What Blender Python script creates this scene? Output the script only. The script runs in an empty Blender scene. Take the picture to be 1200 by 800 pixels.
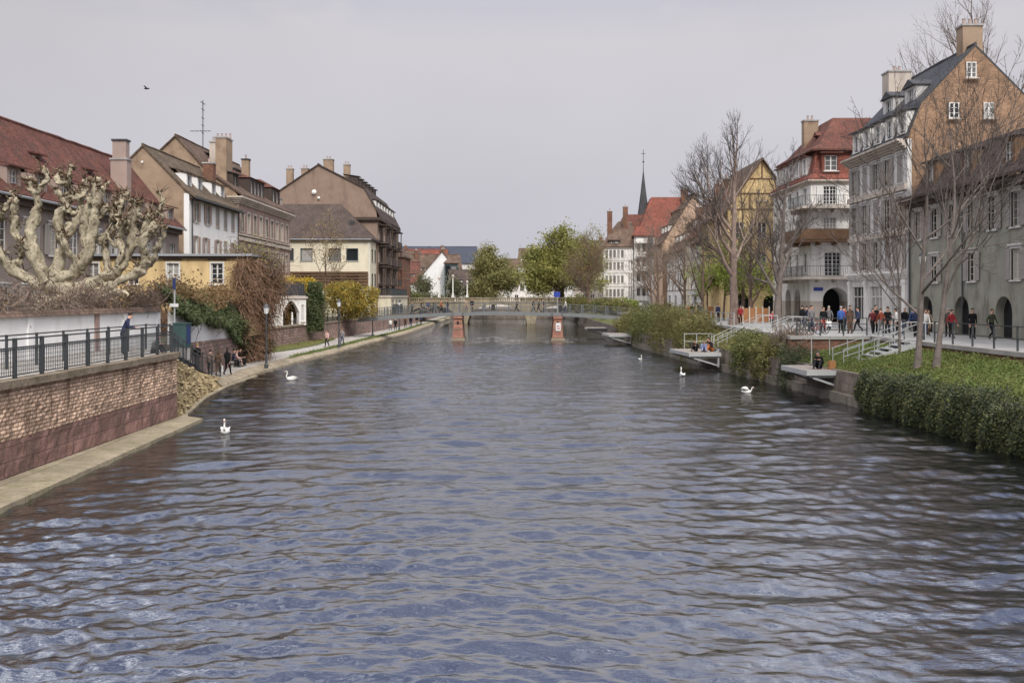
import bpy, math, random
import numpy as np
from mathutils import Vector, Matrix
R = math.radians
scene = bpy.context.scene
col = scene.collection
F, EYE, HOR = 1150.0, 5.3, 347.0

def at(px, py, Y):
    return Vector(((px - 600) / F * Y, Y, EYE + (HOR - py) / F * Y))

# ------------------------------------------------------------------ materials
def N(nt, typ, ins=None, **kw):
    n = nt.nodes.new(typ)
    for k, v in kw.items():
        setattr(n, k, v)
    for k, v in (ins or {}).items():
        s = n.inputs[k]
        if isinstance(v, bpy.types.NodeSocket):
            nt.links.new(v, s)
        else:
            s.default_value = v
    return n

def c4(c, k=1.0):
    return (min(1, c[0] * k), min(1, c[1] * k), min(1, c[2] * k), 1)

def mixc(nt, fac, a, b, mode='MIX'):
    n = N(nt, 'ShaderNodeMix', data_type='RGBA', blend_type=mode)
    for s, v in ((n.inputs[0], fac), (n.inputs[6], a), (n.inputs[7], b)):
        if isinstance(v, bpy.types.NodeSocket):
            nt.links.new(v, s)
        else:
            s.default_value = v
    return n.outputs[2]

def ramp(nt, val, a, b, lo=0.0, hi=1.0):
    return N(nt, 'ShaderNodeMapRange', {0: val, 1: a, 2: b, 3: lo, 4: hi}).outputs[0]

def mat(name, c, r=.85, var=.2, sc=.7, bump=0., bsc=14., brick=None, mort=.55, metal=0., spec=.3,
        stain=None, samt=.5, ssc=(.9, .9, .2), smin=.5, trans=0., bvar=.18, fine=0.):
    m = bpy.data.materials.new(name)
    m.use_nodes = True
    nt = m.node_tree
    bs = nt.nodes['Principled BSDF']
    tc = N(nt, 'ShaderNodeTexCoord')
    ob = tc.outputs['Object']
    if brick:
        bw, bh, ms = brick
        bt = N(nt, 'ShaderNodeTexBrick', {'Vector': tc.outputs['UV'], 'Color1': c4(c, 1 + bvar), 'Color2': c4(c, 1 - bvar),
               'Mortar': c4(c, mort), 'Scale': 1.0, 'Mortar Size': ms, 'Mortar Smooth': .3, 'Bias': 0., 'Brick Width': bw, 'Row Height': bh})
        base = bt.outputs['Color']
    else:
        base = N(nt, 'ShaderNodeRGB').outputs[0]
        base.default_value = c4(c)
    nz = N(nt, 'ShaderNodeTexNoise', {'Vector': ob, 'Scale': sc, 'Detail': 7., 'Roughness': .65})
    base = mixc(nt, 1., base, N(nt, 'ShaderNodeCombineColor', {0: ramp(nt, nz.outputs[0], .3, .7, 1 - var, 1 + var),
                1: ramp(nt, nz.outputs[0], .3, .7, 1 - var, 1 + var), 2: ramp(nt, nz.outputs[0], .3, .7, 1 - var, 1 + var)}).outputs[0], 'MULTIPLY')
    if fine:
        nf = N(nt, 'ShaderNodeTexNoise', {'Vector': ob, 'Scale': sc * 13, 'Detail': 4., 'Roughness': .7})
        g = ramp(nt, nf.outputs[0], .3, .7, 1 - fine, 1 + fine)
        base = mixc(nt, 1., base, N(nt, 'ShaderNodeCombineColor', {0: g, 1: g, 2: g}).outputs[0], 'MULTIPLY')
    if stain:
        mp = N(nt, 'ShaderNodeMapping', {'Vector': ob, 'Scale': ssc})
        ns = N(nt, 'ShaderNodeTexNoise', {'Vector': mp.outputs[0], 'Scale': 1.7, 'Detail': 8., 'Roughness': .68})
        base = mixc(nt, ramp(nt, ns.outputs[0], smin, smin + .14, 0, samt), base, c4(stain))
    nt.links.new(base, bs.inputs['Base Color'])
    bs.inputs['Roughness'].default_value = r
    bs.inputs['Metallic'].default_value = metal
    bs.inputs['Specular IOR Level'].default_value = spec
    if bump:
        nb = N(nt, 'ShaderNodeTexNoise', {'Vector': ob, 'Scale': bsc, 'Detail': 5.})
        h = nb.outputs[0]
        if brick:
            h = N(nt, 'ShaderNodeMath', {0: h, 1: bt.outputs['Fac']}, operation='SUBTRACT').outputs[0]
        bp = N(nt, 'ShaderNodeBump', {'Height': h, 'Strength': bump, 'Distance': .04})
        nt.links.new(bp.outputs[0], bs.inputs['Normal'])
    if trans:
        out = nt.nodes['Material Output']
        tr = N(nt, 'ShaderNodeBsdfTranslucent', {'Color': base})
        mx = N(nt, 'ShaderNodeMixShader', {0: trans, 1: bs.outputs[0], 2: tr.outputs[0]})
        nt.links.new(mx.outputs[0], out.inputs[0])
    return m

def leafmat(name, c, c2, sc=1.3, trans=.32):
    """foliage: two leaf colours in patches, plus a fine scatter"""
    m = bpy.data.materials.new(name)
    m.use_nodes = True
    nt = m.node_tree
    bs = nt.nodes['Principled BSDF']
    ob = N(nt, 'ShaderNodeTexCoord').outputs['Object']
    n1 = N(nt, 'ShaderNodeTexNoise', {'Vector': ob, 'Scale': sc, 'Detail': 4., 'Roughness': .7})
    n2 = N(nt, 'ShaderNodeTexNoise', {'Vector': ob, 'Scale': 19., 'Detail': 2.})
    base = mixc(nt, ramp(nt, n1.outputs[0], .38, .62), c4(c), c4(c2))
    g = ramp(nt, n2.outputs[0], .3, .7, .6, 1.4)
    base = mixc(nt, 1., base, N(nt, 'ShaderNodeCombineColor', {0: g, 1: g, 2: g}).outputs[0], 'MULTIPLY')
    nt.links.new(base, bs.inputs['Base Color'])
    bs.inputs['Roughness'].default_value = .6
    bs.inputs['Specular IOR Level'].default_value = .25
    tr = N(nt, 'ShaderNodeBsdfTranslucent', {'Color': base})
    mx = N(nt, 'ShaderNodeMixShader', {0: trans, 1: bs.outputs[0], 2: tr.outputs[0]})
    nt.links.new(mx.outputs[0], nt.nodes['Material Output'].inputs[0])
    return m

def panemat():
    m = bpy.data.materials.new('window_glass')
    m.use_nodes = True
    nt = m.node_tree
    bs = nt.nodes['Principled BSDF']
    rd = N(nt, 'ShaderNodeObjectInfo').outputs['Random']
    k = ramp(nt, rd, .45, .95)
    base = mixc(nt, k, (.016, .019, .022, 1), (.40, .39, .37, 1))
    nt.links.new(base, bs.inputs['Base Color'])
    bs.inputs['Roughness'].default_value = .06
    bs.inputs['Specular IOR Level'].default_value = .55
    return m

M = {}
def MM(key, *a, **k):
    M[key] = mat(key, *a, **k)
TILE = (.17, .15, .02)
MM('red_tile', (.15,.06,.045), brick=TILE, bvar=.32, bump=.5, var=.35, sc=.5, stain=(.05, .035, .03), samt=.6, ssc=(.6, .6, .6), fine=.2)
MM('bright_tile', (.215,.07,.05), brick=TILE, bvar=.32, bump=.5, var=.3, stain=(.09, .045, .035), samt=.5, ssc=(.7, .7, .5), fine=.2)
MM('brown_tile', (.15,.10,.075), brick=TILE, bvar=.32, bump=.5, var=.4, stain=(.045, .036, .032), samt=.6, ssc=(.6, .6, .4), fine=.25)
MM('mossy_tile', (.145,.105,.075), brick=TILE, bvar=.32, bump=.6, var=.4, stain=(.075, .07, .035), samt=.6, ssc=(1, 1, .6), fine=.3)
MM('dark_tile', (.085,.062,.055), brick=TILE, bvar=.32, bump=.4, var=.3, fine=.2)
MM('slate', (.052, .052, .056), brick=(.25, .18, .012), bump=.3, var=.3, spec=.4, r=.6)
MM('blue_slate', (.05, .055, .075), brick=(.3, .25, .012), var=.2, r=.6)
MM('white_plaster', (.76,.74,.71), var=.08, stain=(.4, .375, .34), samt=.75, ssc=(.9, .9, .16), smin=.5, fine=.05)
MM('clean_plaster', (.80,.79,.78), var=.06, stain=(.5, .5, .48), samt=.4, ssc=(.6, .6, .12), smin=.55)
MM('grey_plaster', (.62,.60,.585), var=.1, stain=(.34, .325, .31), samt=.8, ssc=(.7, .7, .15), fine=.08)
MM('taupe_plaster', (.25, .205, .185), var=.14, stain=(.17, .14, .125), samt=.6, ssc=(.7, .7, .2))
MM('green_plaster', (.27, .265, .22), var=.2, stain=(.15, .135, .11), samt=.85, ssc=(.7, .7, .2))
MM('peach_plaster', (.60, .42, .30), var=.12, stain=(.42, .3, .22), samt=.5, ssc=(.7, .7, .2))
MM('cream_plaster', (.70,.64,.50), var=.08, stain=(.42, .38, .3), samt=.45, ssc=(.7, .7, .12), smin=.54)
MM('yellow_plaster', (.64,.475,.245), var=.14, stain=(.36, .25, .13), samt=.6, ssc=(.8, .8, .2), fine=.08)
MM('brown_render', (.325,.235,.165), var=.16, stain=(.17, .115, .08), samt=.6, ssc=(.5, .5, .35), fine=.08)
MM('dull_brown_render', (.265,.19,.148), var=.12, stain=(.14, .1, .08), samt=.5, ssc=(.4, .4, .2), fine=.08)
MM('pink_stone', (.34,.235,.205), brick=(.7, .33, .012), mort=.7, var=.16, bvar=.08, stain=(.17, .13, .115), samt=.6, ssc=(.8, .8, .2), bump=.3)
MM('pale_stone', (.52,.455,.395), var=.15, stain=(.28, .24, .21), samt=.5, bump=.1)
MM('red_sandstone', (.235,.138,.118), brick=(.85, .42, .016), mort=.62, var=.3, bvar=.2, stain=(.10, .07, .062), samt=.75, ssc=(.7, .7, .35), bump=.7, fine=.2)
MM('pier_stone', (.36, .175, .13), brick=(.6, .32, .016), mort=.7, var=.25, bvar=.15, stain=(.2, .12, .1), samt=.5, ssc=(.8, .8, .4), bump=.5, fine=.15)
MM('stone_rubble', (.31,.21,.18), brick=(.45, .26, .03), mort=.62, var=.35, bvar=.3, stain=(.15, .145, .115), samt=.6, ssc=(.6, .6, .3), bump=.8, fine=.2)
MM('old_brick', (.60,.42,.31), brick=(.3, .115, .022), mort=.38, var=.32, bvar=.3, stain=(.11, .066, .04), samt=.8, ssc=(1.5, 1.5, .3), smin=.5, bump=.5, bsc=6, fine=.12)
MM('orange_brick', (.285,.18,.115), brick=(.25, .08, .012), mort=1.1, var=.25, bvar=.3, stain=(.2, .12, .075), samt=.5, ssc=(.5, .5, .5), bump=.4, fine=.15)
MM('red_brick', (.20, .10, .07), brick=(.25, .085, .012), mort=.75, var=.25, bvar=.3, bump=.4, stain=(.10, .09, .05), samt=.6)
MM('bank_stone', (.19,.155,.13), brick=(.8, .4, .014), mort=.6, var=.3, bvar=.16, stain=(.06, .055, .04), samt=.75, ssc=(.8, .8, .3), bump=.5, fine=.2)
MM('bank_footing', (.19, .165, .14), var=.3, stain=(.08, .075, .05), samt=.8, ssc=(.8, .8, .8), fine=.2)
MM('coping', (.23, .185, .14), var=.3, stain=(.12, .1, .05), samt=.7, ssc=(1.5, 1.5, 1.5), bump=.5, fine=.25)
MM('ledge_stone', (.29, .245, .175), var=.25, brick=(1.4, 3., .02), mort=.5, bvar=.12, stain=(.16, .15, .07), samt=.6, ssc=(1.2, 1.2, 1.2), bump=.4, fine=.2)
MM('concrete', (.36, .345, .33), var=.18, stain=(.22, .21, .19), samt=.5, ssc=(.5, .5, .5), bump=.15, fine=.1)
MM('pavement_grey', (.33, .325, .325), brick=(.6, .4, .008), mort=.75, var=.15, bvar=.06, stain=(.22, .215, .21), samt=.5, ssc=(.35, .35, .35))
MM('path_grey', (.35, .325, .30), var=.2, stain=(.24, .215, .17), samt=.5, ssc=(.35, .35, .35), fine=.12)
MM('garden_soil', (.10, .085, .055), var=.35, stain=(.06, .09, .03), samt=.8, ssc=(.3, .3, .3), fine=.3)
MM('grass', (.088, .10, .03), var=.35, sc=1.2, stain=(.15, .125, .05), samt=.6, ssc=(.6, .6, .6), fine=.35, bump=.6, bsc=9)
MM('rubble_yellow', (.36,.275,.145), var=.35, stain=(.16, .105, .05), samt=.7, ssc=(.9, .9, .9), bump=.8, bsc=4, fine=.3)
MM('rubble_stone', (.36,.29,.175), var=.35, sc=1.4, stain=(.18, .12, .06), samt=.7, ssc=(1.2, 1.2, 1.2), bump=.5, fine=.2)
MM('white_wood', (.68, .67, .65), var=.06, r=.5)
MM('cream_wood', (.55, .50, .43), var=.1, r=.6)
MM('grey_shutter', (.33, .30, .28), var=.1, r=.65)
MM('pink_shutter', (.36, .275, .24), var=.12, r=.65)
MM('dark_wood', (.07, .05, .042), var=.25, r=.7)
MM('brown_wood', (.16, .09, .05), var=.25, r=.7, fine=.15)
MM('orange_wood', (.36, .17, .075), var=.2, r=.65)
MM('plank_wood', (.27,.23,.205), var=.18, sc=2., r=.75, fine=.12)
MM('dark_metal', (.045, .05, .055), var=.15, r=.5, spec=.5)
MM('mid_metal', (.12, .13, .14), var=.15, r=.5, spec=.5)
MM('green_metal', (.045, .085, .085), var=.2, r=.5)
MM('light_metal', (.40, .41, .41), var=.1, r=.45, spec=.5)
MM('deck_metal', (.185,.195,.20), var=.12, r=.5)
MM('zinc', (.30, .31, .33), var=.12, r=.5)
MM('dark_fabric', (.06, .06, .065), var=.2)
MM('near_black', (.012, .012, .013), var=.1)
MM('sign_blue', (.035, .06, .30), var=.05, r=.4)
MM('navy_paint', (.03, .045, .13), var=.15, r=.5)
MM('sign_white', (.75, .75, .75), var=.04, r=.4)
MM('sign_red', (.40, .05, .05), var=.08, r=.5)
MM('bark_grey', (.17, .14, .125), var=.35, sc=3., bump=.6, bsc=20, fine=.25)
MM('bark_brown', (.155, .108, .082), var=.35, sc=3., bump=.6, bsc=20, fine=.2)
MM('bark_pink', (.26, .19, .16), var=.3, sc=2.5, bump=.6, stain=(.13, .10, .08), samt=.7, ssc=(2, 2, .7))
MM('twig_brown', (.135, .095, .075), var=.3, sc=.5)
MM('twig_dark', (.10,.085,.078), var=.3, sc=.5)
MM('twig_tan', (.21,.16,.125), var=.3, sc=.5)
MM('plane_bark', (.385,.34,.25), var=.25, sc=2.5, stain=(.17, .13, .08), samt=.92, ssc=(4.6, 4.6, 3.6), smin=.49, bump=1., bsc=7, fine=.3)
MM('plane_knob', (.16, .115, .075), var=.4, sc=6, bump=1., bsc=16, fine=.3)
MM('kerb_stone', (.30, .25, .185), var=.3, sc=1.5, stain=(.15, .115, .06), samt=.75, ssc=(1.3, 1.3, 1.3), bump=.6, bsc=5, fine=.3)
MM('dry_vine', (.215,.13,.085), var=.5, sc=.8)
MM('grey_vine', (.17, .125, .10), var=.4, sc=.9)
MM('swan_white', (.80, .79, .76), var=.05, r=.7)
MM('beak_orange', (.55, .19, .03), var=.1)
MM('skin', (.48, .29, .215), var=.06, r=.6)
MM('car_white', (.62, .63, .65), var=.03, r=.25, spec=.5)
MM('rubber', (.02, .02, .02), var=.1)
M['pane'] = panemat()
M['leaf_green'] = leafmat('leaf_green', (.20,.205,.075), (.26,.225,.09), .35)
M['leaf_olive'] = leafmat('leaf_olive', (.28,.26,.075), (.21,.22,.07), .35)
M['leaf_brownish'] = leafmat('leaf_brownish', (.22,.13,.065), (.16,.115,.05), .4)
M['leaf_yellow'] = leafmat('leaf_yellow', (.62,.44,.04), (.42,.32,.05), .8)
M['leaf_mustard'] = leafmat('leaf_mustard', (.40,.29,.05), (.28,.20,.05), .7)
M['leaf_orange'] = leafmat('leaf_orange', (.46, .16, .03), (.38, .24, .03), 1.)
M['leaf_lime'] = leafmat('leaf_lime', (.29,.34,.07), (.22,.27,.065), .9)
M['leaf_ivy'] = leafmat('leaf_ivy', (.048,.07,.026), (.08,.09,.034), 1.1, .12)
M['leaf_hedge'] = leafmat('leaf_hedge', (.046,.06,.032), (.076,.084,.04), 1.2, .12)
M['leaf_bush'] = leafmat('leaf_bush', (.17,.18,.06), (.215,.18,.075), .8)
M['leaf_bush_dark'] = leafmat('leaf_bush_dark', (.115,.14,.045), (.17,.165,.06), .9)
M['leaf_cover'] = leafmat('leaf_cover', (.125,.178,.045), (.165,.18,.055), .6)
M['leaf_pale'] = leafmat('leaf_pale', (.34, .26, .13), (.27, .19, .08), .8)
M['leaf_dull'] = leafmat('leaf_dull', (.13,.14,.075), (.165,.15,.085), .3)
M['leaf_tan'] = leafmat('leaf_tan', (.20, .155, .085), (.15, .13, .06), .9)

# ------------------------------------------------------------------ mesh helpers
def setmesh(me, v, f, uv=True, uvn=None):
    me.from_pydata(v, [], f)
    if uv and len(f):
        lay = me.uv_layers.new(name='UVMap')
        nl = len(me.loops)
        vi = np.empty(nl, np.int32); me.loops.foreach_get('vertex_index', vi)
        co = np.empty(len(me.vertices) * 3, np.float32); me.vertices.foreach_get('co', co); co = co.reshape(-1, 3)
        nf = len(me.polygons)
        no = np.empty(nf * 3, np.float32); me.polygons.foreach_get('normal', no); no = no.reshape(-1, 3)
        if uvn is not None: no[:] = uvn
        ls = np.empty(nf, np.int32); me.polygons.foreach_get('loop_start', ls)
        lt = np.empty(nf, np.int32); me.polygons.foreach_get('loop_total', lt)
        fi = np.repeat(np.arange(nf), lt)
        u = np.stack([-no[:, 1], no[:, 0], np.zeros(nf)], 1)
        ln = np.linalg.norm(u, axis=1)
        flat = ln < .02
        u[flat] = (1, 0, 0); ln[flat] = 1
        u /= ln[:, None]
        flip = (np.abs(u[:, 0]) >= np.abs(u[:, 1])) & (u[:, 0] < 0) | (np.abs(u[:, 0]) < np.abs(u[:, 1])) & (u[:, 1] < 0)
        u[flip] *= -1
        w = np.cross(no, u)
        w[w[:, 2] < -1e-4] *= -1
        w[flat] = (0, 1, 0)
        p = co[vi]
        uvs = np.stack([(p * u[fi]).sum(1), (p * w[fi]).sum(1)], 1).astype(np.float32)
        lay.data.foreach_set('uv', uvs.ravel())
    return me

def link(name, me, parent=None, loc=(0, 0, 0), rz=0., scale=None):
    o = bpy.data.objects.new(name, me)
    col.objects.link(o)
    o.location = loc
    o.rotation_euler = (0, 0, rz)
    if scale: o.scale = scale
    if parent is not None: o.parent = parent
    return o

class MB:
    def __init__(s):
        s.v, s.f, s.mi, s.m = [], [], [], 0
    def add(s, vs, fs):
        o = len(s.v)
        s.v += [tuple(v) for v in vs]
        s.f += [tuple(i + o for i in f) for f in fs]
        s.mi += [s.m] * len(fs)
        return s
    def hexa(s, p):
        return s.add(p, [(0, 3, 2, 1), (4, 5, 6, 7), (0, 1, 5, 4), (1, 2, 6, 5), (2, 3, 7, 6), (3, 0, 4, 7)])
    def box(s, x0, x1, y0, y1, z0, z1):
        return s.hexa([(x0, y0, z0), (x1, y0, z0), (x1, y1, z0), (x0, y1, z0), (x0, y0, z1), (x1, y0, z1), (x1, y1, z1), (x0, y1, z1)])
    def frus(s, cx, cy, z0, z1, a0, b0, a1, b1):
        return s.hexa([(cx - a0, cy - b0, z0), (cx + a0, cy - b0, z0), (cx + a0, cy + b0, z0), (cx - a0, cy + b0, z0),
                       (cx - a1, cy - b1, z1), (cx + a1, cy - b1, z1), (cx + a1, cy + b1, z1), (cx - a1, cy + b1, z1)])
    def bar(s, a, b, w, h=None):
        a, b = Vector(a), Vector(b)
        h = h or w
        d = (b - a).normalized()
        up = Vector((0, 0, 1)) if abs(d.z) < .95 else Vector((0, 1, 0))
        x = d.cross(up).normalized() * (w / 2)
        y = x.cross(d).normalized() * (h / 2)
        return s.hexa([a - x - y, a + x - y, a + x + y, a - x + y, b - x - y, b + x - y, b + x + y, b - x + y])
    def quad(s, a, b, c, d):
        return s.add([a, b, c, d], [(0, 1, 2, 3)])
    def tube(s, pts, rads, n=6, cap=True, jit=0., rng=None):
        pts = [Vector(p) for p in pts]
        o = len(s.v)
        k = len(pts)
        ref = None
        vs, fs = [], []
        for i, p in enumerate(pts):
            d = (pts[min(i + 1, k - 1)] - pts[max(i - 1, 0)])
            if d.length < 1e-6: d = Vector((0, 0, 1))
            d.normalize()
            if ref is None:
                ref = d.cross(Vector((.3, .9, .2)))
                if ref.length < .1: ref = d.cross(Vector((1, 0, 0)))
            ref = (ref - d * ref.dot(d)).normalized()
            w = d.cross(ref)
            for j in range(n):
                a = 2 * math.pi * j / n
                rr = rads[i] * (1 + (rng.uniform(-jit, jit) if jit else 0))
                vs.append(p + (ref * math.cos(a) + w * math.sin(a)) * rr)
        for i in range(k - 1):
            for j in range(n):
                q = (j + 1) % n
                fs.append((i * n + j, i * n + q, (i + 1) * n + q, (i + 1) * n + j))
        if cap:
            fs.append(tuple(range(n - 1, -1, -1)))
            fs.append(tuple((k - 1) * n + j for j in range(n)))
        return s.add(vs, fs)
    def lathe(s, prof, c=(0, 0, 0), n=12):
        vs, fs = [], []
        for r, z in prof:
            for j in range(n):
                a = 2 * math.pi * j / n
                vs.append((c[0] + r * math.cos(a), c[1] + r * math.sin(a), c[2] + z))
        for i in range(len(prof) - 1):
            for j in range(n):
                q = (j + 1) % n
                fs.append((i * n + j, i * n + q, (i + 1) * n + q, (i + 1) * n + j))
        fs.append(tuple(range(n - 1, -1, -1)))
        fs.append(tuple((len(prof) - 1) * n + j for j in range(n)))
        return s.add(vs, fs)
    def prism(s, poly, z0, z1):
        n = len(poly)
        vs = [(x, y, z0) for x, y in poly] + [(x, y, z1) for x, y in poly]
        fs = [tuple(range(n - 1, -1, -1)), tuple(range(n, 2 * n))] + [(i, (i + 1) % n, n + (i + 1) % n, n + i) for i in range(n)]
        return s.add(vs, fs)
    def ball(s, c, r, n=10, m=7):
        r = r if isinstance(r, tuple) else (r, r, r)
        vs, fs = [], []
        for i in range(m + 1):
            t = math.pi * i / m
            for j in range(n):
                a = 2 * math.pi * j / n
                vs.append((c[0] + r[0] * math.sin(t) * math.cos(a), c[1] + r[1] * math.sin(t) * math.sin(a), c[2] + r[2] * math.cos(t)))
        for i in range(m):
            for j in range(n):
                q = (j + 1) % n
                fs.append((i * n + j, (i + 1) * n + j, (i + 1) * n + q, i * n + q))
        return s.add(vs, fs)
    def build(s, name, mats, parent=None, loc=(0, 0, 0), rz=0., smooth=False, uv=True):
        me = s.mesh(name, mats, smooth, uv)
        return link(name, me, parent, loc, rz)
    def mesh(s, name, mats, smooth=False, uv=True):
        me = bpy.data.meshes.new(name)
        setmesh(me, s.v, s.f, uv, getattr(s, 'uvn', None))
        ms = mats if isinstance(mats, (list, tuple)) else [mats]
        for m in ms:
            me.materials.append(M[m] if isinstance(m, str) else m)
        if len(ms) > 1:
            me.polygons.foreach_set('material_index', s.mi)
        if smooth:
            me.polygons.foreach_set('use_smooth', [True] * len(s.f))
        return me

def tag(o, label=None, cat=None, group=None, kind=None):
    if label: o['label'] = label
    if cat: o['category'] = cat
    if group: o['group'] = group
    if kind: o['kind'] = kind
    return o

def thing(name, label, cat, loc=(0, 0, 0), rz=0., group=None):
    o = link(name, None, None, loc, rz)
    o.empty_display_size = .3
    return tag(o, label, cat, group)

def struct(name, mb, m, **k):
    return tag(mb.build(name, m, **k), kind='structure')

def copy_tree(o, parent=None):
    c = o.copy(); col.objects.link(c)
    if parent is not None: c.parent = parent
    for ch in list(o.children):
        copy_tree(ch, c)
    return c

def leafmesh(name, cen, size, m, rng, asp=.55, nrm=None, spread=1.0):
    """many small leaf faces as one mesh; cen Nx3, size scalar or N"""
    cen = np.asarray(cen, np.float32)
    n = len(cen)
    d = rng.normal(size=(n, 3))
    if nrm is not None:
        d = d * spread + np.asarray(nrm)
    d /= np.linalg.norm(d, axis=1)[:, None] + 1e-9
    a = rng.normal(size=(n, 3))
    u = np.cross(d, a); u /= np.linalg.norm(u, axis=1)[:, None] + 1e-9
    w = np.cross(d, u)
    sz = (np.asarray(size) * rng.uniform(.6, 1.35, n))[:, None]
    v = np.empty((n, 4, 3), np.float32)
    v[:, 0] = cen + u * sz; v[:, 1] = cen + w * sz * asp + u * sz * .15
    v[:, 2] = cen - u * sz; v[:, 3] = cen - w * sz * asp + u * sz * .15
    me = bpy.data.meshes.new(name)
    me.vertices.add(n * 4); me.vertices.foreach_set('co', v.ravel())
    me.loops.add(n * 4); me.loops.foreach_set('vertex_index', np.arange(n * 4, dtype=np.int32))
    me.polygons.add(n); me.polygons.foreach_set('loop_start', np.arange(0, n * 4, 4, dtype=np.int32))
    me.update(calc_edges=True)
    me.validate()
    me.materials.append(M[m])
    return me

def lerp(a, b, t): return a + (b - a) * t
def pl(poly, y):
    """x of a polyline of (x, y[, z]) at y"""
    for a, b in zip(poly, poly[1:]):
        if a[1] <= y <= b[1]:
            return lerp(a[0], b[0], (y - a[1]) / (b[1] - a[1]))
    return poly[0][0] if y < poly[0][1] else poly[-1][0]
# ------------------------------------------------------------------ windows and houses
WIN = {}
def win_meshes(w, h, st):
    """st: dict(frame, surround, shutter, closed, bars=(cols, rows), arch)"""
    key = (round(w, 2), round(h, 2), st)
    if key in WIN: return WIN[key]
    S = STY[st]
    out = []
    d = .16
    nc, nr = S.get('bars', (2, 3))
    b = MB()
    t = .07
    b.box(-w / 2, -w / 2 + t, d - .06, d, 0, h); b.box(w / 2 - t, w / 2, d - .06, d, 0, h)
    b.box(-w / 2 + t, w / 2 - t, d - .06, d, 0, t); b.box(-w / 2 + t, w / 2 - t, d - .06, d, h - t, h)
    for i in range(1, nc):
        x = -w / 2 + w * i / nc; tt = .05 if nc % 2 == 0 and i == nc // 2 else .022
        b.box(x - tt, x + tt, d - .055, d - .003, t, h - t)
    for i in range(1, nr):
        z = h * i / nr
        xs = [-w / 2 + t] + [-w / 2 + w * k / nc for k in range(1, nc)] + [w / 2 - t]
        for a, c in zip(xs, xs[1:]):
            b.box(a + .02, c - .02, d - .045, d - .006, z - .018, z + .018)
    out.append(('window', b.mesh('window_frame', S.get('frame', 'white_wood'))))
    p = MB(); p.quad((-w / 2 + .01, d - .02, .01), (w / 2 - .01, d - .02, .01), (w / 2 - .01, d - .02, h - .01), (-w / 2 + .01, d - .02, h - .01))
    out.append(('pane', p.mesh('pane', 'pane')))
    if S.get('surround'):
        s = MB(); k = S.get('sw', .13); pr = .035
        s.box(-w / 2 - k, -w / 2, -pr, .08, -.02, h); s.box(w / 2, w / 2 + k, -pr, .08, -.02, h)
        s.box(-w / 2 - k, w / 2 + k, -pr - .004, .08, h, h + k * 1.15)
        if S.get('hood'):
            s.box(-w / 2 - k - .08, w / 2 + k + .08, -.14, .05, h + k * 1.15, h + k * 1.15 + .1)
        out.append(('surround', s.mesh('surround', S['surround'])))
    s = MB(); s.box(-w / 2 - .14, w / 2 + .14, -.09, .1, -.1, -.02)
    out.append(('sill', s.mesh('sill', S.get('sill', S.get('surround') or 'pale_stone'))))
    if S.get('shutter'):
        for sg in (-1, 1):
            s = MB()
            sw = w / 2
            if S.get('closed'):
                cx, y0, y1 = sg * w / 4, -.02, .03
                sw -= .03
            else:
                cx, y0, y1 = sg * (w / 2 + w / 4 + .03), -.10, -.05
            s.box(cx - sw / 2, cx - sw / 2 + .06, y0, y1, .02, h); s.box(cx + sw / 2 - .06, cx + sw / 2, y0, y1, .02, h)
            s.box(cx - sw / 2 + .06, cx + sw / 2 - .06, y0 + .015, y1 - .005, .02, h)
            for zz in (.02, h * .5, h - .1):
                s.box(cx - sw / 2 + .06, cx + sw / 2 - .06, y0 + .002, y0 + .014, zz, zz + .08)
            n = int(h / .13)
            for i in range(n):
                zz = .12 + i * .13
                if zz < h - .14: s.box(cx - sw / 2 + .07, cx + sw / 2 - .07, y0 + .004, y0 + .014, zz, zz + .06)
            out.append(('shutter', s.mesh('shutter', S['shutter'])))
    WIN[key] = out
    return out

STY = {
 'plain': dict(bars=(2, 3)),
 'small': dict(bars=(2, 2)),
 'far': dict(bars=(2, 2), sill='pale_stone'),
 'fardark': dict(bars=(2, 1), frame='grey_shutter', sill='grey_plaster'),
 'stone': dict(bars=(2, 3), surround='pale_stone', sw=.2, frame='cream_wood'),
 'stonehood': dict(bars=(2, 3), surround='pale_stone', sw=.16, hood=1),
 'shut': dict(bars=(2, 4), shutter='pink_shutter', surround='pale_stone', sw=.08),
 'closed': dict(bars=(2, 3), shutter='grey_shutter', closed=1, surround='pale_stone', sw=.08),
 'grey': dict(bars=(2, 4), surround='grey_plaster', sw=.14, shutter='grey_shutter', hood=1, frame='cream_wood'),
 'greyc': dict(bars=(2, 4), surround='grey_plaster', sw=.14, shutter='grey_shutter', hood=1, closed=1),
 'french': dict(bars=(4, 6)),
 'whiteshut': dict(bars=(4, 5), shutter='white_wood'),
 'modern': dict(bars=(1, 1), frame='green_metal', surround='mid_metal', sw=.06, sill='zinc'),
 'lattice': dict(bars=(2, 4), surround='white_wood', sw=.1),
 'whitebig': dict(bars=(2, 3), shutter='white_wood', closed=1, surround='white_wood', sw=.08),
 'dorm': dict(bars=(2, 3), sill='white_wood'),
 'dormdark': dict(bars=(2, 2), sill='dark_wood'),
}

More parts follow.
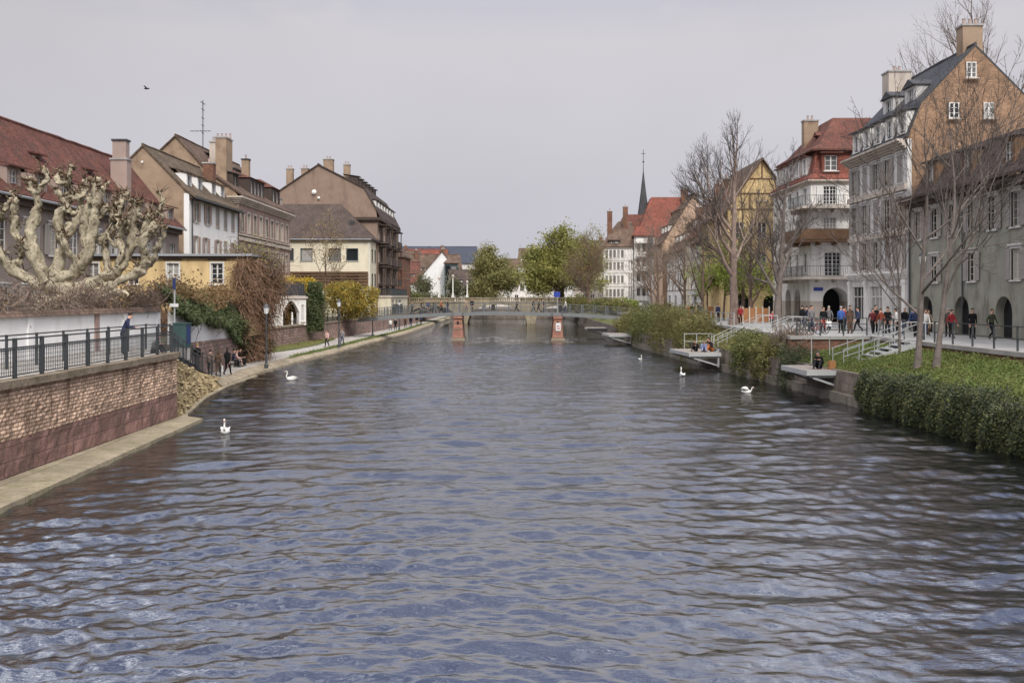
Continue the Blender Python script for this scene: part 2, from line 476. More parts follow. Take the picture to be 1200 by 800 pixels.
class House:
    def __init__(s, name, label, cat, x, y, rz, zb, W, D, group=None):
        s.root = thing(name, label, cat, (x, y, zb), rz, group)
        s.zb, s.W, s.D, s.open = zb, W, D, False
        s.op = {'F': [], 'L': [], 'R': [], 'B': []}
    def z(s, z): return z - s.zb
    def part(s, mb, name, m, **k): return mb.build(name, m, s.root, **k)
    def side(s, sd, u, e=0.):
        """a point of the face sd at u along it, e metres outside"""
        if sd == 'F': return (u, -e, 0.)
        if sd == 'B': return (u, s.D + e, math.pi)
        if sd == 'L': return (-e, u, -math.pi / 2)
        return (s.W + e, u, math.pi / 2)
    def win(s, sd, u, z, w, h, st='plain', cut=True, parent=None, e=0., loc=None):
        ms = win_meshes(w, h, st)
        x, y, r = s.side(sd, u, e)
        first = None
        for nm, me in ms:
            if first is None:
                first = o = link(nm, me, parent or s.root, loc or (x, y, s.z(z)), r)
            elif parent is not None:
                o = link(nm, me, parent, loc or (x, y, s.z(z)), r)
            else:
                o = link(nm, me, first)
        if cut: s.op[sd].append((u, s.z(z), w, h, 0))
        return first
    def row(s, sd, us, z, w, h, st='plain'):
        for i, u in enumerate(us):
            s.win(sd, u, z, w, h, st[i % len(st)] if isinstance(st, (list, tuple)) else st)
    def arch(s, sd, u, z0, z1, w, name='archway', pointed=False):
        """arched opening backed by a black sheet painting the shade inside"""
        s.op[sd].append((u, s.z(z0), w, z1 - z0, 2 if pointed else 1))
    def wall(s, z1, m, z0=None, prof=None, sides='FLRB', name='wall', dep=.22, gm=None):
        b = MB()
        z0 = 0. if z0 is None else s.z(z0)
        z1 = s.z(z1)
        deep = MB()
        for sd in sides:
            Wd = s.W if sd in 'FB' else s.D
            def P(u, z, e=0.):
                x, y, r = s.side(sd, u, -e)
                return (x, y, z)
            ops = [(u - w / 2, u + w / 2, max(z, z0), min(z + h, z1), k) for u, z, w, h, k in s.op[sd] if z + h > z0 and z < z1]
            us = sorted({0., Wd, *[o[0] for o in ops], *[o[1] for o in ops]})
            zs = sorted({z0, z1, *[o[2] for o in ops], *[o[3] for o in ops]})
            for a, c in zip(us, us[1:]):
                if c - a < 1e-5: continue
                run = None
                for e, g in list(zip(zs, zs[1:])) + [(None, None)]:
                    hit = e is None or any(o[0] - 1e-5 <= a and c <= o[1] + 1e-5 and o[2] - 1e-5 <= e and g <= o[3] + 1e-5 for o in ops)
                    if hit:
                        if run: b.quad(P(a, run[0]), P(c, run[0]), P(c, run[1]), P(a, run[1])); run = None
                    else:
                        run = (run[0] if run else e, g)
            for a, c, e, g, k in ops:
                top = g < z1 - 1e-4
                if k and not top:
                    hd = 2.6 if sd != 'F' else .5
                    deep.add([P(u, z, hd) for u, z in ((a, e), (a, g), (c, g), (c, e))], [(0, 1, 2, 3)])
                    for (u0, w0), (u1, w1) in (((a, e), (a, g)), ((c, g), (c, e))): b.quad(P(u0, w0), P(u1, w1), P(u1, w1, hd), P(u0, w0, hd))
                    continue
                dd = dep if not k else .45
                if not k:
                    prof_ = [(a, e), (a, g), (c, g), (c, e)]
                    b.quad(P(a, e), P(c, e), P(c, e, dd), P(a, e, dd))
                else:
                    n = 12
                    r = (c - a) / 2
                    m_ = (a + c) / 2
                    pts = []
                    for i in range(n + 1):
                        t = math.pi * (1 - i / n)
                        if k == 2:
                            tt = abs(i - n / 2) / (n / 2)
                            zz = g - r * 1.25 * (tt ** 1.7)
                            pts.append((m_ + r * (i - n / 2) / (n / 2), zz))
                        else:
                            pts.append((m_ + r * math.cos(t), g - r + r * math.sin(t)))
                    for (u0, w0), (u1, w1) in zip(pts, pts[1:]):   # spandrels
                        b.quad(P(u0, w0), P(u1, w1), P(u1, g), P(u0, g))
                    prof_ = [(a, e)] + pts + [(c, e)]
                    hd = 2.6 if sd != 'F' else .5
                    deep.add([P(u, z, hd) for u, z in prof_], [tuple(range(len(prof_)))])
                    dd = hd
                for (u0, w0), (u1, w1) in zip(prof_, prof_[1:]):
                    b.quad(P(u0, w0), P(u1, w1), P(u1, w1, dd), P(u0, w0, dd))
        o = s.part(b, name, m)
        if deep.f and not s.open: deep.build('arch_shade', 'near_black', s.root)  # flat black sheet stands in for the shade inside the arches
        if prof and 'L' in sides:
            cl = clip_prof(prof, s.D, s.zb, z1)
            for x in (0., s.W):
                g = MB(); g.add([(x, y, z) for y, z in cl], [tuple(range(len(cl)))])
                s.part(g, 'gable', gm or m)
        return o
    def roof(s, prof, m, ov=.3, th=.14, name='roof', ova=None, ovb=None):
        """profile (y, z) from the front eave to the back eave, extruded along x"""
        b = MB()
        x0, x1 = -(ov if ova is None else ova), s.W + (ov if ovb is None else ovb)
        for (y0, a), (y1, c) in zip(prof, prof[1:]):
            a, c = s.z(a), s.z(c)
            b.hexa([(x0, y0, a), (x1, y0, a), (x1, y1, c), (x0, y1, c), (x0, y0, a + th), (x1, y0, a + th), (x1, y1, c + th), (x0, y1, c + th)])
        o = s.part(b, name, m)
        py, pz = max(prof, key=lambda p: p[1])
        if len(prof) > 2:
            c = MB(); rg = random.Random(int(s.W * 10)); n = max(3, int((x1 - x0) / 1.2))
            c.tube([(lerp(x0, x1, i / n), py + rg.uniform(-.02, .02), s.z(pz) + th + rg.uniform(-.035, .02)) for i in range(n + 1)], [.13] * (n + 1), 6)
            c.build('ridge_tiles', m, o)
        return o
    def rings(s, rg, m, name='roof'):
        """hipped roof: rings (ix0, ix1, iy0, iy1, z) of insets going up"""
        b = MB()
        rs = []
        for a, c, e, g, z in rg:
            z = s.z(z)
            rs.append([(a, e, z), (s.W - c, e, z), (s.W - c, s.D - g, z), (a, s.D - g, z)])
        for p, q in zip(rs, rs[1:]):
            for i in range(4):
                j = (i + 1) % 4
                b.quad(p[i], p[j], q[j], q[i])
        b.quad(*rs[-1]); b.quad(*rs[0])
        return s.part(b, name, m)
    def band(s, z, h, pr, m, name='cornice', sides='FLR', steps=1):
        b = MB()
        z = s.z(z)
        for i in range(steps):
            p = pr * (i + 1) / steps; a, c = z + h * i / steps, z + h * (i + 1) / steps
            x0 = -p if 'L' in sides else 0.; x1 = s.W + p if 'R' in sides else s.W
            b.box(x0, x1, -p, 0. - .001, a, c)
            if 'L' in sides: b.box(-p, -.001, 0., s.D, a, c)
            if 'R' in sides: b.box(s.W + .001, s.W + p, 0., s.D, a, c)
        return s.part(b, name, m)
    def gutter(s, y, z, m='zinc'):
        b = MB(); b.tube([(-.2, y, s.z(z)), (s.W + .2, y, s.z(z))], [.08, .08], 6)
        return s.part(b, 'gutter', m)
    def pipe(s, x, z0, z1, m='dark_metal'):
        b = MB(); b.tube([(x, -.1, s.z(z0)), (x, -.1, s.z(z1))], [.055, .055], 6)
        return s.part(b, 'drainpipe', m)
    def dormer(s, u, y, z, w, h, dp, mw, mr, st='dorm', ww=None, wh=None, roof='shed', rise=.5, two=0, sd='F'):
        b = MB()
        ww = ww or w - .3; wh = wh or h - .3
        if sd == 'F': cx, cy, r = u, y, 0.
        elif sd == 'R': cx, cy, r = s.W - y, u, math.pi / 2
        else: cx, cy, r = y, u, -math.pi / 2
        t = (w - ww * (two or 1)) / ((two or 1) + 1)
        xs = [-w / 2 + t * (k + 1) + ww * k + ww / 2 for k in range(two or 1)]
        zb_ = (h - wh) / 2
        b.box(-w / 2, w / 2, .17, dp, 0, h)
        edges = [-w / 2] + sum([[x - ww / 2, x + ww / 2] for x in xs], []) + [w / 2]
        for a, c in zip(edges[::2], edges[1::2]): b.box(a, c, 0, .169, 0, h)
        for x in xs:
            b.box(x - ww / 2, x + ww / 2, 0, .169, 0, zb_); b.box(x - ww / 2, x + ww / 2, 0, .169, zb_ + wh, h)
        o = b.build('dormer', mw, s.root, (cx, cy, s.z(z)), r)
        q = MB(); e = .16
        if roof == 'shed':
            q.hexa([(-w / 2 - e, -.3, h - .04), (w / 2 + e, -.3, h - .04), (w / 2 + e, dp + .3, h + rise), (-w / 2 - e, dp + .3, h + rise),
                    (-w / 2 - e, -.3, h + .06), (w / 2 + e, -.3, h + .06), (w / 2 + e, dp + .3, h + rise + .1), (-w / 2 - e, dp + .3, h + rise + .1)])
        elif roof == 'hip':
            q.add([(-w / 2 - e, -.25, h), (w / 2 + e, -.25, h), (w / 2 + e, dp, h), (-w / 2 - e, dp, h), (-w / 6, w * .4, h + rise), (w / 6, w * .4, h + rise), (w / 6, dp, h + rise), (-w / 6, dp, h + rise)],
                  [(0, 1, 5, 4), (1, 2, 6, 5), (4, 5, 6, 7), (3, 0, 4, 7), (0, 3, 2, 1)])
        else:
            q.add([(-w / 2 - e, -.2, h - .05), (0, -.2, h + rise), (w / 2 + e, -.2, h - .05), (-w / 2 - e, dp + .2, h - .05), (0, dp + .2, h + rise), (w / 2 + e, dp + .2, h - .05)],
                  [(0, 1, 4, 3), (1, 2, 5, 4), (0, 2, 1), (3, 4, 5), (0, 3, 5, 2)])
        q.build('dormer_roof', mr, o)
        for x in xs:
            for nm, me in win_meshes(round(ww, 2), round(wh, 2), st):
                link(nm, me, o, (x, 0, zb_))
        return o
    def chimney(s, x, y, z0, z1, a=.35, b_=.5, m='red_brick', pots=2, cap='concrete'):
        b = MB(); b.box(x - a, x + a, y - b_, y + b_, s.z(z0), s.z(z1))
        o = s.part(b, 'chimney', m)
        k = MB(); k.box(x - a - .07, x + a + .07, y - b_ - .07, y + b_ + .07, s.z(z1) + .002, s.z(z1) + .14)
        k.build('chimney_cap', cap, o)
        for i in range(pots):
            p = MB(); p.lathe([(.13, 0), (.1, .42), (.13, .46)], (x, y + (i - (pots - 1) / 2) * .42, s.z(z1) + .14), 8)
            p.build('chimney_pot', 'pink_shutter', o)
        return o
    def rail(s, pts, z, h, m='dark_metal', name='railing', gap=.14):
        """railing along local points"""
        b = MB(); z = s.z(z)
        for a, c in zip(pts, pts[1:]):
            a, c = Vector((*a, z)), Vector((*c, z))
            up = Vector((0, 0, h))
            b.bar(a + up, c + up, .05); b.bar(a + up * .1, c + up * .1, .035)
            n = max(1, int((c - a).length / gap))
            for i in range(n + 1):
                p = a.lerp(c, i / n); b.bar(p + up * .02, p + up * .99, .05 if i % 8 == 0 else .022)
        return s.part(b, name, m)

def clip_prof(prof, D, zb, z1):
    """roof profile clipped to 0..D, heights relative, closed at z1"""
    out = []
    for (y0, a), (y1, c) in zip(prof, prof[1:]):
        for k in range(5):
            t = k / 4
            y = lerp(y0, y1, t); z = lerp(a, c, t) - zb
            if -1e-6 <= y <= D + 1e-6 and z >= z1 - .02: out.append((y, z))
    res = [(0., z1)]
    for y, z in out:
        if abs(y - res[-1][0]) + abs(z - res[-1][1]) > .01: res.append((y, max(z, z1)))
    res.append((D, z1))
    return res

def timbers(h, sd, u0, u1, z0, z1, nx, m='dark_wood', rails=2, w=.16, diag=True):
    """half timbering on a wall face, a part of the house"""
    b = MB()
    def bar2(ua, za, ub, zb_):
        xa, ya, r = h.side(sd, ua, .0); xb, yb, r = h.side(sd, ub, .0)
        dx, dy = (0, 1) if sd in 'FB' else (1, 0)
        b.bar((xa, ya, h.z(za)), (xb, yb, h.z(zb_)), w, .07) if sd in 'FB' else b.bar((xa, ya, h.z(za)), (xb, yb, h.z(zb_)), w, .07)
    for i in range(nx + 1): bar2(lerp(u0, u1, i / nx), z0, lerp(u0, u1, i / nx), z1)
    for i in range(rails + 1):
        for k in range(nx):
            bar2(lerp(u0, u1, k / nx) + .09, lerp(z0, z1, i / rails), lerp(u0, u1, (k + 1) / nx) - .09, lerp(z0, z1, i / rails))
    if diag:
        for k in range(0, nx, 2):
            bar2(lerp(u0, u1, k / nx) + .1, z0 + .1, lerp(u0, u1, (k + 1) / nx) - .1, lerp(z0, z1, 1 / rails) - .1)
    return h.part(b, 'timber_framing', m)
# ------------------------------------------------------------------ plants
def rnd_perp(d, rng):
    a = Vector((rng.gauss(0, 1), rng.gauss(0, 1), rng.gauss(0, 1)))
    a = a - d * a.dot(d)
    return a.normalized() if a.length > 1e-4 else Vector((1, 0, 0))

def skeleton(seed, H, r0, trunk=.25, levels=5, nch=(5, 4, 4, 3, 3), ang=(38, 42, 45, 48, 50), ratio=(.62, .6, .6, .58, .55),
             trop=.10, wob=.12, lean=(0, 0), rmin=.011, first=None):
    """returns a list of (level, points, radii) and the tips"""
    rng = random.Random(seed)
    tubes, tips = [], []
    def br(p, d, L, r, lev):
        n = (7, 5, 4, 3, 3, 3)[min(lev, 5)]
        pts, rs = [p.copy()], [r]
        for i in range(n):
            d = (d + rnd_perp(d, rng) * rng.uniform(0, wob) * (1.4 if lev else .5) + Vector((0, 0, trop * (1 if lev else .3)))).normalized()
            p = p + d * (L / n)
            pts.append(p.copy())
            rs.append(max(rmin * .8, r * (1 - (i + 1) / n * (.55 if lev < levels else .6))))
        tubes.append((lev, pts, rs))
        if lev >= levels:
            tips.append(p.copy()); return
        k = nch[min(lev, len(nch) - 1)]
        for i in range(k):
            lo = trunk if lev == 0 else .25
            t = lo + (1 - lo) * ((i + rng.uniform(.2, .9)) / k)
            f = t * n; j = min(n - 1, int(f))
            q = pts[j].lerp(pts[j + 1], f - j)
            dd = (pts[j + 1] - pts[j]).normalized()
            a = R(ang[min(lev, len(ang) - 1)] * rng.uniform(.65, 1.3))
            side = rnd_perp(dd, rng)
            if lev == 0 and first is not None:
                az = 2 * math.pi * (i * .382 + rng.uniform(-.08, .08)) + first
                side = Vector((math.cos(az), math.sin(az), 0)); side = (side - dd * side.dot(dd)).normalized()
            nd = (dd * math.cos(a) + side * math.sin(a)).normalized()
            rr = max(rmin, rs[j] * rng.uniform(.5, .68))
            br(q, nd, L * (1 - lo * (1 if lev == 0 else 0) * .5) * ratio[min(lev, len(ratio) - 1)] * rng.uniform(.75, 1.15) * (1 - .25 * (t - lo)), rr, lev + 1)
        br(p, d, L * .5, max(rmin, rs[-1]), lev + 1)
    br(Vector((0, 0, 0)), Vector((lean[0], lean[1], 1)).normalized(), H, r0, 0)
    return tubes, tips

def sides(lev): return (9, 6, 5, 4, 3, 3)[min(lev, 5)]

def bare_tree(name, label, x, y, z, H, r0, seed, m='bark_grey', mt='twig_brown', group=None, split=2, flare=True, leaf=None, **k):
    tubes, tips = skeleton(seed, H, r0, **k)
    t = thing(name, label, 'tree', (x, y, z), 0, group)
    a, b = MB(), MB()
    for lev, p, r in tubes:
        if lev == 0 and flare: r = [r[0] * 1.35] + r[1:]
        (a if lev < split else b).tube(p, r, sides(lev), cap=False)
    a.build('trunk', m, t, smooth=True, uv=False)
    o = b.build('crown', mt, t, smooth=True, uv=False)
    if leaf:
        lm, n, sz, sp = leaf
        g = np.random.default_rng(seed)
        tp = np.array([tuple(p) for p in tips])
        c = tp[g.integers(0, len(tp), n)] + g.normal(size=(n, 3)) * sp
        link('foliage', leafmesh('foliage', c, sz, lm, g), o)
    return t

def leafy_tree(name, label, x, y, z, H, r0, seed, lm, n=9000, sz=.16, sp=.45, m='bark_brown', group=None, levels=4, squash=None, **k):
    tubes, tips = skeleton(seed, H, r0, levels=levels, rmin=.02, **k)
    t = thing(name, label, 'tree', (x, y, z), 0, group)
    a = MB()
    for lev, p, r in tubes:
        if lev < 4: a.tube(p, r, sides(lev), cap=False)
    a.build('trunk', m, t, smooth=True, uv=False)
    g = np.random.default_rng(seed)
    tp = np.array([tuple(p) for p in tips])
    c = tp[g.integers(0, len(tp), n)] + g.normal(size=(n, 3)) * sp
    link('crown', leafmesh('crown', c, sz, lm, g), t)
    if squash: t.scale = squash
    return t

def blob_points(g, n, blobs, shell=.55):
    """points inside a set of ellipsoids (cx, cy, cz, rx, ry, rz), denser near the surface"""
    B = np.array(blobs, float)
    w = B[:, 3] * B[:, 4] * B[:, 5]
    w = w ** .75
    i = g.choice(len(B), n, p=w / w.sum())
    d = g.normal(size=(n, 3)); d /= np.linalg.norm(d, axis=1)[:, None]
    r = shell + (1 - shell) * g.uniform(0, 1, n) ** .6
    r *= 1 + .12 * g.normal(size=n)
    return B[i, :3] + d * r[:, None] * B[i, 3:], d

def shrub(name, label, x, y, z, blobs, lm, n, sz, seed, cat='bush', group=None, stems=7, m='bark_brown', asp=.55, spr=1.0, extra=None, zmin=.02):
    """rounded shrub: stems and leaf faces through several overlapping clumps"""
    g = np.random.default_rng(seed); rng = random.Random(seed)
    t = thing(name, label, cat, (x, y, z), 0, group)
    sub = []
    for (cx, cy, cz, rx, ry, rz_) in blobs:
        sub.append((cx, cy, cz, rx, ry, rz_))
        for k in range(7):
            d = g.normal(size=3); d /= np.linalg.norm(d)
            q = g.uniform(.28, .5)
            sub.append((cx + d[0] * rx * .78, cy + d[1] * ry * .78, max(zmin + .08, cz + d[2] * rz_ * .78), rx * q, ry * q, rz_ * q))
    c, d = blob_points(g, n, sub)
    keep = c[:, 2] > zmin
    c, d = c[keep], d[keep]
    b = MB()
    for i in range(stems):
        bl = blobs[i % len(blobs)]
        e = Vector((bl[0] + rng.gauss(0, bl[3] * .4), bl[1] + rng.gauss(0, bl[4] * .4), bl[2] + bl[5] * rng.uniform(.2, .9)))
        s0 = Vector((rng.gauss(0, .2), rng.gauss(0, .2), 0))
        mid = s0.lerp(e, .5) + Vector((rng.gauss(0, .15), rng.gauss(0, .15), .1))
        b.tube([s0, mid, e], [.05, .035, .012], 4, cap=False)
    b.build('stem', m, t, uv=False)
    link('foliage', leafmesh('foliage', c, sz, lm, g, asp, d * .9, spr), t)
    if extra:
        lm2, n2, sz2 = extra
        c, d = blob_points(g, n2, sub, .8)
        link('foliage', leafmesh('foliage', c[c[:, 2] > zmin], sz2, lm2, g, asp), t)
    return t

def strands(b, rng, n, sampler, L, r=.012, droop=.5, steps=4, wob=.35):
    for i in range(n):
        p, d = sampler(rng)
        d = Vector(d).normalized(); p = Vector(p)
        pts = [p.copy()]
        l = L * rng.uniform(.4, 1.3)
        for k in range(steps):
            d = (d + Vector((rng.gauss(0, wob), rng.gauss(0, wob), rng.gauss(0, wob) - droop * .4))).normalized()
            p = p + d * l / steps
            pts.append(p.copy())
        b.tube(pts, [r] * (steps + 1), 3, cap=False)

# ------------------------------------------------------------------ people
PEOPLE = []
HAIR = {'dark': (.02, .015, .012), 'brown': (.08, .045, .025), 'grey': (.35, .34, .33), 'blond': (.35, .24, .11), 'cap': (.03, .03, .04), 'white': (.6, .6, .6)}
CL = {}
def cloth(c):
    k = tuple(c)
    if k not in CL:
        nm = 'cloth_%d' % len(CL)
        CL[k] = mat(nm, c, r=.9, var=.18, sc=5., spec=.15)
    return CL[k]

def person(label, x, y, z, face, pose='stand', top=(.05, .05, .06), bot=(.04, .045, .07), hair='dark', h=1.72, coat=0., group=None, long=False, bag=None, seed=0):
    V, E, rad, cat = [], [], [], []
    def v(p, r, c):
        V.append(Vector(p)); rad.append(r if isinstance(r, tuple) else (r, r)); cat.append(c); return len(V) - 1
    def e(a, b): E.append((a, b))
    sit = pose in ('sit', 'sitfloor')
    pz = {'sit': .50, 'sitfloor': .13}.get(pose, .93)
    lean = {'lean': R(24), 'sit': R(10), 'sitfloor': R(24), 'phone': R(5)}.get(pose, R(2))
    def T(xx, yy, dz):
        return (xx, yy * math.cos(lean) + dz * math.sin(lean), pz + dz * math.cos(lean) - yy * math.sin(lean))
    pel = v((0, 0, pz), (.15, .115), 0)
    wa = v(T(0, 0, .2), (.145, .10), 0); ch = v(T(0, 0, .40), (.165, .12), 0)
    nk = v(T(0, 0, .555), .055, 2)
    hl = R(22) if pose in ('lean', 'phone', 'sitfloor') else R(3)
    nb = Vector(T(0, .01, .61))
    def HD(yy, dz): return nb + Vector((0, yy * math.cos(hl) + dz * math.sin(hl), dz * math.cos(hl) - yy * math.sin(hl)))
    h1 = v(HD(.025, .05), (.068, .075), 2); h2 = v(HD(.015, .125), (.078, .095), 2); h3 = v(HD(.005, .2), (.062, .075), 2)
    no = v(HD(.115, .095), .016, 2)
    e(pel, wa); e(wa, ch); e(ch, nk); e(nk, h1); e(h1, h2); e(h2, h3); e(h1, no)
    for s in (-1, 1):
        hip = v((s * .095, 0.0, pz - .06), .10 + coat * .3, 1 if not coat else 0); e(pel, hip)
        if pose == 'walk':
            K, A, O = ((s * .1, .17, .50), (s * .1, .26, .11), (s * .11, .42, .06)) if s > 0 else ((s * .1, .03, .49), (s * .1, -.30, .17), (s * .11, -.2, .05))
        elif pose == 'sit':
            K, A, O = (s * .12, .43, .52), (s * .12, .40 + .05 * s, .09), (s * .13, .56 + .05 * s, .03)
        elif pose == 'sitfloor':
            K, A, O = (s * .14, .36, .42), (s * .13, .58, .08), (s * .14, .72, .04)
        else:
            K, A, O = (s * .105, .015, .49), (s * .115, -.015, .09), (s * .14, .14, .03)
        k = v(K, .068 + coat, 1 if not coat else 0); a = v(A, .05, 1); o = v(O, .042, 3)
        e(hip, k); e(k, a); e(a, o)
        sh = v(T(s * .185, 0, .46), .068, 0); e(ch, sh)
        up = (s > 0) if pose == 'phone' else pose in ('lean', 'sit', 'sitfloor')
        if up and pose == 'lean':
            EL, WR, HN = T(s * .26, .10, .22), (s * .24, .42, 1.10), (s * .22, .50, 1.08)
        elif up and sit:
            EL, WR, HN = T(s * .25, .10, .20), (s * .15, .36, pz + .14 + (.2 if pose == 'sitfloor' else 0)), (s * .1, .43, pz + .15 + (.2 if pose == 'sitfloor' else 0))
        elif up:
            EL, WR, HN = T(s * .23, .06, .20), T(s * .13, .28, .27), T(s * .1, .34, .31)
        else:
            sw = (.12 * s if pose == 'walk' else 0.)
            EL, WR, HN = T(s * .215, -.02 - sw, .19), T(s * .205, .07 - sw * 1.6, -.03), T(s * .2, .1 - sw * 1.7, -.11)
        el = v(EL, .052, 0); wr = v(WR, .034, 0); hn = v(HN, (.036, .026), 2)
        e(sh, el); e(el, wr); e(wr, hn)
        d = (Vector(HN) - Vector(WR)).normalized()
        sd = Vector((0, 1, 0)) if abs(d.y) < .7 else Vector((1, 0, 0))
        sd = (sd - d * sd.dot(d)).normalized()
        cu = d.cross(sd) * s
        for i, fl in enumerate((.075, .085, .08, .06)):
            b0 = Vector(HN) + d * .035 + sd * (.027 - .018 * i)
            f1 = v(b0 + d * fl * .5, .0095, 2); f2 = v(b0 + d * fl - cu * .02, .0085, 2); e(hn, f1); e(f1, f2)
        th = v(Vector(HN) + sd * .05 + d * .01, .012, 2); t2 = v(Vector(HN) + sd * .06 + d * .05, .010, 2); e(hn, th); e(th, t2)
    me = bpy.data.meshes.new('person')
    me.from_pydata([tuple(p) for p in V], E, [])
    ob = link('person', me, None, (x, y, z), face, (h / 1.80,) * 3)
    md = ob.modifiers.new('Skin', 'SKIN'); md.use_smooth_shade = True
    for i, sv in enumerate(me.skin_vertices[0].data):
        sv.radius = rad[i]; sv.use_root = (i == 0)
    ob.modifiers.new('Subsurf', 'SUBSURF').levels = 1
    tag(ob, label, 'person', group)
    segs = [(V[a], V[b], max(cat[a], cat[b]) if not (cat[b] == 2 and cat[a] == 0) else 2) for a, b in E]
    for i, (a, b) in enumerate(E):
        if cat[b] == 3: segs[i] = (V[a].lerp(V[b], .25), V[b], 3)
        if cat[a] == 0 and cat[b] == 1 and a == pel: segs[i] = (V[a], V[b], 1)
        if b == nk: segs[i] = (V[a].lerp(V[b], .75), V[b], 0)
        if cat[a] == 0 and cat[b] == 2 and b != nk: segs[i] = (V[a].lerp(V[b], .4), V[b], 2)
    PEOPLE.append((ob, segs, top, bot, hair, long, h2, V[h2], hl + lean * .3, nb))
    return ob

def finish_people():
    dg = bpy.context.evaluated_depsgraph_get()
    for ob, segs, top, bot, hair, long, _, hc, hl, nb in PEOPLE:
        me = bpy.data.meshes.new_from_object(ob.evaluated_get(dg))
        ob.modifiers.clear()
        ob.data = me
        me.materials.clear()
        for m in (cloth(top), cloth(bot), M['skin'], M['rubber']): me.materials.append(m)
        nf = len(me.polygons)
        ce = np.empty(nf * 3, np.float32); me.polygons.foreach_get('center', ce); ce = ce.reshape(-1, 3)
        best = np.full(nf, 1e9); idx = np.zeros(nf, np.int32)
        for a, b, c in segs:
            a, b = np.array(a), np.array(b)
            ab = b - a
            t = np.clip(((ce - a) @ ab) / (ab @ ab + 1e-9), 0, 1)
            d = np.linalg.norm(ce - a - t[:, None] * ab, axis=1)
            k = d < best
            best[k] = d[k]; idx[k] = c
        me.polygons.foreach_set('material_index', idx)
        me.polygons.foreach_set('use_smooth', [True] * nf)
        b = MB()
        c = hc + Vector((0, -.02, .035))
        b.ball(tuple(c), (.088, .098, .085), 10, 6)
        keep = [f for f in b.f if sum(b.v[i][2] for i in f) / len(f) > c.z - .045 or sum(b.v[i][1] for i in f) / len(f) < c.y - .02]
        b.f = keep
        if long: b.ball((c.x, c.y - .055, c.z - .13), (.085, .05, .16), 8, 6)
        hm = 'hair_' + hair
        if hm not in M: MM(hm, HAIR[hair], r=.6, var=.2)
        b.build('hair', hm, ob, smooth=True, uv=False)
# ------------------------------------------------------------------ camera, sky, sun
cam = bpy.data.cameras.new('camera')
cam.sensor_width = 36.; cam.lens = 36. * F / 1200.; cam.shift_y = -(400 - HOR) / 1200.
cam.clip_start = .1; cam.clip_end = 6000.
co = bpy.data.objects.new('camera', cam); col.objects.link(co)
co.location = (0, 0, EYE); co.rotation_euler = (R(90), 0, 0)
scene.camera = co

SUN = Vector((.22, -.68, .66)).normalized()
w = bpy.data.worlds.new('World'); scene.world = w
w.use_nodes = True
nt = w.node_tree
bg = nt.nodes['Background']
sky = N(nt, 'ShaderNodeTexSky', sky_type='NISHITA', sun_disc=False, sun_elevation=math.asin(SUN.z), sun_rotation=math.atan2(SUN.x, SUN.y))
tc = N(nt, 'ShaderNodeTexCoord')
sep = N(nt, 'ShaderNodeSeparateXYZ', {0: tc.outputs['Generated']})
mp = N(nt, 'ShaderNodeMapping', {'Vector': tc.outputs['Generated'], 'Scale': (1., 1., 2.2)})
ns = N(nt, 'ShaderNodeTexNoise', {'Vector': mp.outputs[0], 'Scale': 5., 'Detail': 6., 'Roughness': .55})
ns2 = N(nt, 'ShaderNodeTexNoise', {'Vector': mp.outputs[0], 'Scale': 1.3, 'Detail': 4., 'Roughness': .5})
# overcast deck; zenith behind the camera is brightened as added fill light
cloud = mixc(nt, ramp(nt, sep.outputs[2], .0, .35), (3.6, 3.58, 3.98, 1), (4.15, 4.02, 4.2, 1))
kk = ramp(nt, ns2.outputs[0], .3, .7, .88, 1.08)
cloud = mixc(nt, 1., cloud, N(nt, 'ShaderNodeCombineColor', {0: kk, 1: kk, 2: kk}).outputs[0], 'MULTIPLY')
cloud = mixc(nt, ramp(nt, sep.outputs[2], .28, .55), cloud, (8.2, 8.5, 9.6, 1))
zen = N(nt, 'ShaderNodeMath', {0: ramp(nt, sep.outputs[2], .5, .95), 1: ramp(nt, sep.outputs[1], .0, .32, 1., 0.)}, operation='MULTIPLY').outputs[0]
cloud = mixc(nt, zen, cloud, (25., 24.2, 23.4, 1))
blue = mixc(nt, .8, mixc(nt, 1., sky.outputs[0], (.55, .6, 1.0, 1), 'MULTIPLY'), (1.55, 1.8, 2.75, 1))
gap = N(nt, 'ShaderNodeMath', {0: ramp(nt, ns.outputs[0], .37, .50), 1: ramp(nt, sep.outputs[2], .25, .44)}, operation='MULTIPLY').outputs[0]
gap = N(nt, 'ShaderNodeMath', {0: gap, 1: ramp(nt, sep.outputs[1], .0, .3, 0, 1.)}, operation='MULTIPLY').outputs[0]
nt.links.new(mixc(nt, gap, cloud, blue), bg.inputs[0])
bg.inputs[1].default_value = .1
su = bpy.data.lights.new('sun', 'SUN'); su.energy = 1.5; su.angle = R(10); su.color = (1., .95, .87)
so = bpy.data.objects.new('sun', su); col.objects.link(so)
so.rotation_euler = SUN.to_track_quat('Z', 'Y').to_euler()
vs = scene.view_settings
vs.view_transform = 'Standard'; vs.look = 'None'; vs.exposure = .6; vs.gamma = 1.; vs.use_curve_mapping = False
scene.render.engine = 'CYCLES'
cy = scene.cycles
cy.use_denoising = True
cy.max_bounces = 5; cy.diffuse_bounces = 3; cy.glossy_bounces = 3; cy.transmission_bounces = 3; cy.transparent_max_bounces = 6
cy.caustics_reflective = False; cy.caustics_refractive = False
cy.use_adaptive_sampling = False

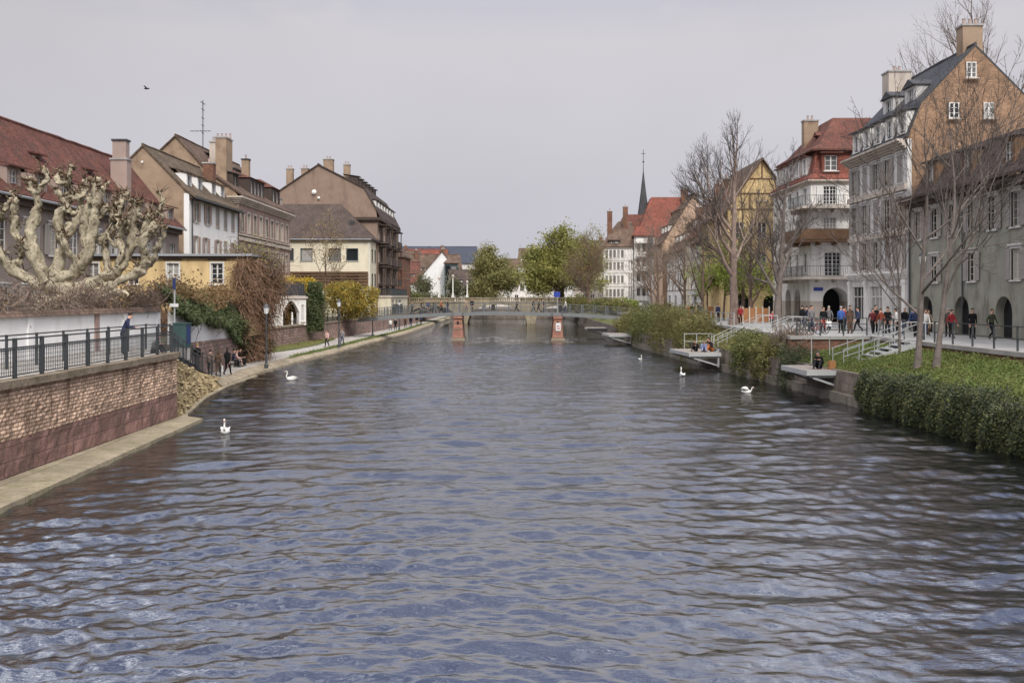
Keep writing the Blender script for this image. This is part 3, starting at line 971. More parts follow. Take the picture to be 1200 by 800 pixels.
# ------------------------------------------------------------------ plan lines (x, y)
QW = -14.1                                           # face of the brick quay wall
LW = [(-14.1, 41.3), (-14.9, 45.5), (-15.95, 50.8), (-16.7, 57.5), (-16.9, 64.8), (-16.9, 76), (-16.1, 92), (-15.8, 106), (-15.2, 121), (-14.6, 140), (-14.6, 169), (-14.4, 340)]
TL = [(-14.3, 41.3, 2.78), (-15.2, 44.8, 2.3), (-16.55, 51, 1.5), (-17.15, 54.5, 1.0), (-17.35, 58.5, .45)]
GW = [(-18.3, 8), (-18.3, 53), (-18.8, 59), (-19.4, 69)]                    # white garden wall
RT = [(-19.4, 69), (-22.4, 86), (-21.7, 100), (-20.2, 116), (-18.9, 132), (-18.2, 150), (-17.6, 172), (-17.2, 340)]   # retaining wall
RB = [(17.6, 8), (17.2, 22), (16.8, 38.8), (16.5, 46.9), (16.0, 56.4), (14.6, 73.4), (13.0, 100), (12.6, 138), (12.6, 180), (13, 340)]  # right bank at the water
PE = [(22.0, 8), (21.5, 52), (21.5, 58.7), (17.0, 58.71), (17.3, 75), (16.7, 100), (15.6, 138), (15.4, 180), (15.6, 340)]    # edge of the promenade
PZ = 2.9

def densify(line, step):
    out = []
    for a, b in zip(line, line[1:]):
        n = max(1, int(abs(b[1] - a[1]) / step))
        for i in range(n): out.append(tuple(lerp(p, q, i / n) for p, q in zip(a, b)))
    out.append(line[-1]); return out

# ------------------------------------------------------------------ water
def water():
    ys = [8.]
    while ys[-1] < 350:
        y = ys[-1]
        ys.append(y + (max(.065, min(.19, y * y / (F * EYE) * 1.1)) if y < 105 else min(1.5, .19 + (y - 105) * .03)))
    ys = np.array(ys)
    nx = 500
    xl = np.array([(-14.6 if y < 42 else pl(LW, y) - .6) for y in ys]); xr = np.array([pl(RB, y) + .6 for y in ys])
    t = np.linspace(0, 1, nx)
    X = xl[:, None] * (1 - t) + xr[:, None] * t
    Y = np.repeat(ys[:, None], nx, 1)
    g = np.random.default_rng(5)
    Z = np.zeros_like(X)
    DY = np.repeat(np.gradient(ys)[:, None], nx, 1)
    # wandering phase so that crests break up
    def fld(sx, sy, k):
        f = np.zeros_like(X)
        for i in range(k):
            a, b, p = g.normal() / sx, g.normal() / sy, g.uniform(0, 6.28)
            f += np.sin(X * a + Y * b + p)
        return f / math.sqrt(k)
    px, py = fld(7, 4, 6) * .5, fld(6, 3, 6) * .5
    patch = np.clip(.8 + .35 * fld(8, 11, 5), .35, 1.4)
    for i in range(130):
        lam = 10 ** g.uniform(math.log10(.2), math.log10(3.0))
        th = R(90) + g.normal() * (.75 if lam < .8 else .45)
        kx, ky = math.cos(th) * 6.283 / lam, math.sin(th) * 6.283 / lam
        amp = .0031 * lam ** .52
        fade = np.clip(1.25 - DY * 2.2 / lam, 0, 1) * np.clip(1.3 - Y / 170, .5, 1)
        s = np.sin((X + px) * kx + (Y + py) * ky + g.uniform(0, 6.28))
        Z += amp * fade * (s + .28 * np.cos(2 * s)) * patch
    ny = len(ys)
    v = np.stack([X, Y, Z], 2).reshape(-1, 3).astype(np.float32)
    idx = np.arange(ny * nx).reshape(ny, nx)
    q = np.stack([idx[:-1, :-1], idx[:-1, 1:], idx[1:, 1:], idx[1:, :-1]], 2).reshape(-1, 4).astype(np.int32)
    me = bpy.data.meshes.new('river')
    me.vertices.add(len(v)); me.vertices.foreach_set('co', v.ravel())
    me.loops.add(q.size); me.loops.foreach_set('vertex_index', q.ravel())
    me.polygons.add(len(q)); me.polygons.foreach_set('loop_start', np.arange(0, q.size, 4, dtype=np.int32))
    me.polygons.foreach_set('use_smooth', [True] * len(q))
    me.update(calc_edges=True)
    m = bpy.data.materials.new('river_water'); m.use_nodes = True
    nt = m.node_tree; bs = nt.nodes['Principled BSDF']
    bs.inputs['Base Color'].default_value = (.006, .0065, .007, 1)
    bs.inputs['Roughness'].default_value = .015
    bs.inputs['IOR'].default_value = 5.6
    bs.inputs['Specular IOR Level'].default_value = .5
    ob = N(nt, 'ShaderNodeTexCoord').outputs['Object']
    mp1 = N(nt, 'ShaderNodeMapping', {'Vector': ob, 'Scale': (1.1, 2.9, 1), 'Rotation': (0, 0, .12)})
    n1 = N(nt, 'ShaderNodeTexNoise', {'Vector': mp1.outputs[0], 'Scale': 1.25, 'Detail': 5., 'Roughness': .58, 'Distortion': .5})
    mp2 = N(nt, 'ShaderNodeMapping', {'Vector': ob, 'Scale': (3.4, 8.5, 1), 'Rotation': (0, 0, -.2)})
    n2 = N(nt, 'ShaderNodeTexNoise', {'Vector': mp2.outputs[0], 'Scale': 1.3, 'Detail': 3., 'Roughness': .5, 'Distortion': .8})
    pat = N(nt, 'ShaderNodeTexNoise', {'Vector': ob, 'Scale': .16, 'Detail': 3.})
    k = ramp(nt, pat.outputs[0], .35, .65, .25, 1.)
    a = N(nt, 'ShaderNodeMath', {0: n2.outputs[0], 1: k}, operation='MULTIPLY').outputs[0]
    a = N(nt, 'ShaderNodeMath', {0: a, 1: .5}, operation='MULTIPLY').outputs[0]
    h = N(nt, 'ShaderNodeMath', {0: n1.outputs[0], 1: a}, operation='ADD').outputs[0]
    yy = N(nt, 'ShaderNodeSeparateXYZ', {0: ob}).outputs[1]
    h = N(nt, 'ShaderNodeMath', {0: h, 1: ramp(nt, yy, 20, 90, 1., 3.)}, operation='MULTIPLY').outputs[0]
    bp = N(nt, 'ShaderNodeBump', {'Height': h, 'Strength': 1., 'Distance': .017})
    nt.links.new(bp.outputs[0], bs.inputs['Normal'])
    me.materials.append(m)
    tag(link('river', me), kind='structure')
water()

# ------------------------------------------------------------------ ground sheets
g = MB()
def sheet(b, left, right, zl, zr):
    """strip between two lines sampled at the same y"""
    ys = sorted({p[1] for p in left} | {p[1] for p in right})
    lo, hi = max(left[0][1], right[0][1]), min(left[-1][1], right[-1][1])
    ys = [y for y in ys if lo <= y <= hi]
    for a, c in zip(ys, ys[1:]):
        f = lambda z, y: z(y) if callable(z) else z
        b.quad((pl(left, a), a, f(zl, a)), (pl(right, a), a, f(zr, a)), (pl(right, c), c, f(zr, c)), (pl(left, c), c, f(zl, c)))
rbed = MB(); rbed.quad((-900, -60, -.75), (900, -60, -.75), (900, 3500, -.75), (-900, 3500, -.75))
struct('river_bed', rbed, 'garden_soil')
far = [(-900, 8), (-900, 340)]
sheet(g, far, [(p[0] - .05, p[1]) for p in GW], 2.45, 2.45)
sheet(g, far, [(p[0] - .05, p[1]) for p in RT], 2.3, 2.3)
g.quad((-900, 340, 2.3), (900, 340, 2.3), (900, 3500, 2.3), (-900, 3500, 2.3))
struct('ground', g, 'garden_soil')
g = MB()
pe2 = [p for p in PE if p[1] <= 58.7]
sheet(g, pe2, [(900, 8), (900, 58.7)], PZ, PZ)
sheet(g, [p for p in PE if p[1] > 58.7], [(900, 58.71), (900, 340)], PZ, PZ)
struct('pavement', g, 'pavement_grey')
g = MB()
sheet(g, [(-18.3, 8), (-18.3, 41.3)], [(-14.3, 8), (-14.3, 41.3)], PZ, PZ)
rz_ = lambda y: PZ if y < 47.5 else max(.45, lerp(PZ, .45, (y - 47.5) / 10))
tl = [(p[0], p[1]) for p in TL]
tz = lambda y: next((lerp(a[2], b[2], (y - a[1]) / (b[1] - a[1])) for a, b in zip(TL, TL[1:]) if a[1] <= y <= b[1]), .45)
sheet(g, densify([p for p in GW if p[1] >= 53][:0] + [(-18.3, 41.3), (-18.3, 53), (-18.8, 58.5)], 1.5), densify([(p[0] - .12, p[1]) for p in TL], 1.5), rz_, lambda y: max(tz(y), min(rz_(y), tz(y) + .35)))
struct('upper_quay', g, 'path_grey')
g = MB()
inn = [(p[0] - (1.1 if p[1] > 60 else 0.), p[1]) for p in LW if p[1] > 57]
inn = [(-17.35, 58.5)] + [p for p in inn if p[1] > 58.5]
wl = [(-18.85, 58.5), (-19.4, 69), (-22.4, 86), (-21.7, 100), (-20.2, 116), (-18.9, 132), (-18.2, 150), (-17.6, 172), (-17.2, 340)]
sheet(g, wl, inn, .45, .43)
struct('path', g, 'path_grey')
# grass strip along the retaining wall
g = MB()
gl = [(-21.8, 82), (-22.35, 86), (-21.65, 100), (-20.6, 111)]
gr = [(-20.9, 82), (-19.6, 90), (-19.3, 98), (-19.9, 111)]
sheet(g, gl, gr, .62, .47)
struct('grass_strip', g, 'grass')
# sloping stone and grass margin of the path
g = MB(); q = MB()
out = [p for p in LW if p[1] >= 57]
prev = None
rng = random.Random(3)
for y in np.arange(56.5, 340, 1.5 if 1 else 1):
    xi, xo = pl(inn, y), pl(LW, y)
    row = [(xi, y, .432), (lerp(xi, xo, .45) + rng.uniform(-.05, .05), y, .40 + rng.uniform(-.03, .03)), (xo - .12, y, .16 + rng.uniform(-.04, .04)), (xo, y, -.3)]
    if prev:
        for i in range(3):
            (g if (i == 0 and y > 78) else q).quad(prev[i], prev[i + 1], row[i + 1], row[i])
    prev = row
    if y > 338: break
struct('grass_verge', g, 'grass'); struct('kerb', q, 'kerb_stone')

# ------------------------------------------------------------------ brick quay wall on the left, its ledge and coping
t = thing('quay_wall', 'old weathered brick quay wall on red sandstone base rising from the left water', 'wall', (QW, 41.3, -.6))
def loc(mb, n, m): return mb.build(n, m, t)
O = Vector((QW, 41.3, -.6))
def rough_wall(y0, y1, z0, z1, ny, nz, amp, seed, end=True):
    b = MB(); b.uvn = (1, 0, 0); rg = np.random.default_rng(seed)
    n = rg.normal(size=(nz + 1, ny + 1)) * amp
    for i in range(nz):
        for j in range(ny):
            P = lambda a, c: (n[a, c] if 0 < c < ny else 0, lerp(y0, y1, c / ny), lerp(z0, z1, a / nz))
            b.quad(P(i, j), P(i, j + 1), P(i + 1, j + 1), P(i + 1, j))
    if 0: b.quad((0, y1, z0), (-1.6, y1, z0), (-1.6, y1, z1), (0, y1, z1))
    return b
b = MB(); b.quad((0, 0, 0), (-1.6, 0, 0), (-1.6, 0, 3.32), (0, 0, 3.32)); loc(b, 'end_face', 'old_brick')
b = rough_wall(-33, 0, 0, 1.85, 150, 8, .012, 1); loc(b, 'sandstone_base', 'red_sandstone')
b = rough_wall(-33, 0, 1.853, 3.32, 220, 12, .018, 2); loc(b, 'brickwork', 'old_brick')
b = MB()
y = -33.; rng = random.Random(8)
while y < -.05:
    l = min(rng.uniform(1.1, 1.7), .12 - y)
    dz = rng.uniform(-.012, .012); dx = rng.uniform(-.02, .02)
    b.box(-.42, .13 + dx, y + .008, y + l - .008, 3.323 + dz, 3.54 + dz)
    y += l
loc(b, 'coping', 'coping')
b = MB()
b.hexa([(0, -33, 0), (2.2, -33, 0), (1.05, .2, 0), (0, .6, 0), (0, -33, .82), (2.15, -33, .75), (1.02, .2, .74), (0, .6, .82)])
loc(b, 'ledge', 'ledge_stone')
b = MB()
for y0, y1, x0 in ((.62, 3.2, -.35),):
    b.hexa([(-.9, y0 - .3, 0), (.3, y0 - .02, 0), (-.55, y1, 0), (-1.6, y1, 0), (-.9, y0 - .3, .75), (.28, y0 - .02, .70), (-.6, y1, .66), (-1.6, y1, .75)])
loc(b, 'ledge', 'ledge_stone')

# ------------------------------------------------------------------ stone revetment below the ramp
b = MB(); s = MB()
rng = random.Random(11)
nu, nv = 26, 8
G = []
for i in range(nu + 1):
    y = lerp(41.35, 58.5, i / nu)
    T = Vector((pl(tl, y), y, tz(y) + .02)); B_ = Vector((pl(LW, y), y, -.2))
    G.append([T.lerp(B_, j / nv) + Vector((rng.uniform(-.06, .06), rng.uniform(-.05, .05), rng.uniform(-.06, .06) if 0 < j < nv else 0)) for j in range(nv + 1)])
for i in range(nu):
    for j in range(nv): b.quad(G[i][j], G[i][j + 1], G[i + 1][j + 1], G[i + 1][j])
    
for k in range(230):
    i = rng.random() * (nu - 1); j = (rng.random() ** .8) * (nv - .6)
    i0, j0 = int(i), int(j)
    p = G[i0][j0].lerp(G[i0 + 1][min(nv, j0 + 1)], rng.random())
    r = rng.uniform(.08, .17)
    vs0 = len(s.v)
    s.ball((p.x, p.y, p.z), (r * rng.uniform(.7, 1.2), r * rng.uniform(.8, 1.4), r * rng.uniform(.25, .4)), 6, 4)
    for q_ in range(vs0, len(s.v)):
        x_, y_, z_ = s.v[q_]; s.v[q_] = (x_ + rng.uniform(-.03, .03), y_ + rng.uniform(-.03, .03), z_ + rng.uniform(-.03, .03))
r = thing('revetment', 'sloping yellowish rubble stone revetment between brick quay wall and riverside path', 'stone slope', (-16, 50, 0))
for mb, nm, m in ((b, 'slope', 'rubble_yellow'), (s, 'rubble', 'rubble_stone')):
    mb.v = [(x + 16, y - 50, z) for x, y, z in mb.v]; mb.build(nm, m, r)
b = MB()
lw = densify(LW[:5], 1.2)
for a, c in zip(lw, lw[1:]):
    b.hexa([(a[0] - .1, a[1], -.3), (a[0] + .14, a[1], -.3), (c[0] + .14, c[1], -.3), (c[0] - .1, c[1], -.3), (a[0] - .1, a[1], .10), (a[0] + .12, a[1], .07), (c[0] + .12, c[1], .07), (c[0] - .1, c[1], .10)])
struct('kerb', b, 'ledge_stone')

# ------------------------------------------------------------------ white garden wall and retaining wall
t = thing('garden_wall', 'long white plastered garden wall along the upper quay with tiled coping', 'wall', (-18.3, 30, 2.4))
b = MB(); b.box(-.35, 0, -22, 20.9, 0, 2.12); b.build('plaster', 'clean_plaster', t)
b = MB(); b.hexa([(-.55, -22, 2.12), (.16, -22, 2.12), (.16, 20.9, 2.12), (-.55, 20.9, 2.12), (-.3, -22, 2.36), (-.05, -22, 2.36), (-.05, 20.9, 2.36), (-.3, 20.9, 2.36)]); b.build('coping', 'brown_tile', t)
for y, m in ((13.2, 'pink_stone'), (22.8 - 6.5, 'clean_plaster'), (7.2, 'clean_plaster'), (20.7, 'clean_plaster'), (-2, 'clean_plaster')):
    b = MB(); b.box(.003, .07, y - .2, y + .2, 0, 2.118); b.build('pilaster', m, t)
for y in (14.4, 19.):
    b = MB(); b.lathe([(.09, 0), (.09, .02)], (0, 0, 0), 10); o = b.build('drain_hole', 'near_black', t, (.02, y, 1.45)); o.rotation_euler = (0, R(90), 0)
t = thing('ramp_wall', 'white plaster wall beside the ramp stepping down above a red stone plinth', 'wall', (-18.3, 53, .3))
b = MB(); q = MB()
gw = densify(GW[1:], 1.3)
for i, (a, c) in enumerate(zip(gw, gw[1:])):
    ta, tcc = (a[1] - 53) / 16, (c[1] - 53) / 16
    za, zc = lerp(4.5, 3.15, ta), lerp(4.5, 3.15, tcc)
    pa, pc = lerp(2.68, 2.42, ta), lerp(2.68, 2.42, tcc)
    Q = lambda p, dx, z: (p[0] + 18.3 + dx, p[1] - 53, z - .3)
    q.hexa([Q(a, -.3, .3), Q(a, .09, .3), Q(c, .09, .3), Q(c, -.3, .3), Q(a, -.3, pa), Q(a, .06, pa), Q(c, .06, pc), Q(c, -.3, pc)])
    b.hexa([Q(a, -.3, pa + .003), Q(a, 0, pa + .003), Q(c, 0, pc + .003), Q(c, -.3, pc + .003), Q(a, -.3, za), Q(a, 0, za), Q(c, 0, zc), Q(c, -.3, zc)])
b.build('plaster', 'clean_plaster', t); q.build('plinth', 'stone_rubble', t)

t = thing('retaining_wall', 'reddish rubble retaining wall behind the riverside path on the left', 'wall', (-22.4, 86, .3))
b = MB(); q = MB()
rt = densify(RT, 3)
for a, c in zip(rt, rt[1:]):
    Q = lambda p, dx, z: (p[0] + 22.4 + dx, p[1] - 86, z - .3)
    b.hexa([Q(a, -.5, .1), Q(a, .06, .1), Q(c, .06, .1), Q(c, -.5, .1), Q(a, -.5, 2.28), Q(a, 0, 2.28), Q(c, 0, 2.28), Q(c, -.5, 2.28)])
    q.hexa([Q(a, -.55, 2.283), Q(a, .1, 2.283), Q(c, .1, 2.283), Q(c, -.55, 2.283), Q(a, -.55, 2.42), Q(a, .08, 2.42), Q(c, .08, 2.42), Q(c, -.55, 2.42)])
b.build('stonework', 'stone_rubble', t); q.build('coping', 'coping', t)

# ------------------------------------------------------------------ right bank: quay wall, slope, promenade edge
t = thing('bank_wall', 'dark stained stone quay wall with a pale lower course along the right bank', 'wall', (16.8, 38.8, -.6))
b = MB(); q = MB()
rb = densify(RB, 2)
for a, c in zip(rb, rb[1:]):
    Q = lambda p, dx, z: (p[0] - 16.8 + dx, p[1] - 38.8, z + .6)
    b.hexa([Q(a, 0, -.5), Q(a, .6, -.5), Q(c, .6, -.5), Q(c, 0, -.5), Q(a, .22, 1.55), Q(a, .7, 1.55), Q(c, .7, 1.55), Q(c, .22, 1.55)])
    q.hexa([Q(a, -.16, -.5), Q(a, .05, -.5), Q(c, .05, -.5), Q(c, -.16, -.5), Q(a, -.12, .48), Q(a, .06, .48), Q(c, .06, .48), Q(c, -.12, .48)])
b.build('stonework', 'bank_stone', t); q.build('footing', 'bank_footing', t)
b = MB()
rng = random.Random(4)
prev = None
for y in list(np.arange(8, 58.6, 1.2)) + [58.69] + list(np.arange(59.5, 338, 2)):
    x0 = pl(RB, y) + .3; x1 = pl(pe2, y) if y <= 58.7 else pl(PE, y)
    n = 7
    row = []
    for i in range(n):
        u = i / (n - 1)
        row.append((lerp(x0, x1, u), y, lerp(1.52, 2.45, u ** .85) + (rng.uniform(-.05, .05) if 0 < i < n - 1 else 0)))
    if prev:
        for i in range(n - 1): b.quad(prev[i], prev[i + 1], row[i + 1], row[i])
    prev = row
struct('river_bank', b, 'grass')
t = thing('promenade_edge', 'red brick retaining wall with pale concrete edge carrying the right promenade', 'wall', (21.5, 58.7, 1))
def edge(pts, dx, dy):
    b, q = MB(), MB()
    for a, c in zip(pts, pts[1:]):
        Q = lambda p, e, z: (p[0] - 21.5 + dx * e, p[1] - 58.7 + dy * e, z - 1)
        b.hexa([Q(a, 0, 1), Q(a, .35, 1), Q(c, .35, 1), Q(c, 0, 1), Q(a, 0, 2.72), Q(a, .35, 2.72), Q(c, .35, 2.72), Q(c, 0, 2.72)])
        q.hexa([Q(a, -.1, 2.723), Q(a, .4, 2.723), Q(c, .4, 2.723), Q(c, -.1, 2.723), Q(a, -.1, 2.925), Q(a, .4, 2.925), Q(c, .4, 2.925), Q(c, -.1, 2.925)])
    b.build('brickwork', 'red_brick', t); q.build('concrete_edge', 'concrete', t)
edge([(16.6, 58.69), (21.4, 58.69)], 0, 1)
edge([(21.9, 9), (21.45, 58.28)], 1, 0)
edge(densify([p for p in PE if 58.7 < p[1] < 190], 8)[1:] if 0 else [(16.75, 59.2)] + densify([p for p in PE if 74 < p[1] < 339], 8), 1, 0)
# ------------------------------------------------------------------ houses of the left quay
LG = 'houses along the left quay'
def lhouse(name, label, x, y0, y1, D, zb=2.4, group=LG, cat='house'):
    return House(name, label, cat, x, y0, R(90), zb, y1 - y0, D, group)
def quay_house(name, label, x, y0, W, D):
    h = lhouse(name, label, x, y0, y0 + W, D)
    h.root.location.z = 2.05; h.root.scale = (1.12,) * 3
    return h

# long red roofed house
h = quay_house('red_roof_house', 'long house with dark red tiled roof and attic dormers behind the pollarded plane tree', -30.2, 42.6, 41.4, 8.6)
us = [2.2 + 2.9 * i for i in range(14)]
h.row('F', us, 7.7, 1.1, 1.75, ['grey', 'plain', 'grey'])
h.row('F', us, 4.0, 1.1, 1.8, 'grey')
pr = [(-.5, 10.65), (1.3, 12.35), (4.2, 16.0), (9.2, 10.6)]
h.wall(10.7, 'taupe_plaster', prof=pr, gm='brown_render')
h.roof(pr, 'red_tile', ov=.12, th=.16)
h.band(10.25, .4, .3, 'dark_wood', sides='F'); h.gutter(-.55, 10.66)
for i, u in enumerate([3.0 + 3.05 * k for k in range(13)]):
    h.dormer(u, .05, 10.95, 1.5, 1.35, 1.6, 'pink_shutter', 'red_tile', ww=.8, wh=1.05, rise=.55)
for i, u in enumerate([6.5, 14.5, 22.5, 30.]):
    h.dormer(u, 2.3, 13.2, 1.1, .8, 1.2, 'pink_shutter', 'red_tile', ww=.6, wh=.55, roof='shed', rise=.35)
h.chimney(34.4, 1.9, 12., 15.3, .42, .6, 'pink_shutter', 0); h.chimney(34.4, 1.9, 15.44, 16.7, .34, .5, 'pink_shutter', 0, 'slate')
h.chimney(15, 4.6, 14.5, 17.6, .4, .6, 'red_brick', 2)
timbers(h, 'R', .1, 6.5, 3., 10.4, 4, 'brown_wood')

# white house with shutters
h = quay_house('white_house', 'white plastered house with shutters and a bare brown gable towards the red roofed house', -30.2, 91.8, 14.6, 7.8)
for u, st in ((1.75, 'shut'), (4.9, 'shut'), (7.9, 'closed'), (10.35, 'closed'), (12.8, 'closed')):
    h.win('F', u, 11.65, .95, 1.65, st)
for u, st in ((1.75, 'shut'), (4.4, 'shut'), (7.9, 'shut'), (10.35, 'closed'), (12.8, 'shut')):
    h.win('F', u, 8.75, .95, 1.65, st)
h.row('F', (1.75, 4.6, 7.9, 10.35, 12.8), 5.6, .95, 1.6, 'shut')
pr = [(-.55, 13.5), (.3, 14.1), (3.85, 17.75), (8.2, 13.5)]
h.wall(13.9, 'clean_plaster', prof=pr, gm='brown_render', sides='FLRB')
b = MB(); b.box(-.03, -.004, .45, 7.8, 0, h.z(13.9)); h.part(b, 'side_wall', 'brown_render')
h.roof(pr, 'mossy_tile', ov=.1, th=.2)
h.band(13.45, .3, .3, 'dark_wood', sides='F'); h.gutter(-.62, 13.5, 'dark_metal'); h.pipe(.55, 2.5, 13.5); h.pipe(14.4, 2.5, 13.5)
for u in (2.3, 5.2, 9.2, 12.0):
    h.dormer(u, .75, 14.35, 1.35, 1.45, 2.2, 'clean_plaster', 'mossy_tile', ww=.8, wh=1.1, rise=.75)
b = MB(); b.lathe([(.11, 0), (.11, .02)], (0, 0, 0), 10)
o = b.build('attic_vent', 'white_wood', h.root, (-.06, 3.9, h.z(16.5))); o.rotation_euler = (0, R(-90), 0)
h.chimney(12.6, 2.2, 14.8, 18.0, .45, .5, 'red_brick', 1)

# brown house behind the white house
h = quay_house('brown_roof_house', 'brown tiled house rising just behind the white shuttered house', -39.2, 94, 16, 8)
pr = [(-.4, 14.2), (4, 18.6), (8.4, 14.2)]
h.wall(14.3, 'brown_render', prof=pr); h.roof(pr, 'brown_tile', ov=.1)

# pink stone house with tall roof
h = quay_house('pink_stone_house', 'pink stone house with two long rows of pale framed windows and dark boxy roof dormers', -30.2, 108.4, 22.4, 12)
us = [1.35 + 2.42 * i for i in range(9)]
h.row('F', us, 11.75, 1.0, 1.95, 'stone'); h.row('F', us, 8.2, 1.0, 2.0, 'stone'); h.row('F', us, 4.6, 1.0, 2.1, 'stone')
pr = [(-.45, 15.15), (3.0, 17.5), (6.2, 21.0), (12.6, 15.0)]
h.wall(15.1, 'pink_stone', prof=pr, gm='brown_render')
h.roof(pr, 'brown_tile', ov=.15, th=.2)
h.band(14.45, .7, .55, 'pale_stone', steps=4); h.band(10.85, .35, .16, 'pale_stone', 'string_course'); h.band(11.35, .14, .2, 'pale_stone', 'string_course'); h.band(7.35, .35, .16, 'pale_stone', 'string_course')
h.dormer(10.5, .9, 15.9, 6.3, 2.0, 3.4, 'dark_wood', 'red_tile', 'dormdark', ww=.85, wh=1.5, roof='hip', rise=1.1, two=4)
h.dormer(18.9, .9, 15.9, 4.2, 2.0, 3.4, 'dark_wood', 'red_tile', 'dormdark', ww=.85, wh=1.5, roof='hip', rise=1.1, two=2)
h.dormer(4.0, 1.4, 15.9, 2.2, 1.9, 2.6, 'dark_wood', 'slate', 'dormdark', ww=.7, wh=1.4, rise=.6)
h.dormer(9.5, 4.1, 18.5, 4.6, 1.5, 2.0, 'brown_wood', 'slate', 'dormdark', ww=.6, wh=1.0, rise=.8, two=2)
h.chimney(3.6, 2.5, 16., 21.3, 1.1, .55, 'brown_render', 4); h.chimney(6.4, 4.2, 18.0, 21.4, .45, .5, 'pale_stone', 2)
h.chimney(15.2, 3.4, 17.2, 20.8, .4, .4, 'brown_render', 1, 'slate'); h.chimney(14.8, 5, 18.5, 19.6, 1.4, .8, 'slate', 0, 'slate'); h.chimney(21.6, 1.4, 15.6, 17.0, .7, .5, 'pale_stone', 0)
b = MB()
b.bar((8.5, 6.2, h.z(20.9)), (8.5, 6.2, h.z(26.3)), .09)
for z, l in ((26., 1.6), (25.3, 1.0), (24.4, .8), (23.6, .9), (22.8, .7)): b.bar((8.5 - l / 2, 6.2, h.z(z)), (8.5 + l / 2, 6.2, h.z(z)), .06)
b.bar((8.5, 5.4, h.z(23.)), (8.5, 7.6, h.z(23.)), .06)
for i in range(5): b.bar((8.2, 5.5 + i * .45, h.z(23.)), (8.8, 5.5 + i * .45, h.z(23.)), .05)
h.part(b, 'antenna', 'mid_metal')

# cream building with broad dark roof, its front towards the camera
h = House('cream_building', 'cream office building with plain square windows under a broad dark tiled roof', 'building', -38, 144, 0, 2.3, 17.2, 12, LG)
for u in (4.6, 7.35, 11.5, 14.05): h.win('F', u + .5, 10.5, 1.65, 1.75, 'modern')
h.win('F', 1.6, 10.5, 1.5, 1.75, 'modern')
h.row('R', (2, 5, 8, 10.5), 10.5, 1.2, 1.7, 'modern'); h.row('R', (2, 5, 8, 10.5), 6.8, 1.2, 1.8, 'modern')
for u in (5.0, 7.8, 12., 14.6): h.win('F', u, 6.9, 1.6, 1.6, 'modern')
h.wall(13.6, 'cream_plaster')
h.rings([(-.45, -.45, -.45, -.45, 13.5), (-.45, -.45, -.45, -.45, 13.75), (0, 5.2, 5.2, 3, 19.2), (0, 5.3, 5.3, 3.2, 19.3)], 'dark_tile')
b = MB()
for i in range(6): b.box(4.6, 16.9, -.32, -.05, h.z(6.6 + i * .42), h.z(6.6 + i * .42 + .2))
h.part(b, 'slatted_screen', 'brown_wood'); h.gutter(-.5, 13.6); h.pipe(17.0, 3, 13.5, 'white_wood')
for x, y in ((3., 1.6), (14.2, 2.)): 
    b = MB(); b.box(x - .3, x + .3, y - .35, y + .2, h.z(14.9 + y * .4), h.z(15.7 + y * .4)); h.part(b, 'roof_hatch', 'slate')

# tall brown gabled house with balconies
h = lhouse('tall_gabled_house', 'tall brown gabled house with dark timber balconies stacked on its river front', -20.6, 150, 177, 17)
pr = [(-.5, 17.2), (.4, 19.), (2.0, 21.8), (9.0, 25.3), (17.5, 19.6)]
for z in (13.8, 10.6, 7.4, 4.2): h.row('F', [2 + 3.2 * i for i in range(8)], z, 1.2, 2.1, ['plain', 'fardark'])
h.wall(17.2, 'dull_brown_render', prof=pr)
h.roof(pr, 'dark_tile', ov=.2, th=.2)
h.band(16.9, .45, .5, 'dark_wood', sides='FL')
for i in range(7): h.dormer(2.4 + 3.5 * i, .35, 17.9, 1.9, 2.2, 2.2, 'white_plaster', 'dark_tile', 'dorm', ww=.9, wh=1.5, rise=.5)
for i in range(6): h.dormer(3.5 + 3.8 * i, 3.4, 22.7, 1.5, 1.2, 2., 'dark_wood', 'dark_tile', 'dormdark', ww=.8, wh=.8, rise=.35)
for k, z in enumerate((7.2, 10.4, 13.6)):
    for u in (4., 12., 20.):
        b = MB(); b.box(u - 2.4, u + 2.4, -1.3, 0, h.z(z - .2), h.z(z)); b.box(u - 2.4, u + 2.4, -1.32, -1.22, h.z(z) + .003, h.z(z + .95))
        for e_ in (-2.3, 2.3): b.box(u + e_ - .07, u + e_ + .07, -1.2, -1.06, h.z(z) + .003, h.z(z + 2.6))
        b.box(u - 2.5, u + 2.5, -1.45, -.01, h.z(z + 2.6), h.z(z + 2.75))
        h.part(b, 'balcony', 'dark_wood')
for x, y, a in ((1., 11.2, 1.), (1.2, 13.6, .9), (1., 7.6, 1.3), (7, 5.8, .9)):
    h.chimney(x, y, 20., 25.3 + (.9 if y < 9 else -.5), .5 * a, .55 * a, 'brown_render', 2)
b = MB(); b.lathe([(0.02, .12), (.2, .1), (.36, .0)], (0, 0, 0), 12); o = b.build('satellite_dish', 'white_wood', h.root, (-.3, 9.6, h.z(21.2))); o.rotation_euler = (0, R(-80), 0)
b = MB(); b.lathe([(0.02, .1), (.12, .08), (.22, 0)], (0, 0, 0), 12); o = b.build('satellite_dish', 'white_wood', h.root, (-.3, 8.9, h.z(20.3))); o.rotation_euler = (0, R(-80), 0)
o = timbers(h, 'F', .2, 26.8, 3.2, 13.2, 10, 'dark_wood', 3, .2, False)

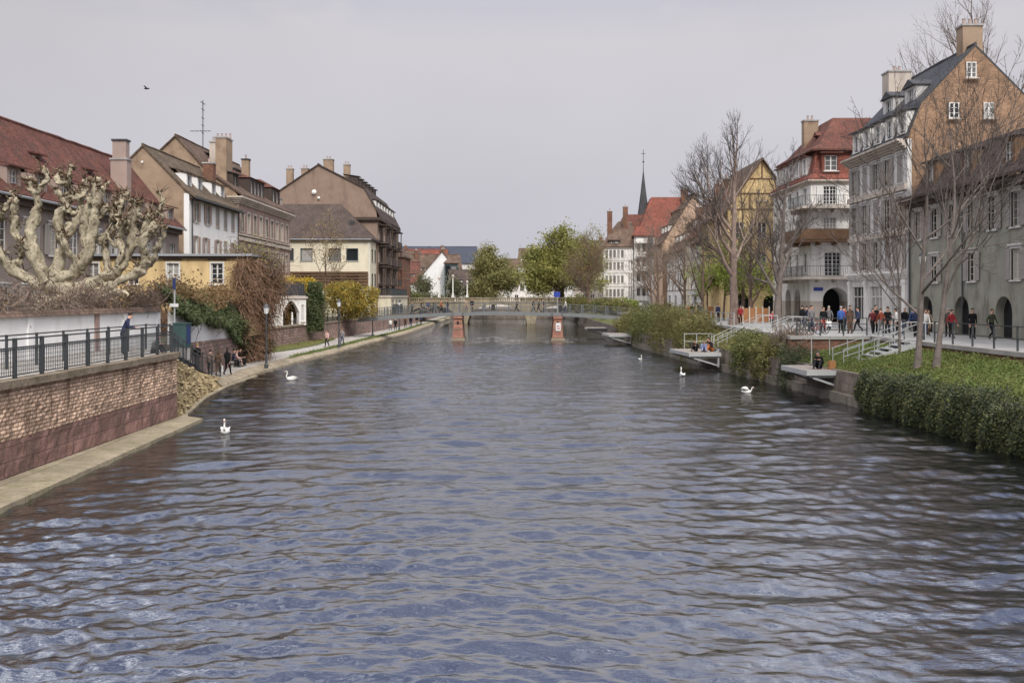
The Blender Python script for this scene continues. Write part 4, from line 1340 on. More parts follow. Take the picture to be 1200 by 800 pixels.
h = lhouse('sandstone_house', 'red sandstone house with a hipped brown roof beyond the balconied house', -19.6, 178, 189, 8)
h.row('F', (2, 5.5, 9), 8.6, .9, 1.5, 'plain'); h.win('L', 2.2, 9.4, .9, 1.5, 'plain')
h.wall(12.4, 'red_brick'); h.rings([(-.3, -.3, -.3, -.3, 12.3), (-.3, -.3, -.3, -.3, 12.5), (2.5, 2.5, 3.9, 3.9, 17.6)], 'brown_tile'); h.chimney(3, 1.5, 12.6, 14.8, .4, .4, 'pale_stone', 1)

h = House('cream_terrace_building', 'low cream building with a railed roof terrace at the end of the left path', 'building', -24.3, 150.5, R(90), 2.3, 24, 5.2, None)
h.root.location.x = -18.6
h.row('F', (3, 8, 13), 3.0, 2.6, 1.7, 'fardark')
h.wall(5.35, 'cream_plaster'); h.band(5.1, .28, .15, 'pale_stone')
b = MB(); b.box(.02, 23.9, .02, 5.1, h.z(5.38), h.z(5.42)); h.part(b, 'terrace_deck', 'concrete')
h.rail([(.1, 5), (.1, .1), (23.9, .1)], 5.42, 1.05)
b = MB(); b.box(2.2, 15, -.16, -.05, h.z(2.7), h.z(4.0)); h.part(b, 'dark_panel', 'dark_metal')

# yellow garden house
h = House('yellow_garden_house', 'low ochre yellow garden house with flat grey roof and white shuttered windows', 'house', -31.2, 70.2, 0, 2.45, 12.4, 4.4)
for u in (6.95, 10.1): h.win('F', u, 6.15, .85, 1.5, 'lattice')
h.win('F', 4.1, 6.15, .8, .85, 'small'); h.win('F', 1.2, 6.15, .85, 1.5, 'lattice'); h.win('R', 2, 5.5, .8, 1.4, 'small')
h.wall(8.15, 'yellow_plaster')
b = MB(); b.box(-.3, 12.7, -.35, 4.6, h.z(8.153), h.z(8.32)); h.part(b, 'roof', 'zinc')
b = MB(); b.box(-.2, 12.6, -.2, -.003, h.z(7.98), h.z(8.15)); h.part(b, 'eaves_board', 'dark_wood')
for u in (1.2, 6.95, 10.1):
    b = MB(); b.box(u - .65, u + .65, -.1, -.003, h.z(7.87), h.z(7.97)); h.part(b, 'lintel', 'dark_wood')
    b = MB(); b.lathe([(.06, 0), (.06, .03)], (0, 0, 0), 8); o = b.build('wall_anchor', 'dark_metal', h.root, (u + 1.8, -.02, h.z(7.2))); o.rotation_euler = (R(90), 0, 0)

# terrace pavilion with the pointed arch
h = House('arched_pavilion', 'pale stuccoed terrace pavilion with one pointed arch and an iron railing on top', 'pavilion', -24.2, 98.6, R(46), 2.32, 4.15, 3.6)
h.open = True
h.arch('F', 2.35, 2.325, 4.85, 1.95, pointed=True)
h.win('F', .62, 3.4, .34, .9, 'small'); h.win('F', 3.75, 2.7, .34, 1.7, 'small')
h.wall(5.2, 'white_plaster', sides='FLR'); h.band(5.05, .2, .14, 'pale_stone')
b = MB()
b.box(0.0, 4.15, .0, 3.6, h.z(5.253), h.z(5.35)); h.part(b, 'terrace_deck', 'concrete')
h.rail([(.05, 3.5), (.05, .08), (4.1, .08), (4.1, 3.5)], 5.35, 1.45, gap=.2)
b = MB(); b.box(.1, 4.05, .16, .19, h.z(5.4), h.z(6.6)); h.part(b, 'reed_screen', 'dark_fabric')
b = MB()
b.lathe([(.14, 0), (.10, .08), (.06, .3), (.1, .36), (.12, .5), (.08, .8), (.09, .95), (.05, 1.05), (.075, 1.15), (.02, 1.27)], (0, 0, 0), 10)
tag(b.build('garden_statue', 'white_plaster', None, Vector((-22.45, 100.2, 2.41)), smooth=True), 'small white statue standing in the pointed arch of the pavilion', 'statue')

# ------------------------------------------------------------------ houses beyond the two bridges
FG = 'houses beyond the far bridge'
def fhouse(name, label, x, y, rz, W, D, eave, ridge, mw, mr, rows, n, st='far', axis='x', group=FG, dorms=0, chim=(), ov=.3, gm=None, sidewin=None, zb=2.3, band=None):
    h = House(name, label, 'house', x, y, rz, zb, W, D, group)
    if axis == 'x': pr = [(-.5, eave - .25), (D / 2, ridge), (D + .5, eave - .25)]
    else: pr = None
    for z in rows:
        h.row('F', [W * (i + .5) / n for i in range(n)], z, min(1.1, W / n * .55), 1.7, st)
        if sidewin: h.row(sidewin, [D * (i + .5) / 3 for i in range(3)], z, 1., 1.7, st)
    h.wall(eave, mw, prof=pr, gm=gm)
    if pr: h.roof(pr, mr, ov=ov)
    else: h.rings([(-.3, -.3, -.3, -.3, eave - .1), (-.3, -.3, -.3, -.3, eave + .1), (W * .25, W * .25, D / 2 - .1, D / 2 - .1, ridge)], mr)
    if band: h.band(eave - .25, .3, .25, band)
    k = (ridge - eave) / (D / 2)
    for i in range(dorms):
        h.dormer(W * (i + .5) / dorms, 1.0, eave + k * .9, min(1.5, W / dorms * .6), 1.1, 2., mw, mr, 'dorm', ww=.8, wh=.75, rise=.4)
    for u, y_ in chim: h.chimney(u, y_, eave + .3, ridge + 1.1, .45, .5, 'red_brick', 2)
    return h
fhouse('slate_roof_hall', 'huge hall with long blue grey slate roof on the skyline left of the river', -47, 345, 0, 34, 24, 17., 23.2, 'grey_plaster', 'blue_slate', (9, 13), 9, 'fardark')
fhouse('red_roof_block', 'distant block with bright red tiled roof below the long slate roof', -34.5, 305, 0, 14, 12, 14.5, 20.0, 'white_plaster', 'bright_tile', (6, 10), 5, chim=((1, 4), (12.5, 4)))
fhouse('mansard_house', 'distant pale house with brown dormered roof directly left of the glazed bay', -27.0, 262, R(14), 14, 10, 10.8, 16.6, 'grey_plaster', 'brown_tile', (4, 7.5), 6, dorms=6, chim=((2, 4),))
h = fhouse('white_gable_house', 'distant white gabled house with smooth blank gable and glazed bay beside it', -12.6, 255, R(90) + .1, 15, 11.2, 9.8, 16.8, 'clean_plaster', 'brown_tile', (4.2,), 4, dorms=4, chim=((9, 5),))
h = House('glazed_bay', 'narrow glass fronted stair bay left of the white blank gable', 'building', -17.2, 250, 0, 2.3, 3.2, 4, FG)
for z in (4, 7.2, 10.4): h.row('F', (.85, 2.35), z, 1.3, 2.7, 'modern')
h.wall(13.6, 'green_metal'); h.rings([(-.3, -.3, -.3, -.3, 13.6), (-.3, -.3, -.3, -.3, 13.8), (1, 1, 2, 1.5, 15.2)], 'brown_tile')
fhouse('stepped_gable_house', 'distant white house with several small white gables on the left bank', -33., 272, R(20), 9, 10, 11.5, 18.0, 'white_plaster', 'brown_tile', (5, 8.3), 4, dorms=3)
fhouse('small_white_house', 'small white house with mossy roof just left of the round crowned tree', -14.2, 236, R(15), 7, 8, 7.2, 11.6, 'white_plaster', 'dark_tile', (3.6,), 3, dorms=2)
fhouse('low_brown_house', 'low brown roofed house at the foot of the distant left bank', -36.5, 228, R(8), 15, 9, 8.5, 13.4, 'grey_plaster', 'red_tile', (4.2,), 6, dorms=4)
fhouse('white_quay_house', 'white quayside house with dormered brown roof between the two big leafed trees', 1.6, 252, R(-6), 7.6, 9, 13.2, 17.6, 'white_plaster', 'brown_tile', (3.4, 6.6, 9.8), 4, dorms=3)
fhouse('grey_quay_house', 'lower pale grey quayside house with arched door right of the white quayside house', 8.4, 248, R(-10), 11, 9, 10.6, 17.2, 'grey_plaster', 'mossy_tile', (3.4, 6.9), 6, dorms=4)
fhouse('brown_gable_block', 'broad house with dull brown roof and brick chimney behind the big leafed tree', 15.2, 268, 0, 14, 12, 15, 20.6, 'pale_stone', 'brown_tile', (4, 8, 12), 6, chim=((9.5, 5),))
fhouse('pale_far_house', 'pale distant house with brown roof half hidden behind the round crowned tree', -9.5, 282, R(-3), 12, 9, 10.5, 16, 'white_plaster', 'brown_tile', (4, 7.2), 5, dorms=3)
# ------------------------------------------------------------------ houses of the right quay
RG = 'houses along the right quay'
def rhouse(name, label, x, y0, y1, D, zb=PZ, group=RG):
    return House(name, label, 'house', x, y1, R(-90), zb, y1 - y0, D, group)

# lower grey green house next to the camera
h = rhouse('grey_green_house', 'low grey green house with deep dark eaves and dormers below the orange brick gable', 27.4, 36, 67.7, 10)
us = [1.6 + 2.55 * i for i in range(12)]
h.row('F', us, 9.1, 1.0, 1.9, 'grey'); h.row('F', us[1::2], 6.2, 1.0, 1.7, 'grey')
for u in us[::2]: h.arch('F', u + 1.2, 2.905, 5.3, 1.9)
h.wall(11.75, 'green_plaster')
for u in (.3, 8.2, 16.1, 24.): h.pipe(u, 3.0, 11.3)
pr = [(-1.0, 11.75), (.3, 12.1), (1.7, 14.7), (5, 15.6), (10.4, 12)]
h.roof(pr, 'dark_tile', ov=.05, th=.18)
h.band(11.3, .42, .8, 'dark_wood', sides='F', steps=2)
for u in us[::2]: h.dormer(u + .6, .55, 12.5, 1.5, 1.75, 2., 'brown_wood', 'dark_tile', 'dormdark', ww=.85, wh=1.3, rise=.3)

# grey house with orange brick gable
h = rhouse('grey_mansard_house', 'tall pale grey house with shuttered windows, dormered slate mansard and orange brick gable', 27.4, 68, 79.7, 9.4)
us = [1.25 + 2.3 * i for i in range(5)]
h.row('F', us, 13.3, 1.05, 1.95, ['grey', 'greyc', 'grey', 'grey', 'greyc'])
h.row('F', us, 10.15, 1.05, 2.2, ['grey', 'grey', 'greyc'])
h.row('F', us, 7.3, 1.05, 2.1, ['greyc', 'grey', 'grey'])
for u in (2.0, 5.85, 9.7): h.op['F'].append((u, 0.02, 2.5, 3.1, 0))
pr = [(-.3, 16.1), (.05, 16.4), (1.0, 18.7), (4.7, 22.6), (8.6, 18.7), (9.6, 16.2)]
h.wall(16.2, 'grey_plaster', prof=pr, gm='orange_brick')
b = MB(); b.box(11.704, 11.73, .3, 9.4, 0, h.z(16.2)); h.part(b, 'side_wall', 'orange_brick')
h.roof(pr, 'slate', ov=.02, th=.16)
h.band(15.6, .62, .75, 'pale_stone', steps=4, sides='F'); h.band(12.72, .4, .2, 'pale_stone', 'string_course', 'F'); h.band(9.6, .32, .16, 'pale_stone', 'string_course', 'F'); h.band(6.55, .55, .4, 'white_plaster', 'shop_cornice', 'F', 3)
for u in (.35, 3.92, 7.78, 11.35):
    b = MB(); b.box(u - .3, u + .3, -.16, -.003, .0, h.z(6.5)); b.box(u - .36, u + .36, -.2, -.161, 0, .5); b.box(u - .36, u + .36, -.2, -.161, h.z(6.2), h.z(6.45)); h.part(b, 'pilaster', 'white_plaster')
for u in (2.0, 5.85, 9.7):
    b = MB(); b.box(u - 1.25, u + 1.25, .16, .2, .6, 3.1)
    o = h.part(b, 'shop_window', 'pane'); b = MB(); b.box(u - 1.25, u + 1.25, .1, .2, 0.02, .598)
    for k in (-1.2, -.4, .4, 1.2): b.box(u + k - .05, u + k + .05, .1, .158, .6, 3.1)
    b.box(u - 1.25, u + 1.25, .09, .155, 2.3, 2.4); b.build('shop_frame', 'grey_plaster', o)
for u in us: h.dormer(u, .1, 16.55, 1.5, 1.75, 1.6, 'white_plaster', 'slate', 'dorm', ww=.85, wh=1.3, roof='shed', rise=.25)
for u in (4.3, 8.5): h.dormer(u, 1.5, 19.0, 2.0, 1.5, 2.6, 'grey_plaster', 'slate', 'dormdark', ww=1.0, wh=1.0, roof='gable', rise=.5)
h.chimney(.6, 3.6, 19, 23.2, .7, .9, 'pale_stone', 2); h.chimney(10.2, 5.0, 21.5, 24.3, .5, .7, 'brown_render', 3)
for y_, z_ in ((3.2, 17.6), (5.6, 17.6), (4.4, 20.4)): h.win('R', y_, z_, .7, 1.1, 'plain', cut=False, e=.2)

# white corner house with hipped red roof
h = rhouse('white_corner_house', 'white corner house with hipped red tiled roof, iron balconies and round arches at street level', 27.4, 90, 103, 12)
for z, hh in ((13.75, 1.6), (10.75, 1.75), (7.45, 1.85)):
    for u in (1.3, 3.9, 6.3, 8.7, 11.3): h.win('F', u, z, .95, hh, 'plain')
h.win('R', 1.75, 13.7, 1.2, 1.7, 'whiteshut'); h.win('R', 4.9, 13.7, 1.1, 1.7, 'french')
h.win('R', 1.75, 10.7, 1.2, 1.85, 'french'); h.win('R', 4.9, 10.7, 1.1, 1.85, 'french')
h.win('R', 2.0, 7.15, 1.5, 2.2, 'french'); h.win('R', 5.2, 7.15, 1.1, 2.2, 'french')
h.arch('R', 2.3, 2.905, 6.1, 2.4); h.arch('F', 8.7, 2.905, 6.0, 1.9); h.arch('F', 5.6, 2.905, 6.0, 1.9); h.arch('F', 2.4, 2.905, 6.0, 1.9)
h.wall(4.85, 'pale_stone', name='plinth'); h.wall(15.85, 'white_plaster', z0=4.85)
h.band(15.6, .35, .4, 'pale_stone', steps=3)
h.rings([(-.35, -.35, -.35, -.35, 15.95), (-.35, -.35, -.35, -.35, 16.1), (.25, .25, .25, .25, 16.6), (.75, .75, .75, .75, 18.75)], 'bright_tile', 'mansard')
h.rings([(.2, .2, .2, .2, 18.7), (.2, .2, .2, .2, 18.85), (1.2, 1.2, 1.2, 1.2, 19.5), (4.8, 4.2, 3.4, 2.4, 22.4), (6., 5., 3.9, 3., 22.45)], 'red_tile')
for u in (1.6, 3.8, 6., 8.2, 10.6): h.dormer(u, .12, 16.6, 1.35, 1.75, 1.2, 'white_plaster', 'red_tile', 'dorm', ww=.85, wh=1.3, rise=.15)
for u in (1.9, 5.3): h.dormer(u, .1, 16.6, 1.7, 1.85, 1.2, 'bright_tile', 'red_tile', 'dorm', ww=1.15, wh=1.4, rise=.15, sd='R')
for u in (5.2, 8.6): h.dormer(u, 1.9, 20., .9, .7, 1.6, 'red_tile', 'red_tile', 'dorm', ww=.5, wh=.45, roof='gable', rise=.4)
h.chimney(5.5, 2.2, 19, 22.6, .45, .7, 'brown_render', 2)
def balcony(u0, u1, z, rail_h, m, rm, dp=1.1, rd=4.3):
    b = MB(); z_ = h.z(z)
    b.box(u0, h.W + dp, -dp, -.003, z_ - .22, z_); b.box(h.W + .003, h.W + dp, .0, rd, z_ - .22, z_)
    for u in np.arange(u0 + .3, h.W, 1.6): b.box(u - .1, u + .1, -dp * .8, -.003, z_ - .5, z_ - .223)
    for u in np.arange(.5, rd, 1.5): b.box(h.W + .003, h.W + dp * .8, u - .1, u + .1, z_ - .5, z_ - .223)
    h.part(b, 'balcony', m)
    pts = [(u0 + .05, -dp + .06), (h.W + dp - .06, -dp + .06), (h.W + dp - .06, rd - .05)]
    if rm == 'planks':
        b = MB()
        b.box(u0, h.W + dp, -dp - .05, -dp + .03, z_ + .003, z_ + rail_h); h.part(b, 'balustrade', 'brown_wood'); b = MB(); b.box(h.W + dp - .03, h.W + dp + .05, -dp + .04, rd, z_ + .003, z_ + rail_h)
        h.part(b, 'balustrade', 'brown_wood')
    else: h.rail(pts, z, rail_h, rm, 'balustrade', .2)
balcony(9.5, 13, 13.5, .95, 'pale_stone', 'mid_metal')
balcony(9.3, 13, 10.45, .95, 'brown_wood', 'planks', 1.3)
balcony(5.5, 13, 7.05, 1.0, 'pale_stone', 'mid_metal')
b = MB(); b.box(13.05, 13.09, .25, 1.1, h.z(6.3) - .75, h.z(6.3) - .45)
tag(b.build('street_sign', 'sign_blue', None, h.root.matrix_basis @ Vector((0, 0, .25)), R(-90)), 'small blue street name plate on the white corner house beside the big arch', 'sign')
b = MB(); b.box(13.05, 13.1, 4.4, 5.5, h.z(6.3) - .3, h.z(6.3) - .05)
tag(b.build('shop_sign', 'sign_red', None, h.root.matrix_basis @ Vector((0, 0, 0)), R(-90)), 'narrow dark red shop sign over the right side of the big arch', 'sign')
t = thing('round_shop_sign', 'round black shop sign hanging out over the street from a bracket', 'sign', (30.55, 87.2, 5.6))
b = MB(); b.lathe([(.58, -.05), (.62, 0), (.58, .05)], (0, 0, 0), 20); o = b.build('disc', 'near_black', t); o.rotation_euler = (R(90), 0, 0)
b = MB(); b.bar((0, 0, .62), (0, 0, .85), .05); b.bar((-.1, 0, .85), (.1, 2.7, .85), .06); b.build('bracket', 'dark_metal', t)

# yellow gabled house facing the camera
h = House('yellow_gable_house', 'yellow plastered house with steep half timbered gable facing down the street', 'house', 23.3, 106, R(0), PZ, 7.4, 15, RG)
h.root.rotation_euler = (0, 0, 0)
for z in (11.6, 8.4): h.row('F', (1.3, 3.7, 6.1), z, 1., 1.7, 'plain')
h.win('F', 3.7, 15.6, 1.1, 1.5, 'fardark')
h.row('L', (3, 7, 11), 11.6, 1., 1.7, 'plain'); h.row('L', (3, 7, 11), 8.4, 1., 1.7, 'plain')
h.arch('F', 1.5, 2.905, 5.6, 1.7); h.arch('F', 4.6, 2.905, 5.4, 1.5)
h.wall(14.6, 'yellow_plaster')
gb = MB(); gb.add([(0, 0, h.z(14.6)), (7.4, 0, h.z(14.6)), (3.7, 0, h.z(20.0))], [(0, 1, 2)]); h.part(gb, 'gable', 'yellow_plaster'); gb = MB(); gb.add([(0, 15, h.z(14.6)), (7.4, 15, h.z(14.6)), (3.7, 15, h.z(20.0))], [(0, 1, 2)])
h.part(gb, 'gable', 'yellow_plaster')
b = MB()
for s in (-1, 1):
    x0, x1 = 3.7, 3.7 + s * 4.3
    z0, z1 = h.z(20.05), h.z(13.9)
    b.hexa([(x0, -.4, z0), (x1, -.4, z1), (x1, 15.4, z1), (x0, 15.4, z0), (x0, -.4, z0 + .2), (x1, -.4, z1 + .2), (x1, 15.4, z1 + .2), (x0, 15.4, z0 + .2)])
h.part(b, 'roof', 'brown_tile')
b = MB()
for z, a in ((14.7, 3.6), (16.4, 2.4), (18., 1.3)): b.bar((3.7 - a, -.03, h.z(z)), (3.7 + a, -.03, h.z(z)), .16, .07)
for a, c, e_, f_ in ((1.4, 14.8, 3., 18.), (6., 14.8, 4.4, 18.), (2.4, 14.8, 2.4, 16.3), (5., 14.8, 5., 16.3), (3.7, 18.1, 3.7, 19.6)): b.bar((a, -.03, h.z(c)), (e_, -.03, h.z(f_)), .15, .06)
h.part(b, 'timber_framing', 'brown_wood')
h.chimney(1.2, 6, 15.5, 18.6, .4, .4, 'red_brick', 1)

def row_house(name, label, y0, y1, eave, ridge, mw, mr, x=26.5, D=9, st='plain', tim=True, dorms=3, rows=(10.2, 7.2), bandm=None, chim=True):
    h = rhouse(name, label, x, y0, y1, D)
    n = max(3, int((y1 - y0) / 2.6))
    for z in rows: h.row('F', [h.W * (i + .5) / n for i in range(n)], z, .95, 1.6, st)
    for i in range(0, n, 2): h.op['F'].append((h.W * (i + 1.) / n, 0.02, 1.8, 2.5, 0))
    pr = [(-.7, eave - .3), (.4, eave + .5), (D * .55, ridge), (D + .4, eave - .3)]
    for z in rows[:2]: h.row('R', (1.6, 4.2, 6.8), z, .95, 1.6, st)
    h.wall(eave, mw, prof=pr); h.roof(pr, mr, ov=.25, th=.2)
    b = MB()
    for i in range(0, n, 2):
        u = h.W * (i + 1.) / n; b.box(u - .9, u + .9, .17, .2, .02, 2.5)
    h.part(b, 'shop_window', 'pane')
    if tim:
        timbers(h, 'F', .1, h.W - .1, 6.2, eave - .2, n, 'brown_wood', 2); timbers(h, 'R', .1, D - .1, 6.2, eave - .2, 4, 'brown_wood', 2)
    if bandm: h.band(eave - 1.9, 1.5, .12, bandm, sides='F'); h.band(5.6, .5, .5, bandm, 'awning_band', 'F')
    k = (ridge - eave - .5) / (D * .55 - .4)
    for lev in (0, 1):
        for i in range(dorms):
            h.dormer(h.W * (i + .5 + .1 * lev) / dorms, 1.2 + 1.7 * lev, eave + .5 + k * (1.1 + 1.7 * lev), 1.3 - .3 * lev, .95, 1.6, 'white_plaster' if not lev else mr, mr, 'dorm', ww=.7, wh=.6, rise=.4)
    if chim: h.chimney(h.W * .3, D * .5, ridge - 1, ridge + 1.4, .4, .6, 'red_brick', 2)
    return h
row_house('timber_house', 'half timbered house with brown tiled roof standing behind the yellow gabled house', 122.5, 138, 12.6, 18.9, 'white_plaster', 'brown_tile', x=25.2, bandm='grey_plaster')
row_house('narrow_timber_house', 'narrow half timbered house with red brown roof next in the row behind bare trees', 138.3, 148, 13.6, 20.4, 'cream_plaster', 'red_tile', x=26.0)
row_house('long_timber_house', 'long half timbered house with two rows of small roof dormers behind the bare trees', 148.3, 166, 12.4, 18.4, 'white_plaster', 'brown_tile', x=26.2, dorms=5)
row_house('stone_gable_house', 'peach plastered gabled house below the big red church roof', 166.4, 176, 14.2, 22.6, 'peach_plaster', 'brown_tile', x=25.4, D=10, tim=False)
row_house('grey_row_house', 'plain grey row house between the peach gable and the white balconied tower house', 176.3, 190, 13.5, 19.0, 'grey_plaster', 'brown_tile', x=26.4, tim=False)

# white building with the balcony tower
h = House('white_quay_block', 'white quayside block with rows of small dark windows and a brown roof', 'building', 18.2, 196, R(-4), PZ, 6.0, 12, RG)
for z in (5.2, 7.9, 10.6, 13.0): h.row('F', [.7 + .78 * i for i in range(5)], z, .5, 1.5, 'fardark')
for z in (5.2, 7.9, 10.6): h.row('F', (5.15, 5.65), z, .22, 2.0, 'fardark')
h.row('L', (2, 5, 8), 5.2, 1, 1.6, 'far'); h.row('L', (2, 5, 8), 8.4, 1, 1.6, 'far')
h.wall(15.1, 'white_plaster'); h.band(14.9, .3, .25, 'pale_stone')
for z in (7.2, 9.9, 12.4): h.band(z, .18, .08, 'grey_plaster', 'string_course', 'F')
h.rings([(-.4, -.4, -.4, -.4, 15.1), (-.4, -.4, -.4, -.4, 15.3), (1.2, -.4, 2.5, 2.5, 18.0), (3.2, 0, 5.4, 5.4, 20.6)], 'brown_tile')
h.dormer(2.2, 0.1, 15.3, 2.2, 1.2, 2, 'dark_wood', 'brown_tile', 'dormdark', ww=.8, wh=.8, two=2); h.chimney(1.4, 3, 16, 22.4, .5, .5, 'red_brick', 2); h.chimney(4.6, 4, 18, 23.4, .5, .5, 'red_brick', 1)
h = House('balcony_tower', 'slender white tower house with stacked balconies and a red roof hat', 'building', 24.3, 195, R(-4), PZ, 3.6, 8, RG)
for z in (4.8, 7.7, 10.6, 13.5): h.row('F', (.8, 1.9, 2.9), z, .62, 2.1, 'fardark')
h.wall(17.2, 'white_plaster')
for z in (4.6, 7.5, 10.4, 13.3, 16.):
    b = MB(); b.box(0.4, 3.9, -1., -.003, h.z(z) - .2, h.z(z)); b.box(.4, 3.9, -1., -.93, h.z(z) + .003, h.z(z) + .75); h.part(b, 'balcony', 'white_plaster')
b = MB(); b.box(2.6, 3.7, -1.2, -.003, h.z(4.4), h.z(16.8)); h.part(b, 'trellis', 'dark_metal')
h.rings([(-.4, -.4, -.6, -.4, 17.2), (-.4, -.4, -.6, -.4, 17.4), (.5, .5, 1, 1, 19.2)], 'bright_tile')

# church with the big red roof, its spire
h = House('church', 'church with steep bright red tiled roof and a thin dark spire on the skyline', 'church', 29.6, 232, 0, PZ, 12.6, 16, None)
h.row('F', (2.2, 5, 8, 10.8), 10.5, 1.2, 4.5, 'fardark')
h.wall(18.6, 'pink_stone'); h.rings([(-.4, -.2, -.4, -.4, 18.6), (-.4, -.2, -.4, -.4, 18.8), (4.2, .3, 7.2, 7.2, 29.2), (4.6, .5, 7.9, 7.9, 29.5)], 'bright_tile')
b = MB(); b.box(11.5, 13.1, 5.6, 8.4, h.z(22), h.z(29.2)); b.box(11.7, 12.9, 5.9, 8.2, h.z(29.202), h.z(30.)); b.box(12., 12.6, 6.4, 8., h.z(30.002), h.z(30.8)); h.part(b, 'gable', 'red_brick')
b = MB(); b.box(11.4, 13.2, 5.5, 8.5, h.z(28.9), h.z(29.1)); b.box(11.62, 12.98, 5.85, 8.25, h.z(29.75), h.z(29.9)); h.part(b, 'gable_trim', 'white_plaster')
h.rings([(-6.5, 12.7, 2, 2, 16), (-6.5, 12.7, 2, 2, 16.2), (-2.2, 10., 7, 7, 25.2)], 'red_tile', 'choir_roof')
b = MB(); b.lathe([(1.9, 0), (1.85, 1.2), (1.3, 4.5), (.68, 9.2), (.10, 14.4), (.05, 16.6)], (2.6, 8.6, h.z(21.5)), 8)
o = h.part(b, 'spire', 'slate')
b = MB(); b.bar((2.6, 8.6, h.z(38)), (2.6, 8.6, h.z(41.2)), .12); b.bar((2.1, 8.6, h.z(40.2)), (3.1, 8.6, h.z(40.2)), .12); b.ball((2.6, 8.6, h.z(38.2)), .25, 8, 6); b.build('cross', 'dark_metal', o)
fhouse('grey_roof_house', 'house with dull grey slate roof and stout chimney right of the church roof', 38.5, 205, 0, 14, 10, 18.5, 23.4, 'grey_plaster', 'slate', (9, 13), 5, chim=((2, 4),), group=RG, zb=PZ)
fhouse('end_quay_house', 'plain pale house with brown roof closing the quay behind the white block', 13.6, 216, R(-6), 6.5, 10, 12.8, 17.4, 'pale_stone', 'dark_tile', (4, 7.2), 4, dorms=2, group=RG, zb=2.4)
